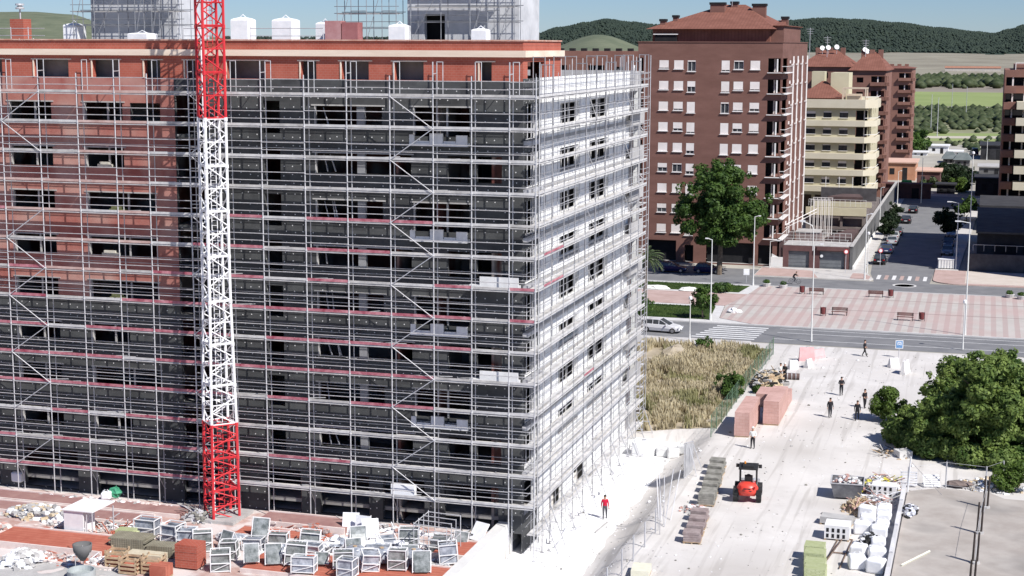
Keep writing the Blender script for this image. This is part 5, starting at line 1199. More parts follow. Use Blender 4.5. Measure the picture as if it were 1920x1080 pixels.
lamp(1792, 505, 380, 'lamp post with a left arm on the right kerb corner', -1.0)
lamp(1809, 628, 417, 'very tall lamp post on the square with a small left arm', -1.0, .1)
lamp(1805, 655, 569, 'short square topped lamp post next to the very tall one', 0, .07)
lamp(1815, 503, 289, 'tallest mast like lamp post behind the shaded wall', 0, .1)
lamp(1850, 300, 262, 'far thin lamp post among the distant yards', .4)
x, y = P(1524, 470, 3.2); o = empty('double_lamp', 'curved twin arm lamp rising from the garage terrace', 'street lamp', (x, y, 3.2)); m = MB(); pts = [(0, 0, 0), (0, 0, 3.0), (-.2, 0, 3.6), (-1.3, 0, 4.1)]
for a, b in zip(pts, pts[1:]): m.tube(a, b, .07, n=6)
m.build('pole', M_lampp, o); m = MB(); m.box(-1.9, -1.2, -.15, .15, 4.05, 4.3); m.build('lamp_head', M_white, o)
def bench(px, py, lab, rz=0, z=.12):
    x, y = P(px, py, z); o = empty('park_bench', lab, 'bench', (x, y, z), rz, 'benches on the striped square'); M_bw = mat('dark_red_bench_wood', (.10, .035, .03), (.15, .06, .05), 2, .7)
    m = MB(); 
    for q in range(4): m.box(-.95, .95, -.25 + q * .12, -.16 + q * .12, .42, .46)
    m.build('seat', M_bw, o); m = MB()
    for q in range(3): m.box(-.95, .95, .26 + q * .03, .29 + q * .03, .55 + q * .13, .65 + q * .13)
    m.build('backrest', M_bw, o)
    for s in (-.85, .85): m = MB(); m.box(s - .03, s + .03, -.25, -.19, 0, .42).box(s - .03, s + .03, .2, .26, 0, .92).box(s - .03, s + .03, -.19, .2, .36, .41); m.build('leg', M_black, o)
    return o
bench(1574, 591, 'dark red bench left of centre on the near side of the square'); bench(1697, 601, 'dark red bench on the near side of the square under the tall posts')
bench(1642, 557, 'bench in the middle of the far side of the square', math.pi); bench(1531, 552, 'bench far left on the far side of the square beside a bin', math.pi)
def bin_(px, py, lab, z=.12):
    x, y = P(px, py, z); o = empty('litter_bin', lab, 'litter bin', (x, y, z), 0, 'litter bins on the striped square'); Mb_ = mat('dark_red_bin', (.13, .03, .03), (.17, .05, .05), 2, .6)
    m = MB(); m.lathe([(.2, .18), (.27, .25), (.3, 1.0), (.27, 1.02), (.24, .9)], (0, 0, 0), 10); m.build('bucket', Mb_, o); m = MB(); m.box(-.34, -.29, -.05, .05, 0, 1.1).box(.29, .34, -.05, .05, 0, 1.1); m.build('frame', M_black, o)
bin_(1543, 592, 'litter bin left of the near left bench'); bin_(1728, 602, 'litter bin right of the near right bench'); bin_(1504, 551, 'litter bin left of the far left bench'); bin_(1670, 558, 'litter bin right of the far middle bench')
def planter(px, py, lab):
    x, y = P(px, py, .12); o = empty('planter', lab, 'planter', (x, y, .12), 0, 'round planters round the square'); m = MB(); m.lathe([(.45, 0), (.62, .45), (.55, .48), (.45, .42)], (0, 0, 0), 12); m.build('bowl', M_kerb, o)
    m = MB(); leaf_cloud(m, [(0, 0, .65, .5, .5, .3)], 160, .12, random.Random(int(px))); m.build('shrub', F_big, o)
planter(1437, 537, 'stone planter left of the cyclist at the square corner'); planter(1468, 540, 'stone planter just below the cyclist'); planter(1893, 558, 'stone planter on the right part of the square')
planter(1915, 561, 'stone planter at the right frame edge of the square')
def ssign(px, py, ytop, lab, shape, colr, z=0.02, mt2=None):
    x, y = P(px, py, z); h = UPZ(px, ytop, x, y) - z; o = empty('road_sign', lab, 'sign', (x, y, z), .28); m = MB(); m.tube((0, 0, 0), (0, 0, h), .04, n=6); m.build('pole', M_steel, o); m = MB()
    if shape == 'round': m.tube((0, -.05, h - .3), (0, -.08, h - .3), .34, n=16); q = m.build('plate', colr, o); m = MB(); m.tube((0, -.081, h - .3), (0, -.09, h - .3), .24, n=16); m.build('plate_centre', M_white, q)
    else: m.box(-.4, .4, -.08, -.05, h - .85, h); q = m.build('plate', M_white, o); m = MB(); m.box(-.34, .34, -.09, -.082, h - .79, h - .06); m.build('plate_face', colr, q)
    return o
M_sred = mat('sign_red', (.5, .02, .02), None, 1, .5); M_sblue = mat('sign_blue', (.10, .22, .42), (.16, .3, .5), 3, .5)
ssign(1650, 500, 466, 'round sign standing before the nearest parked black car', 'round', M_sred); ssign(1585, 512, 468, 'small red and white round sign by the garage doors', 'round', M_sred, .12)
sg_ = ssign(1685, 671, 638, 'blue and white pictogram board at the yard entrance', 'board', M_sblue)
q = MB(); q.lathe([(.09, 0), (.09, .02)], (0, 0, 0), 8)
m = MB(); m.box(-.2, -.12, -.1, -.094, 1.35, 1.6).box(.12, .2, -.1, -.094, 1.35, 1.6).box(-.2, .2, -.1, -.094, 1.62, 1.68).box(-.05, .05, -.1, -.094, 1.4, 1.52); m.build('pictogram', M_white, sg_)
ssign(1399, 530, 504, 'small white square sign on a post by the far lawn', 'board', M_white, .12)
# ================================================================== LOW WALLS AND GARAGES
M_gw = mat('grey_render_wall', (.095, .095, .095), (.15, .15, .15), .3, .9); M_cop = mat('white_coping', (.66, .65, .62), (.74, .73, .7), 1, .8); M_dkb = mat('maroon_wall', (.10, .05, .05), (.15, .08, .075), .5, .9)
o = empty('boundary_wall', 'long grey wall with pale coping climbing along the side street', 'wall', (9.5, 134.5, 0))
m = MB(); m.box(9.0, 9.4, 134.6, 250, 0, 3.4, 0); m.build('wall_face', M_gw, o); m = MB(); m.box(8.96, 9.46, 134.5, 250, 3.402, 3.5); m.build('coping', M_conc, o)
m = MB(); m.box(9.42, 9.62, 134.7, 180, 0, .55); m.build('plinth', M_cop, o); child_fix(o)
o = empty('garage', 'maroon garage block with two dark doors and a small round sign', 'garage', (5.5, 134.6, 0))
w = MB(); wall(w, 'x', 134.6, 1, -.6, 8.9, 0, 3.3, [(0.2, 3.2, 0, 2.5), (4.7, 8.3, 0, 2.6)], .3, 0); w.box(-.6, 8.9, 135.0, 141, 3.0, 3.28, 1); w.build('wall', [M_dkb, M_conc], o)
for a, b in ((.2, 3.2), (4.7, 8.3)):
    m = MB(); m.box(a, b, 134.9, 134.95, 0, 2.6, 0)
    for q in range(5): m.box(a, b, 134.87, 134.9, .3 + q * .5, .34 + q * .5, 0)
    m.build('door', mat('grey_garage_door', (.13, .14, .15), (.18, .19, .2), 1, .6), o)
m = MB(); m.box(4.3, 8.95, 134.2, 134.58, 2.75, 3.3); m.build('fascia', M_dkb, o); m = MB()
for q in range(9): m.tube((-.4 + q * 1.12, 134.8, 3.3), (-.4 + q * 1.12, 134.8, 4.3), .03, n=4)
m.tube((-.5, 134.8, 4.3), (8.8, 134.8, 4.3), .035, n=4).tube((-.5, 134.8, 3.8), (8.8, 134.8, 3.8), .025, n=4); m.build('railing', M_fr, o)
m = MB(); m.tube((5.0, 134.55, 1.9), (5.0, 134.5, 1.9), .22, n=14); m.build('round_plate', M_white, o)
child_fix(o)
o = empty('terrace_block', 'stepped terraces with cream parapets, dark openings and railings behind the garages', 'terrace', (4, 150, 0))
M_tp = mat('terrace_paving', (.13, .105, .10), (.22, .19, .175), .4, .9); M_dkop = mat('dark_fence_mesh', (.06, .055, .06), (.10, .095, .10), .6, .9)
m = MB(); m.box(-1.0, 8.8, 141.2, 167.9, 0, 1.0, 0); m.build('lower_court', M_tp, o)
m = MB(); wall(m, 'x', 168, 1, -1.0, 8.8, 0, 4.6, [(-.6, 1.6, 2.5, 4.2), (2.0, 4.6, 2.5, 4.2), (5.0, 8.4, 2.5, 4.2), (-.6, 2.5, .9, 2.1), (3.2, 6, .9, 2.1)], 1.0, 0); m.box(-1.0, 8.8, 169.2, 201, 0, 4.58, 0); m.build('upper_block', M_tp, o)
m = MB(); m.box(-1.0, 8.8, 167.5, 167.95, 4.4, 5.7, 0); m.build('cream_parapet', M_cream, o)
m = MB(); m.box(-1.0, 8.8, 180, 180.4, 4.6, 5.5, 0); m.build('cream_parapet', M_cream, o)
m = MB(); m.box(-1.0, 8.8, 192, 192.2, 4.6, 6.9, 0); m.build('mesh_screen', M_dkop, o)
for pl, z0_, z1_ in (([(4.6, 143), (8.6, 143), (8.6, 156), (7.0, 156)], 1.01, 3.6), ([(1, 184), (7, 184), (6, 190), (3, 190)], 4.61, 6.0), ([(-1.2, 134.8), (-.7, 134.8), (-.7, 150), (-1.2, 150)], 0, 3.8)): m = MB(); m.prism(pl, z0_, z1_); m.build('stair_wedge', mat('brown_stair_roof', (.07, .045, .045), (.12, .08, .075), .5, .9), o)
for yy, z in ((142, 3.3), (156, 1.0), (166.5, 1.0), (170, 5.7), (195, 4.6)):
    m = MB()
    for q in range(12): m.tube((-.8 + q * .85, yy, z), (-.8 + q * .85, yy, z + 1.1), .03, n=4)
    m.tube((-.8, yy, z + 1.1), (8.6, yy, z + 1.1), .035, n=4); m.tube((-.8, yy, z + .6), (8.6, yy, z + .6), .025, n=4); m.build('railing', M_fr, o)
for yy in (158, 162):
    m = MB()
    for x in (.8, 1.4, 2.0, 2.6, 3.2, 3.8): m.tube((x, yy, 1), (x, yy, 7.8), .05, n=4)
    m.tube((.7, yy, 7.8), (3.9, yy, 7.8), .05, n=4); m.build('white_pergola', M_fwhite, o)
for x in (-.6, 1.8, 4.2, 6.6):
    m = MB(); m.tube((x, 196, 4.6), (x, 196, 8.5), .06, n=5); m.build('screen_post', M_fwhite, o)
m = MB(); m.box(-.2, 3.4, 147, 151, 1.02, 3.8, 0).box(-.3, 3.5, 146.9, 151.1, 3.82, 3.95, 1); m.build('kiosk', [mat('pink_grey_block', (.22, .17, .165), (.3, .24, .23), .5, .9), M_conc], o)
child_fix(o)
o = empty('entrance_ramp', 'white sloping ramp wall from the brick tower doorway down to the garages', 'ramp', (-1, 134.3, 0))
m = MB(); m.face([(-2.2, 134.5, 0), (-.65, 134.5, 0), (-.65, 134.5, 1.2), (-2.2, 134.5, 2.0)]); m.prism([(-2.3, 134.3), (-.6, 134.3), (-.6, 134.58), (-2.3, 134.58)], 0, 1.5); m.build('ramp_wall', M_cop, o)
m = MB(); m.tube((-3.2, 141, 4.4), (2.6, 150, 7.2), .06, n=5).tube((-3.2, 141, 3.9), (2.6, 150, 6.7), .04, n=5)
for q in range(7): t = q / 6; m.tube((-3.2 + 5.8 * t, 141 + 9 * t, 2.6 + 2.8 * t), (-3.2 + 5.8 * t, 141 + 9 * t, 4.4 + 2.8 * t), .04, n=4)
m.build('handrail', M_fwhite, o); child_fix(o)
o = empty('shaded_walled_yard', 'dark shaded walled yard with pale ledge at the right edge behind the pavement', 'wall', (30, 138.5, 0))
m = MB(); m.box(25.4, 60, 138.4, 139.0, 0, 2.6, 0); m.build('wall_face', M_dkop, o); m = MB(); m.box(26.5, 60, 143, 175, 0, 5.2, 0); m.box(26.3, 60, 141.5, 178, 5.22, 5.5, 1); m.build('garage_block', [mat('shade_toned_wall', (.03, .03, .035), (.05, .05, .055), .5, .9), mat('shade_toned_roof_felt', (.045, .045, .048), (.09, .088, .088), .5, .9)], o)  # wall, block and roof colours are darkened to carry the yard's shade
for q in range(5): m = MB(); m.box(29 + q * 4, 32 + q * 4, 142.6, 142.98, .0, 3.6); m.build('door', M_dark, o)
m = MB(); 
for q in range(8): m.tube((26 + q * 1.5, 138.7, 3), (26 + q * 1.5, 138.7, 3.9), .03, n=4)
m.tube((26, 138.7, 3.9), (37, 138.7, 3.9), .03, n=4); m.build('railing', M_steeld, o); child_fix(o)
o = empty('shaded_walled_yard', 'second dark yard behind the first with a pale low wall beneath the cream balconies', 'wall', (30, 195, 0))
m = MB(); m.box(26.5, 60, 192, 212, 0, 4.5, 0); m.build('block', mat('shade_toned_wall', (.03, .03, .035)), o); m = MB(); m.box(24.5, 60, 243.2, 243.8, 0, 1.0); m.build('pale_low_wall', M_cop, o); child_fix(o)  # block reuses the wall colour with shade toned into it
# containers and bins in the side street
x, y = P(1773, 505); o = empty('skip_container', 'dirty white slatted container standing on the pink corner of the side street', 'container', (x, y, .12), .05)
m = MB(); m.box(-1.1, 1.1, -.55, .55, .12, 1.35); m.build('body', M_cop, o); m = MB()
for q in range(6): m.box(-1.05 + q * .4, -.98 + q * .4, -.6, -.56, .15, 1.3)
m.build('rib', M_steeld, o); m = MB(); m.box(-1.15, 1.15, -.6, .6, 1.36, 1.42); m.build('lid', M_white, o)
x, y = P(1699, 367); o = empty('recycling_container', 'bright green recycling container at the end of the side street', 'container', (x, y, .1)); m = MB(); m.box(-1.1, 1.1, -.9, .9, .1, 3.0); m.build('body', mat('bright_green_plastic', (.05, .42, .10), (.08, .5, .14), 1, .5), o); m = MB(); m.box(-1.0, 1.0, -.8, .8, 3.01, 3.3); m.build('lid', mat('bright_green_plastic', (0, 0, 0)), o)
x, y = P(1708, 364); o = empty('recycling_container', 'white container right of the bright green one', 'container', (x, y, .1)); m = MB(); m.box(-.5, .5, -.5, .5, .1, 1.9); m.build('body', M_white, o); m = MB(); m.box(-.4, .4, -.4, .4, 1.91, 2.05); m.build('lid', M_steeld, o)
# far low houses and sheds
def shed(name, label, px0, px1, py, hpx, d, mw, mr, roof='flat', cat='shed'):
    (x0, y0), (x1, y1) = P(px0, py), P(px1, py); y = (y0 + y1) / 2; h = UPZ((px0 + px1) / 2, py - hpx, (x0 + x1) / 2, y); o = empty(name, label, cat, ((x0 + x1) / 2, y, 0))
    m = MB(); m.box(x0, x1, y, y + d, 0, h); m.build('wall', mw, o); m = MB()
    if roof == 'flat': m.box(x0 - .4, x1 + .4, y - .4, y + d + .4, h + .01, h + .3)
    else: hip(m, x0, x1, y, y + d, h + .01, h + 1.8, x0 + (x1 - x0) * .2, x0 + (x1 - x0) * .8)
    m.build('roof', mr, o); w_ = (x1 - x0); m = MB(); m.box(x0 + w_ * .2, x0 + w_ * .35, y - .06, y - .005, h * .35, h * .7); m.build('window', M_dark, o); m = MB(); m.box(x0 + w_ * .6, x0 + w_ * .75, y - .06, y - .005, 0, h * .75); m.build('door', M_dark, o); child_fix(o); return o
M_obrk = mat('orange_brick', (.42, .20, .12), (.5, .27, .17), .5, .9); M_peach = mat('peach_roof', (.56, .36, .28), (.62, .42, .33), .5, .9); M_blk = mat('dark_fence_panel', (.02, .02, .022), (.04, .04, .045), .5, .9)
shed('low_house', 'orange brick house with flat peach roof beside the far street end', 1655, 1716, 338, 32, 14, M_obrk, M_peach)
shed('low_house', 'maroon shed with rose roof right of the orange brick house', 1718, 1762, 352, 30, 10, M_dkb, M_peach)
shed('boundary_shed', 'long maroon wall shed before the orange brick house', 1655, 1745, 372, 26, 2, M_dkb, M_dkb)
shed('white_trailer', 'big white trailer with stepped roof near the fields', 1740, 1778, 288, 14, 6, M_white, M_white, cat='trailer'); shed('white_trailer', 'low white flat trailer right of the stepped white one', 1779, 1804, 291, 6, 6, M_white, M_white, cat='trailer'); shed('white_trailer', 'low white awning left of the stepped white trailer', 1708, 1738, 292, 6, 5, M_white, M_white, cat='trailer')
shed('garden_shed', 'grey roofed garden shed behind the clipped hedge', 1790, 1818, 312, 12, 8, M_gw, mat('slate_roof', (.10, .12, .12), (.15, .17, .17), .5, .9), 'hip'); shed('garden_shed', 'slate roofed shed under the low white trailer', 1768, 1790, 306, 8, 8, M_gw, mat('slate_roof', (0, 0, 0)), 'hip')
shed('garden_yard', 'black fenced yard with dark panels left of the right edge block', 1838, 1888, 300, 26, 18, M_blk, M_blk); shed('garden_yard', 'long black fenced plot below the first one', 1828, 1885, 368, 32, 10, M_blk, M_blk); shed('garden_yard', 'charcoal fenced plot between hedge and right edge block', 1835, 1884, 328, 14, 10, M_gw, M_conc)
shed('garden_wall', 'dark low wall with white shapes below the clipped hedge', 1756, 1790, 363, 16, 4, M_blk, M_blk, cat='wall')
m = MB(); 
for px in range(1500, 1640, 9): x, y = P(px, 402); 
for i, (px, py) in enumerate([(1757, 250), (1784, 205), (1811, 215), (1745, 240)]):
    x, y = P(px, py + 6); o = MB(); o.tube((x, y, 0), (x, y, 14), .15, .1, 5); tag(o.build('utility_pole', M_steeld), ['thin pole in the fields left of the dark plots', 'thin pole standing at the far dirt track', 'pole in the scrub before the far track', 'short looking pole at the left of the green field'][i], 'pole', 'poles in the far fields')
# ================================================================== YARD, RIGHT SIDE
x, y = P(1262, 668); m = MB(); m.blob((x, y, .1), (1.3, 4.2, .9), 0, .12, 14); m.blob((x + 1.2, y - 3.5, .0), (1.0, 2.4, .6), 0, .15, 12); tag(m.build('sand_heap', M_straw), 'pale sand heap among the dry weeds', 'sand heap')
M_pkb = mat('pink_brick_pack', (.44, .27, .235), (.54, .35, .31), .8, .9, pattern=('brick', (.40, .20, .17), .5, .25, .02, .5))
def brickpack(name, x0, y0, w, d, h, label, n=3, group='wrapped packs of pink bricks'):
    z = gh(x0 + w / 2, y0); o = empty(name, label, 'brick pack', (x0, y0, z), 0, group)
    m = MB(); m.box(.05, w - .05, .05, d - .05, -.05, .12); m.build('pallet', M_wood, o)
    for i in range(n): m = MB(); m.box(0, w, d * i / n + .01, d * (i + 1) / n - .015, .125, .12 + h / 2 - .01).box(.02, w - .02, d * i / n + .02, d * (i + 1) / n - .02, .12 + h / 2, .12 + h); m.build('brick_block', M_pkb, o)
    return o
brickpack('brick_pack', 8.2, 31.6, 1.25, 6.4, 2.0, 'front tall pack of pink bricks casting a black shadow, beside the worker in white', 5); brickpack('brick_pack', 9.9, 36.6, 1.35, 6.4, 2.0, 'second tall pack of pink bricks, right and behind the first', 5); brickpack('brick_pack', 8.3, 43.4, 2.9, 3.2, 1.1, 'lower wide pack of pink bricks behind the tall ones', 3)
def rubble(name, label, cx, cy, rx, ry, h, n, mats, seed, size=(.1, .35), z=None, cat='rubble', boards=0, kind='stuff'):
    rr = random.Random(seed); m = MB(); zz = gh(cx, cy) if z is None else z
    m.blob((cx, cy, zz - .1), (rx * .85, ry * .85, h * .8), 0, .12, 14, rng=rr)
    for i in range(n):
        a = rr.uniform(0, 6.28); q = rr.random() ** .6; x, y = cx + rx * q * math.cos(a), cy + ry * q * math.sin(a); s = rr.uniform(*size); zt = zz + h * (1 - q * q) * .85
        if rr.random() < .45: m.blob((x, y, zt), (s, s * rr.uniform(.5, 1), s * .6), rr.randrange(len(mats)), .25, 5, rng=rr)
        else: m.box(x - s, x + s, y - s * .5, y + s * .5, zt - s * .3, zt + s * .25, rr.randrange(len(mats)), rr.uniform(0, 3))
    for i in range(boards): a = rr.uniform(0, 6.28); x, y = cx + rx * .5 * rr.uniform(-1, 1), cy + ry * .5 * rr.uniform(-1, 1); L = rr.uniform(.5, 1.3); m.tube((x, y, zz + h * .7), (x + L * math.cos(a), y + L * math.sin(a), zz + h * .7 + rr.uniform(0, .6)), .04, n=4, mi=rr.randrange(len(mats)))
    return tag(m.build(name, mats), label, cat, kind=kind)
M_sand = mat('sandy_rubble', (.46, .36, .22), (.6, .5, .36), 2, .9); M_yel = mat('yellow_scrap', (.55, .50, .06), (.62, .56, .12), 2, .8); M_blu = mat('bluish_white_sheet', (.60, .62, .72), (.75, .76, .82), 2, .6)
x, y = P(1441, 722); rubble('sandy_rubble', 'sandy yellow rubble heap by the end of the wire fence', x, y, 1.7, 3.2, 1.5, 160, [M_sand, M_wood, M_conc, M_black], 3, (.1, .38), boards=10)
x, y = P(1484, 712); o = empty('barrel', 'dark brown barrel lying beside the two workers', 'barrel', (x, y, gh(x, y) + .3)); m = MB(); m.tube((-.75, 0, 0), (.75, .1, 0), .32, n=12); m.build('drum', mat('dark_barrel', (.09, .06, .055), (.15, .1, .09), 2, .6), o)
for q in (-.4, 0, .4): m = MB(); m.tube((q - .03, .03, 0), (q + .03, .04, 0), .345, n=12); m.build('hoop', M_steeld, o)
M_bar = mat('white_barrier_plastic', (.72, .70, .68), (.8, .78, .76), 2, .6); M_barp = mat('pink_barrier_plastic', (.62, .36, .36), (.7, .44, .44), 2, .6)
def barrier(px, py, lab, rz=0, mt=M_bar, L=1.0, h=.9):
    x, y = P(px, py); o = empty('plastic_barrier', lab, 'barrier', (x, y, gh(x, y)), rz, 'water filled barriers at the yard entrance'); m = MB(); m.v += []; 
    for a, b, z0, z1 in ((-L / 2, L / 2, 0, .25),): m.box(a, b, -.28, .28, 0, .25)
    n = len(m.v); m.v += [(-L / 2 + .03, -.22, .255), (L / 2 - .03, -.22, .255), (L / 2 - .03, .22, .255), (-L / 2 + .03, .22, .255), (-L / 2 + .08, -.08, h), (L / 2 - .08, -.08, h), (L / 2 - .08, .08, h), (-L / 2 + .08, .08, h)]
    for q in ((0, 3, 2, 1), (4, 5, 6, 7), (0, 1, 5, 4), (1, 2, 6, 5), (2, 3, 7, 6), (3, 0, 4, 7)): m.f.append(tuple(n + i for i in q)); m.m.append(0)
    m.build('shell', mt, o); m = MB(); m.tube((0, 0, h), (0, 0, h + .05), .06, n=8); m.build('filler_cap', M_steeld, o)
barrier(1487, 690, 'white barrier beside the dark barrel', .6); barrier(1516, 688, 'white barrier at the left of the yard entrance', 1.1); barrier(1697, 700, 'white barrier at the right of the yard entrance', 1.3, L=1.6, h=1.3)
barrier(1512, 676, 'pinkish barrier panel behind the white ones', .3, M_barp, 1.6, 1.4); barrier(1534, 672, 'pinkish barrier nearest the street mouth', .9, M_barp, 1.6, 1.0); barrier(1675, 688, 'grey white barrier half in the shade of the sign', .8, M_bar, 1.2, .9)
# telehandler
x, y = P(1402, 934); o = empty('telehandler', 'red wheeled loader with black cab seen from behind', 'loader', (x, y, gh(x, y)), .1); RED = mat('loader_red', (.62, .045, .03), (.70, .07, .045), 1, .4, spec=.5)
m = MB(); m.lathe([(.2, .55), (.55, .6), (.66, .85), (.66, 1.1), (.5, 1.38), (.15, 1.45)], (0, -1.0, 0), 16); b = m.build('engine_cover', RED, o, smooth=True); b.scale = (1.15, 1, 1)
m = MB(); m.box(-.55, .55, -1.2, 1.3, .5, .95); m.build('chassis', RED, o)
m = MB()
for sx in (-.58, .58):
    for yy in (-.35, .95): m.box(sx - .045, sx + .045, yy - .045, yy + .045, .95, 2.2)
m.box(-.68, .68, -.5, 1.1, 2.2, 2.32).box(-.4, .4, -.35, .5, 2.33, 2.48); m.build('cab_frame', M_black, o)
m = MB(); m.box(-.25, .25, -.1, .35, .96, 1.25).box(-.25, .25, -.18, -.1, .96, 1.75); m.build('seat', M_black, o); m = MB(); m.tube((0, .9, .96), (0, .6, 1.45), .03, n=5).tube((0, .6, 1.45), (0, .57, 1.5), .18, n=10); m.build('steering_wheel', M_black, o)
for sx in (-1, 1):
    for yy, r in ((-.9, .45), (1.1, .45)):
        m = MB(); m.tube((sx * .62, yy, r), (sx * .98, yy, r), r, n=18); wh = m.build('wheel', M_tyre, o); m = MB(); m.tube((sx * .985, yy, r), (sx * 1.0, yy, r), r * .5, n=12); m.build('rim', M_rim, wh)
    m = MB(); m.box(sx * .8 - .12, sx * .8 + .12, .9, 1.0, 2.0, 2.25); m.build('mirror', M_black, o)
m = MB(); m.tube((.35, .6, .9), (.35, 2.6, .7), .12, n=6).box(-.6, .75, 2.6, 2.7, .25, .75).box(-.4, -.3, 2.7, 3.6, .25, .3).box(.3, .4, 2.7, 3.6, .25, .3); m.build('fork_arm', M_steeld, o)
for sx in (-1, 1):
    m = MB(); m.box(sx * .8 - .2, sx * .8 + .2, -1.3, -.45, .93, .99).box(sx * .8 - .2, sx * .8 + .2, -1.36, -1.31, .6, .99); m.build('mudguard', M_black, o)
    m = MB(); m.box(sx * .5 - .08, sx * .5 + .08, -1.6, -1.52, 1.15, 1.28); m.build('tail_light', M_tail, o)
m = MB(); m.tube((.3, -.9, 1.4), (.3, -.9, 1.95), .05, n=6); m.build('exhaust', M_black, o)
m = MB(); m.lathe([(.07, 2.48), (.07, 2.62), (.03, 2.66)], (-.25, .2, 0), 8); m.build('beacon', mat('orange_beacon', (.7, .25, .03), None, 1, .3), o)
m = MB(); m.box(-.32, .32, -1.64, -1.6, .95, 1.0).box(-.25, .25, -1.66, -1.62, 1.1, 1.16); m.build('grille', M_black, o)
# rows of stone pallets
M_stone = mat('grey_stone_slab', (.17, .165, .145), (.30, .29, .26), 2.2, .9, bump=.3); M_stone2 = mat('rosy_stone_slab', (.22, .17, .165), (.34, .28, .27), 2.2, .9, bump=.3)
def stones(x, y, label, mt, n=4, grp='pallets of stone slabs'):
    z = gh(x, y); o = empty('stone_pallet', label, 'pallet', (x, y, z), rr5.uniform(-.12, .12), grp); m = MB()
    for q in range(3): m.box(-.55 + q * .5, -.45 + q * .5, -.5, .5, 0, .1)
    m.box(-.6, .6, -.52, .52, .1, .13); m.build('pallet', M_wood, o)
    for q in range(n): j = rr5.uniform(-.05, .05); m = MB(); m.box(-.55 + j, .55 + j, -.48, .48, .135 + q * .16, .28 + q * .16, 0, rr5.uniform(-.06, .06)); m.build('slab', mt, o)
rr5 = random.Random(6); ordn = ['nearest', 'second nearest', 'third', 'fourth', 'fifth', 'sixth', 'farthest']
for i in range(7): stones(9.35 - .13 * i, 11.6 + i * 1.62, 'grey stone slab pallet, %s of the long row left of the red loader' % ordn[i], M_stone, 4 if i else 5)
for i in range(4): stones(9.9 - .12 * i, 3.0 + i * 1.6, 'rosy stone slab pallet, %s of the short row by the leaning tubes' % ['nearest', 'second', 'third', 'farthest'][i], M_stone2, 4)
rubble('rubble_patch', 'small scatter of broken pale bricks between the two stone rows', 8.7, 9.9, 1.0, 1.3, .3, 60, [M_conc, M_pkb, M_wbag], 12, (.06, .2))
# skip with rubble
x, y = P(1588, 932); o = empty('rubble_skip', 'dark metal skip heaped with pale rubble', 'skip', (x, y, 0), .05); m = MB(); n = len(m.v)
m.v += [(-.9, -.6, .1), (.9, -.6, .1), (.9, 1.2, .1), (-.9, 1.2, .1), (-1.15, -.75, 1.15), (1.15, -.75, 1.15), (1.15, 1.5, 1.15), (-1.15, 1.5, 1.15)]
for q in ((0, 3, 2, 1), (0, 1, 5, 4), (1, 2, 6, 5), (2, 3, 7, 6), (3, 0, 4, 7)): m.f.append(q); m.m.append(0)
m.build('shell', mat('dark_skip_steel', (.10, .10, .11), (.2, .2, .21), 1.5, .7), o); m = MB()
for a, b in (((-1.15, -.75, 1.15), (1.15, -.75, 1.15)), ((1.15, -.75, 1.15), (1.15, 1.5, 1.15)), ((-1.15, 1.5, 1.15), (1.15, 1.5, 1.15)), ((-1.15, -.75, 1.15), (-1.15, 1.5, 1.15))): m.tube(a, b, .05, n=4)
m.build('rim', M_steeld, o)
rubble('skip_rubble', 'heap of pale and pink rubble filling the dark skip', x, y + .35, 1.0, 1.0, .65, 110, [M_conc, M_wbag, M_pkb], 14, (.06, .2), z=.95)
rubble('scrap_heap', 'mixed scrap heap between the skip and the slab fence with yellow straps', 20.9, 19.5, 1.5, 3.4, .8, 190, [M_conc, M_wbag, M_pkb, M_steeld, M_yel], 15, (.08, .28), boards=14)
rubble('timber_scrap', 'brown timber scrap heap left of the white sacks', 19.7, 13.6, 1.1, 1.8, .7, 70, [M_wood, M_sand, M_pkb], 16, (.1, .3), boards=26)
rubble('scrap_heap', 'low scrap pile by the pale block wall', 21.0, 15.2, 1.1, 1.9, .7, 110, [M_wbag, M_conc, M_pkb, M_steeld], 17, (.08, .25), boards=12)
rubble('scrap_heap', 'blue white scrap heap just inside the slab wall', 23.2, 13.2, .55, 1.5, .5, 60, [M_blu, M_black, M_steeld], 18, (.08, .22), z=.22)
rubble('gravel_strip', 'stones and rubble along the far edge of the slab', 28.6, 22.4, 2.6, 2.2, .35, 160, [M_conc, M_sand, M_wbag], 19, (.08, .25))
rubble('debris_patch', 'small branches and debris on the dirt before the tree clump', 21.0, 30.0, 1.6, 2.0, .12, 50, [M_conc, M_wood, M_black], 20, (.05, .16), boards=14)
def bigsack(x, y, label, s=1.0, z=None, grp='white bulk sacks along the slab wall', mt=M_wbag):
    zz = gh(x, y) if z is None else z; o = empty('bulk_sack', label, 'bulk bag', (x, y, zz), rr5.uniform(-.3, .3), grp); m = MB(); m.box(-.5 * s, .5 * s, -.46 * s, .46 * s, 0, .78 * s); k = len(m.v); m.v[4] = (m.v[4][0] * rr5.uniform(.8, 1.05), m.v[4][1], m.v[4][2] * rr5.uniform(.85, 1.1)); m.v[6] = (m.v[6][0], m.v[6][1] * rr5.uniform(.8, 1.05), m.v[6][2] * rr5.uniform(.8, 1.1))
    b = m.build('sack', mt, o, smooth=False); bv = b.modifiers.new('s', 'BEVEL'); bv.width = .14; bv.segments = 3
    m = MB()
    for a in (-1, 1): m.tube((a * .35 * s, 0, .8 * s), (a * .1 * s, 0, 1.0 * s), .03, n=4)
    m.build('lifting_loop', mt, o)
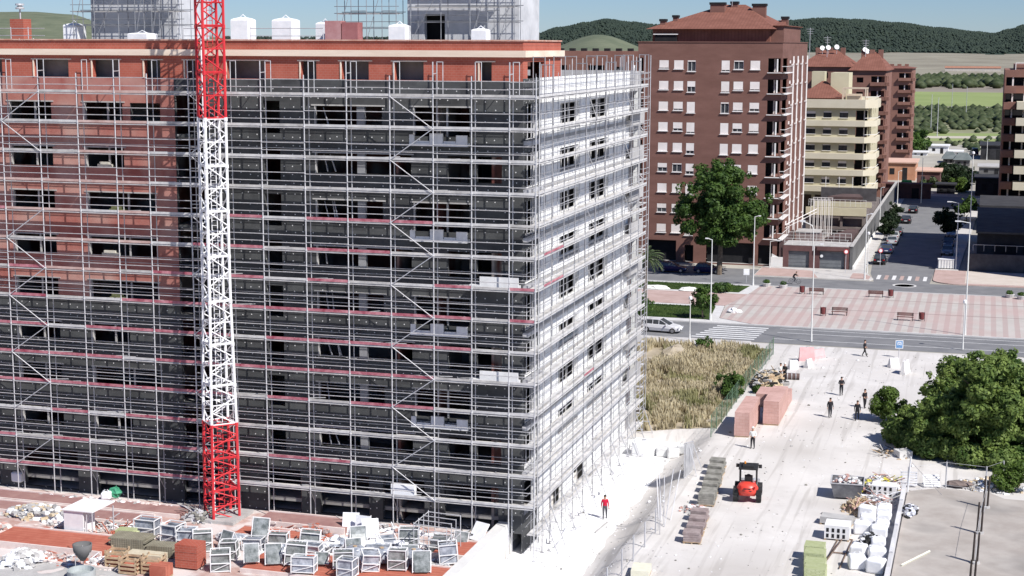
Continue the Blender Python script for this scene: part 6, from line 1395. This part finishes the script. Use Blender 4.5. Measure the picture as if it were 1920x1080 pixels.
sk = [(20.4, 11.9, 'farthest white sack of the sack line'), (21.5, 12.6, 'white sack tight against the block wall, farthest one'), (20.6, 9.9, 'white sack in the middle left of the sack line'), (21.6, 10.8, 'bluish white sack beside the block wall, second from the far end'), (21.6, 9.0, 'white sack beside the block wall in the middle'), (20.4, 8.0, 'white sack with a dark shadow left of centre'), (21.5, 7.2, 'white sack by the wall nearer the camera'), (20.5, 3.2, 'white sack near the bottom under the black scrap'), (21.6, 4.9, 'white sack by the wall, third from the bottom'), (21.7, 2.8, 'white sack by the wall, second from the bottom'), (20.6, .8, 'near white sack at the bottom frame edge'), (21.8, .4, 'nearest white sack against the wall at the bottom frame edge')]
for x, y, l in sk: bigsack(x, y, l, rr5.uniform(.95, 1.12))
rubble('scrap_heap', 'black and white scrap on top of the near sacks', 21.0, 5.4, .75, .9, .6, 60, [M_black, M_wbag, M_steeld], 24, (.06, .2), z=.35)
def palwrap(x, y, label, w, d, h, mt, z=None, name='wrapped_pallet', rz=0, grp=None, holes=False):
    zz = gh(x, y) if z is None else z; o = empty(name, label, 'pallet', (x, y, zz), rz, grp); m = MB()
    for q in range(3): m.box(-w / 2 + q * (w - .12) / 2, -w / 2 + .12 + q * (w - .12) / 2, -d / 2, d / 2, 0, .1)
    m.build('pallet', M_wood, o); m = MB(); m.box(-w / 2, w / 2, -d / 2, d / 2, .105, h); b = m.build('load', mt, o)
    if holes:
        m = MB()
        for a in range(4):
            for c in range(2): m.box(-w / 2 + .12 + a * (w - .2) / 4, -w / 2 + .12 + a * (w - .2) / 4 + .17, -d / 2 - .012, -d / 2 - .002, .18 + c * .38, .44 + c * .38)
        m.build('block_hole', M_dark, o)
    return o
palwrap(18.6, 9.6, 'pale board pallet left of the timber scrap', 2.1, 1.1, .55, M_conc, rz=-.15); palwrap(18.9, 6.6, 'white pallet of hollow blocks showing black holes', 1.6, 1.5, 1.0, mat('white_hollow_block', (.66, .65, .64), (.75, .74, .73), 2, .9), holes=True)
palwrap(21.2, 17.6, 'white pallet of hollow blocks by the skip scrap and fence', 1.7, 1.2, .9, mat('white_hollow_block', (0, 0, 0)), holes=True)
M_lime = mat('lime_paving_stack', (.46, .50, .26), (.60, .63, .40), 3, .9, bump=.3, pattern=('brick', (.22, .25, .12), .5, .09, .03, .6))
for i in range(4): palwrap(17.9 + .17 * i, 1.9 - 1.5 * i, 'lime green paving stack, %s of the row at the bottom of the photo' % ['farthest', 'second farthest', 'second nearest', 'nearest'][i], 1.25, 1.2, .95 + .06 * (i % 2), M_lime, grp='lime green paving stacks', name='paving_stack')
o = empty('steel_frame', 'rusty steel frame and bars lying beside the lime stacks', 'frame', (19.6, 3.2, 0)); m = MB()
for a, b in (((-.6, 3, .1), (-1.0, -3, .1)), ((.3, 3, .1), (0, -3, .1)), ((-.6, 3, .1), (.3, 3, .1)), ((-.8, 0, .1), (.15, 0, .1)), ((-.3, 3.4, .1), (-.75, -3, .6))): m.tube(a, b, .045, n=4)
m.build('bar', mat('rusty_steel', (.14, .10, .08), (.24, .17, .13), 3, .8), o)
x, y = P(1693, 856); o = empty('concrete_block', 'square pale concrete block with a round hole under the trees', 'block', (x, y, gh(x, y)), .5); m = MB(); m.box(-.55, .55, -.55, .55, 0, .55); m.build('block', M_kerb, o); m = MB(); m.lathe([(.28, .552), (.28, .60), (.2, .60), (.2, .556)], (0, 0, 0), 14); m.build('ring', M_conc, o)
def pallet(px, py, lab, rx, rz, z=0, nm='wooden_pallet', mt=M_wood):
    x, y = P(px, py, z); o = empty(nm, lab, 'pallet', (x, y, z + .05), rz, 'loose pallets near the slab'); o.rotation_euler = (rx, 0, rz); m = MB()
    for q in range(6): m.box(-.6, .6, -.02, .02, 0.02 + q * .19, .12 + q * .19)
    for q in range(3): m.box(-.58 + q * .53, -.48 + q * .53, .025, .12, 0.02, 1.07)
    m.build('boards', mt, o)
pallet(1790, 868, 'grey pallet standing upright in the tree shade', -.2, .1, 0, mt=M_conc); pallet(1704, 912, 'thin dark pallet leaning behind the slab corner post', -.5, .1, .1, mt=M_steeld); pallet(1748, 914, 'white crate pallet leaning at the back of the slab', -.9, .2, .1, mt=M_white)
x, y = P(1690, 1062, .22); x2, y2 = P(1743, 1036, .22); m = MB(); m.tube((x, y, .28), (x2, y2, .30), .08, n=4); tag(m.build('plank', mat('pale_plank', (.58, .58, .48), (.68, .68, .58), 2, .8)), 'long pale plank lying alone on the concrete slab', 'plank')
x, y = P(1797, 912, .1); o = MB(); o.blob((x, y, .3), (1.1, .5, .25), 0, .15, 9); tag(o.build('tarpaulin', mat('brown_tarpaulin', (.14, .11, .10), (.22, .17, .15), 2, .8)), 'brown tarpaulin heap at the back of the slab', 'tarpaulin')
# white tank and sacks behind the white path
x, y = P(1208, 822); o = empty('white_tank', 'white box tank lying at the far end of the white path', 'tank', (x, y, gh(x, y))); m = MB(); m.box(-.9, .9, -.8, .8, .0, 1.25); b = m.build('shell', M_white, o); bv = b.modifiers.new('b', 'BEVEL'); bv.width = .12; bv.segments = 3; m = MB(); m.lathe([(.2, 1.25), (.2, 1.33)], (0, 0, 0), 10); m.build('cap', M_steeld, o)
for px, py, l in ((1243, 824, 'grey white sack left in the group beside the white tank'), (1262, 827, 'grey sack in the middle of the group beside the white tank'), (1283, 826, 'white sack at the right of the group beside the white tank')):
    x, y = P(px, py); bigsack(x, y, l, 1.0, None, 'sacks beside the white tank', mat('grey_white_sack', (.50, .50, .50), (.72, .72, .70), 2, .8))
x, y = P(1202, 1078); palwrap(x, y, 'pale yellow board pallet at the bottom edge beside the wire fence', 1.1, 1.6, .5, mat('pale_yellow_board', (.62, .60, .48), (.7, .68, .56), 2, .8), rz=.1, z=gh(x, y))
rubble('stone_scatter', 'small stones scattered along the slope beside the path', 8.6, -1.5, 1.8, 4.5, .1, 60, [M_conc, M_wbag, M_steeld], 26, (.05, .18), z=-.1)
m = MB(); x, y = P(1132, 985, -1.4); m.box(x - .06, x + .06, y - 2.0, y + .6, -1.36, -1.28, 0, -.1); tag(m.build('timber_batten', M_conc), 'thin batten lying on the white path near the man in red', 'batten')
rr = random.Random(77); m = MB()
for i in range(1500):
    u, v = rr.uniform(7.5, 24), rr.uniform(-14, 72)
    if rr.random() < .35: u, v = rr.uniform(.2, 7), rr.uniform(-14, 30)
    s = rr.uniform(.015, .07) * (2.2 if rr.random() < .08 else 1); m.blob((u, v, gh(u, v) + s * .3), (s, s, s * .6), rr.randrange(3), .2, 5, rng=rr)
tag(m.build('pebbles', [M_conc, M_stone, M_wbag]), 'loose stones sprinkled over the pale dirt', 'stones', kind='stuff')

# ================================================================== YARD, LEFT FOREGROUND
M_soil = mat('red_brick_dust_soil', (.34, .19, .155), (.50, .38, .345), .8, .95, bump=.4, detail=9, lo=.3, hi=.7, pattern=('blotch', (.62, .58, .56), .45, .46, .58, .85))
us_ = lin(-60, -2.8, .6); vs_ = lin(-30, .8, .6); mb = MB()
for v in vs_:
    for u in us_: mb.v.append((u, v, gh(u, v) + .02 + .10 * max(0, mn.noise(Vector((u * .7, v * .7, 1))))))
for j in range(len(vs_) - 1):
    for i in range(len(us_) - 1): k = j * len(us_) + i; mb.f.append((k, k + 1, k + len(us_) + 1, k + len(us_))); mb.m.append(0)
struct(mb.build('yard_soil', M_soil, smooth=True), 'reddish dusty soil of the storage yard')
M_terr = mat('terracotta_roof_slab', (.36, .10, .065), (.44, .15, .10), 1.2, .9, bump=.3, pattern=('stripe', (.30, .085, .055), .42, .3, 1, .5)); M_edge = mat('pale_slab_edge', (.62, .50, .46), (.74, .66, .62), 1, .9); M_purp = mat('mauve_membrane', (.26, .14, .13), (.33, .20, .18), .8, .9)
def lowslab(label, x0, x1, y0, y1, h, mt, tilt=0):
    o = empty('basement_slab', label, 'slab', ((x0 + x1) / 2, y0, 0), 0, 'long low red slabs in front of the facade'); m = MB(); m.box(x0, x1, y0, y1, -.1, h, 0); m.build('deck', mt, o); m = MB(); m.box(x0, x1, y0 - .12, y0 - .005, -.1, h + .05).box(x0, x1, y1 + .005, y1 + .14, -.1, h + .08); m.build('kerb_edge', M_edge, o); child_fix(o)
lowslab('reddish slab strip running along the scaffold foot at the left', -48, -24.5, -2.3, -.5, .22, M_purp); lowslab('mauve slab strip in front of the first one at the left', -48, -26.2, -4.6, -2.75, .18, M_purp)
lowslab('orange red ribbed slab beside the white table, lower left', -33.4, -25.0, -11.4, -8.4, .42, M_terr); lowslab('red slab strip right of the crane foot', -18.6, -12.2, -2.6, -.6, .5, M_purp); lowslab('orange slab under the glass crates right of the crane', -19, -13.5, -5.2, -3.6, .35, M_terr)
lowslab('orange red slab at the bottom edge under the nearest crates', -15.5, -3.2, -11.2, -7.4, .25, M_terr); lowslab('red slab near the retaining wall on the right of the yard', -5.2, -3.0, -5.2, -2.4, .35, M_terr); lowslab('pale dusty slab across the bottom left corner', -40, -21.5, -20, -13.2, .06, M_conc)
# glass crates
M_gf = mat('white_crate_frame', (.72, .72, .72), (.8, .8, .8), 2, .6); M_gg = mat('wrapped_grey_glass', (.10, .115, .11), (.30, .32, .32), 2.5, .25, spec=.6); M_gg2 = mat('wrapped_blue_glass', (.16, .18, .22), (.46, .49, .54), 2.5, .3, spec=.6)
def crate_proto(mt, w, d, h):
    o = empty('glass_crate', '', 'crate', (0, 0, 0), 0, 'framed crates of wrapped glass'); m = MB()
    for x in (-w / 2, w / 2):
        for y in (-d / 2, d / 2): m.box(x - .028, x + .028, y - .028, y + .028, 0, h)
    for z in (.08, h * .5, h): 
        m.box(-w / 2, w / 2, -d / 2 - .03, -d / 2 + .03, z - .026, z + .026).box(-w / 2, w / 2, d / 2 - .03, d / 2 + .03, z - .026, z + .026)
        m.box(-w / 2 - .03, -w / 2 + .03, -d / 2, d / 2, z - .026, z + .026).box(w / 2 - .03, w / 2 + .03, -d / 2, d / 2, z - .026, z + .026)
    m.tube((-w / 2, -d / 2 - .03, .1), (w / 2, -d / 2 - .03, h * .5), .025, n=4)
    m.build('frame', M_gf, o); m = MB(); n = max(3, int(d / .2))
    for q in range(n): yy = -d / 2 + .1 + (d - .2) * q / (n - 1); m.box(-w / 2 + .06, w / 2 - .06, yy - .035, yy + .035, .1, h - .06 - .04 * (q % 3)); 
    m.build('glass_pane', mt, o); return o
def rack_proto(mt, w, h):
    o = empty('glass_crate', '', 'crate', (0, 0, 0), 0, 'framed crates of wrapped glass')
    for s in (-1, 1):
        m = MB(); m.tube((s * w / 2, -.55, .05), (s * w / 2, 0, h), .03, n=4).tube((s * w / 2, .55, .05), (s * w / 2, 0, h), .03, n=4).tube((s * w / 2, -.6, .05), (s * w / 2, .6, .05), .03, n=4); m.build('frame', M_gf, o)
    m = MB(); m.tube((-w / 2, 0, h), (w / 2, 0, h), .03, n=4).tube((-w / 2, -.56, .08), (w / 2, -.56, .08), .03, n=4).tube((-w / 2, -.3, h * .5), (w / 2, -.3, h * .5), .02, n=4); m.build('cross_bar', M_gf, o)
    for q in range(4):
        m = MB(); d = .06 * q; hh = h * (.98 - .12 * q); t = MB(); ww = w * (.46 - .03 * q)
        n = len(m.v); m.v += [(-ww, -.52 - d, .1), (ww, -.52 - d, .1), (ww, -.06 - d, hh), (-ww, -.06 - d, hh), (-ww, -.49 - d, .1), (ww, -.49 - d, .1), (ww, -.03 - d, hh), (-ww, -.03 - d, hh)]
        for f in ((0, 1, 2, 3), (7, 6, 5, 4), (0, 4, 5, 1), (1, 5, 6, 2), (2, 6, 7, 3), (3, 7, 4, 0)): m.f.append(f); m.m.append(0)
        m.build('glass_pane', mt, o)
    return o
pr = [crate_proto(M_gg, 1.2, .9, 1.3), crate_proto(M_gg2, 1.1, 1.1, 1.2), rack_proto(M_gg, 1.0, 1.15), crate_proto(M_gg2, 1.5, 1.0, 1.1)]
sn = [snap(p) for p in pr]
CR_ = [(0, -19.6, -8.3, .5, 'tallest glass crate below the crane foot'), (2, -18.2, -7.4, -.35, 'glass crate right of the tallest one, below the crane'), (1, -20.9, -7.9, .2, 'bluish glass crate left of the crane foot crates'), (1, -22.3, -7.2, .1, 'bluish crate third left from the crane foot'), (3, -24.6, -6.4, .0, 'wide crate behind the corrugated heap, left'), (0, -17.2, -9.2, .3, 'glass crate in front, below the crane foot pair'),
       (3, -16.6, -7.0, .1, 'wide bluish crate on the orange slab'), (0, -15.0, -6.8, .05, 'glass crate left of the mortar patch'), (3, -12.6, -7.0, -.05, 'wide grey blue crate in the middle of the yard'), (0, -13.4, -5.6, .1, 'crate behind the wide grey blue one'), (2, -10.0, -6.6, .35, 'slim glass crate below the white boards'), (3, -8.4, -6.4, .12, 'large blue striped crate right of the slim one'), (2, -10.6, -4.3, .5, 'crate leaning beneath the white boards'), (1, -8.6, -4.2, .5, 'open top crate behind the large blue striped one'), (0, -7.4, -3.4, .45, 'far crate among the frames'),
       (2, -6.1, -6.8, .2, 'slim crate left of the scaffold frame stack'), (0, -5.0, -4.0, 0, 'crate beside the scaffold frame stack'), (1, -3.9, -5.7, .15, 'crate nearest the retaining wall'), (2, -4.3, -2.2, .1, 'small crate by the end of the retaining wall'),
       (2, -15.4, -9.9, .4, 'near row crate, leftmost at the bottom edge'), (2, -14.0, -9.7, .4, 'near row crate, second from left'), (0, -12.6, -9.6, .4, 'near row crate, third from left'), (2, -11.0, -9.1, .4, 'near row crate, fourth from left'), (0, -9.5, -9.3, .3, 'near row crate, fifth from left'), (1, -7.9, -9.1, .3, 'near row crate, sixth from left'), (0, -6.2, -8.6, .3, 'near row crate, seventh from left'), (2, -4.8, -8.2, .3, 'near row crate, last before the wall'),
       (0, -16.8, -11.3, .4, 'bottom left crate of the near rows'), (2, -17.2, -5.0, .2, 'crate close to the crane base block on its right'), (3, -11.4, -10.9, .2, 'wide crate cut by the bottom edge left of centre'), (1, -8.6, -10.8, .2, 'crate cut by the bottom edge in the middle')]
used = set()
for p, x, y, rz, lab in CR_:
    z = gh(x, y) + .1 + (.25 if y < -7.4 and x > -15.5 else 0)
    if p not in used: used.add(p); pr[p].location = (x, y, z); pr[p].rotation_euler = (0, 0, rz); pr[p]['label'] = lab
    else:
        q = dup(sn[p], (x, y, z), rz + rr5.uniform(-.25, .25), lab, rr5.uniform(.86, 1.12)); q.scale = (q.scale[0], q.scale[1] * rr5.uniform(.8, 1.1), q.scale[2] * rr5.uniform(.7, 1.15)); q.rotation_euler[0] = rr5.choice([0, 0, -.08, .12]); q.rotation_euler[1] = rr5.choice([0, 0, .1, -.07])
rr = random.Random(91)
for i, (x, y, l) in enumerate([(-13.8, -8.2, 'crumpled clear plastic wrap between the near crates on the left'), (-9.0, -5.3, 'crumpled plastic wrap behind the blue striped crate'), (-18.8, -6.2, 'heap of torn wrapping by the crane base'), (-6.9, -5.0, 'crumpled wrap left of the scaffold frame stack'), (-21.4, -6.3, 'pale torn wrapping left of the crane foot crates'), (-11.6, -5.4, 'torn wrapping under the white boards')]):
    m = MB()
    for q in range(7): m.blob((x + rr.uniform(-.7, .7), y + rr.uniform(-.5, .5), .25 + rr.uniform(0, .35)), (rr.uniform(.25, .55), rr.uniform(.2, .4), rr.uniform(.12, .35)), q % 2, .4, 7, rng=rr)
    tag(m.build('plastic_wrap', [M_wbag, M_gg2]), l, 'wrapping', 'torn plastic wrapping in the yard')
rubble('yard_scraps', 'dusty scraps and broken boards around the white table and olive sheets', -27.5, -6.0, 5.5, 3.0, .12, 320, [M_wbag, M_edge, M_conc, M_terr, M_steeld], 44, (.05, .28), boards=50)
rubble('yard_scraps', 'orange and pale scraps right of the crane foot', -15.5, -3.6, 4.0, 2.6, .15, 240, [M_terr, M_edge, M_conc, M_wbag, M_stone2], 45, (.05, .3), boards=36)
# round wrapped rolls at the bottom
for i, (x, y) in enumerate([(-9.3, -7.9), (-7.6, -7.7), (-5.6, -7.4)]):
    o = empty('wrapped_roll', 'round plastic wrapped roll, %s of three at the bottom of the yard' % ['left', 'middle', 'right'][i], 'roll', (x, y, .35), 0, 'round wrapped rolls'); m = MB(); m.lathe([(.5, 0), (.58, .08), (.58, .75), (.5, .85), (.2, .87)], (0, 0, 0), 14); m.build('wrap', M_gg2, o, smooth=True); m = MB(); m.lathe([(.14, .87), (.14, .92)], (0, 0, 0), 8); m.build('core', M_wood, o)
# white table hut
o = empty('site_table', 'white topped site table with white side box at the lower left', 'table', (-28.6, -7.2, .1)); m = MB(); m.face([(-1.3, -1.0, 1.75), (1.0, -1.0, 1.75), (1.5, 1.0, 2.0), (-.8, 1.0, 2.0)]); m.face([(-.8, 1.0, 1.93), (1.5, 1.0, 1.93), (1.0, -1.0, 1.68), (-1.3, -1.0, 1.68)]); m.face([(-1.3, -1.0, 1.68), (1.0, -1.0, 1.68), (1.0, -1.0, 1.75), (-1.3, -1.0, 1.75)]); m.face([(1.0, -1.0, 1.68), (1.5, 1.0, 1.93), (1.5, 1.0, 2.0), (1.0, -1.0, 1.75)]); m.build('top', M_white, o)
m = MB(); m.box(-1.2, .25, -.9, .5, 0, 1.66); m.build('side_box', M_white, o)
for x, y in ((.95, -.95), (1.4, .9), (.5, -.9)): m = MB(); m.tube((x, y, -.1), (x, y, 1.7), .045, n=5); m.build('leg', M_steeld, o)
# piles, sacks, pallets
rubble('cream_rubble', 'cream broken block heap at the left edge', -33.6, -4.9, 3.2, 1.2, .95, 150, [M_wbag, M_conc, M_sand], 31, (.1, .35)); rubble('pale_rubble', 'pale rubble behind the white table', -30.6, -6.2, 2.0, .9, .5, 70, [M_wbag, M_conc, M_edge], 32, (.08, .28), boards=5)
rubble('white_sacks_heap', 'heap of white torn sacks in the lower left corner', -29.3, -13.6, 1.4, 1.6, .9, 90, [M_wbag, M_white, M_conc], 33, (.12, .4)); rubble('corner_rubble', 'pinkish rubble heap left of the ribbed slab', -35.2, -9.2, 1.6, 2.0, .8, 80, [M_edge, M_conc, M_pkb], 34, (.1, .32))
rubble('edge_rubble', 'broken pale blocks along the scaffold foot', -31, -.5, 9, .5, .3, 150, [M_wbag, M_edge, M_conc], 35, (.08, .26)); rubble('edge_rubble', 'scraps along the scaffold foot right of the crane', -10, -.7, 7, .6, .35, 150, [M_wbag, M_steeld, M_conc, M_pkb], 36, (.06, .24), boards=20)
rubble('brick_rubble', 'broken brown brick pile in the middle of the yard', -14.4, -2.6, 1.6, 1.2, .6, 90, [M_terr, M_pkb, M_stone2], 37, (.08, .24)); rubble('crane_base_junk', 'steel scraps and a grey drum around the crane foot', -23.0, -2.2, 1.4, 1.2, .7, 70, [M_steeld, M_stone, M_conc], 38, (.08, .25), boards=14)
rubble('yard_scraps', 'scraps scattered between the glass crates', -10.5, -5.6, 7.5, 3.2, .12, 620, [M_wbag, M_steeld, M_conc, M_blu, M_gf], 39, (.05, .3), boards=110); rubble('yard_scraps', 'scraps scattered in front of the ribbed slab', -25.5, -12.2, 5.5, 1.6, .1, 220, [M_wbag, M_edge, M_conc, M_terr], 40, (.05, .22), boards=20)
rubble('net_heap', 'dark crumpled netting by the retaining wall', -4.3, -.9, 1.3, .7, .5, 40, [M_black, M_steeld, M_stone], 41, (.08, .25), boards=10)
M_corr = mat('olive_corrugated_sheet', (.20, .18, .13), (.30, .28, .21), 1, .7, pattern=('stripe', (.13, .12, .09), .16, .4, 0, .6))
def sheetheap(label, x, y, w, d, h, mt, rz=0, n=7, name='sheet_stack', cat='sheet stack'):
    o = empty(name, label, cat, (x, y, .1), rz)
    for q in range(n): j = rr5.uniform(-.1, .1); m = MB(); m.box(-w / 2 + j, w / 2 + j, -d / 2, d / 2, q * h / n + .005, (q + 1) * h / n - .01); m.build('sheet', mt, o)
sheetheap('stack of olive corrugated sheets below the white table', -24.0, -9.4, 2.4, 1.5, .9, M_corr, .05); sheetheap('second olive sheet stack leaning right of the first', -21.6, -9.8, 1.8, 1.1, .7, M_corr, .1)
sheetheap('yellowish stone slab stack behind the olive sheets', -25.2, -8.0, 1.2, .8, .8, M_lime, .1, 4); sheetheap('thick pale board stack on the timber crates', -21.4, -12.2, 2.4, .9, .9, mat('straw_board', (.48, .42, .30), (.58, .52, .40), 2, .8), .02, 3)
def tcrate(label, x, y, rz=0):
    o = empty('timber_crate', label, 'crate', (x, y, .1), rz, 'timber crates at the lower left'); m = MB()
    for q in range(4):
        z = q * .26; m.box(-.6, .6, -.55, -.5, z, z + .13).box(-.6, .6, .5, .55, z, z + .13).box(-.6, -.55, -.5, .5, z, z + .13).box(.55, .6, -.5, .5, z, z + .13)
    for sx in (-.55, .55):
        for sy in (-.48, .48): m.box(sx - .05, sx + .05, sy - .05, sy + .05, 0, 1.05)
    m.build('slats', M_wood, o); m = MB(); m.box(-.5, .5, -.45, .45, .0, .5); m.build('load', M_terr, o)
tcrate('open timber crate left of the pale board stack', -23.3, -12.4, .1); tcrate('timber crate under the pale board stack', -21.8, -13.3, .0); tcrate('timber crate right in the lower left group', -20.5, -12.9, .05)
o = empty('brick_stack', 'square stack of red bricks right of the timber crates', 'brick stack', (-18.9, -11.2, .1)); 
for q in range(3): m = MB(); m.box(-.75, .75, -.6, .6, q * .5 + .005, q * .5 + .48); m.build('brick_layer', M_rbrk, o)
palwrap(-19.6, -13.6, 'brown box pallet with a white lid near the bottom edge', 1.1, .9, .8, M_terr, name='lidded_box', z=.1); 
o = empty('concrete_hopper', 'grey conical concrete hopper on thin legs at the bottom left', 'hopper', (-24.8, -13.9, 0)); m = MB(); m.lathe([(.15, .7), (.55, 1.3), (.6, 1.75), (.53, 1.75), (.5, 1.35)], (0, 0, 0), 14); m.build('cone', M_gw, o, smooth=True)
for a in range(3): m = MB(); m.tube((.5 * math.cos(a * 2.1), .5 * math.sin(a * 2.1), 0), (.5 * math.cos(a * 2.1), .5 * math.sin(a * 2.1), 1.5), .03, n=4); m.build('leg', M_steeld, o)
m = MB(); m.lathe([(.85, 0), (.85, .45), (.75, .45), (.7, .15)], (-24.3, -14.9, .05), 24); tag(m.build('water_tub', mat('grey_tub', (.30, .33, .33), (.4, .43, .43), 1, .5)), 'round grey tub cut by the bottom edge below the hopper', 'tub')
for i, (x, y, rz, tl, l) in enumerate([(-12.0, -2.2, .2, .35, 'white board standing tilted left in the board group'), (-11.0, -2.6, -.1, .2, 'largest white board leaning in the middle of the yard'), (-10.2, -3.0, .5, .5, 'white board sliding down right of the largest one'), (-3.6, -1.4, -.4, .7, 'small white board beside the retaining wall end'), (-9.3, -1.0, 0, .05, 'white insulation block on the lowest scaffold lift')]):
    m = MB(); m.box(-.55, .55, -.04, .04, 0, 1.3 if i != 4 else .75); o = m.build('white_board', M_wbag); o.location = (x, y, .15 if i < 4 else 2.3); o.rotation_euler = (-tl, 0, rz); tag(o, l, 'board')
    if i == 4: o.location = (-9.2, .4, 2.2); o.scale = (1.5, 6, 1)
# scaffold frame stack
o = empty('scaffold_frame_stack', 'upright scaffold frames stored beside the crates near the retaining wall', 'scaffold frames', (-4.9, -6.3, 0))
for q in range(4):
    m = MB(); y = q * .9
    m.tube((-1.1, y, 0), (-1.1, y, 2.6), .035, n=4).tube((1.0, y + .2, 0), (1.0, y + .2, 2.4), .035, n=4).tube((-1.1, y, 2.5), (1.0, y + .2, 2.35), .03, n=4).tube((-1.1, y, 1.2), (1.0, y + .2, 1.2), .025, n=4); m.build('frame', M_steeld, o)
m = MB(); m.tube((-1.1, 0, 2.5), (-1.1, 2.7, 2.5), .03, n=4).tube((1.0, .2, 1.2), (1.0, 2.9, 1.2), .03, n=4); m.build('cross_tube', M_steeld, o)
x, y = P(217, 942); o = MB(); o.blob((x, y, .75), (.5, .4, .4), 0, .15, 8); o.tube((x, y, .9), (x + .1, y, 1.25), .1, .02, 5); tag(o.build('green_sack', mat('green_net_sack', (.03, .22, .12), (.07, .32, .18), 2, .7)), 'small green sack on the mauve slab left of the crane', 'sack')
x, y = P(200, 945); bigsack(x, y, 'white sack beside the small green sack', .7, .35, None)
x, y = P(158, 920); bigsack(x, y, 'white sack at the scaffold foot on the red strip', .6, .5, None)
x, y = P(37, 912); bigsack(x, y, 'pile of white cloth at the scaffold foot far left', .9, .4, None)
x, y = P(365, 935); o = empty('cement_mixer', 'grey drum cement mixer left of the crane foot', 'mixer', (x, y, .1)); m = MB(); m.lathe([(.15, -.5), (.42, -.3), (.48, 0), (.4, .3), (.22, .5), (.18, .45)], (0, 0, 0), 12); d = m.build('drum', M_gw, o, smooth=True); d.location = (0, 0, .95); d.rotation_euler = (.7, .5, 0)
m = MB(); m.tube((-.5, -.4, 0), (-.2, 0, .95), .04, n=5).tube((.5, -.4, 0), (.2, 0, .95), .04, n=5).tube((0, .5, 0), (0, .2, .9), .04, n=5).tube((-.5, -.4, .1), (.5, -.4, .1), .03, n=5); m.build('stand', M_black, o)
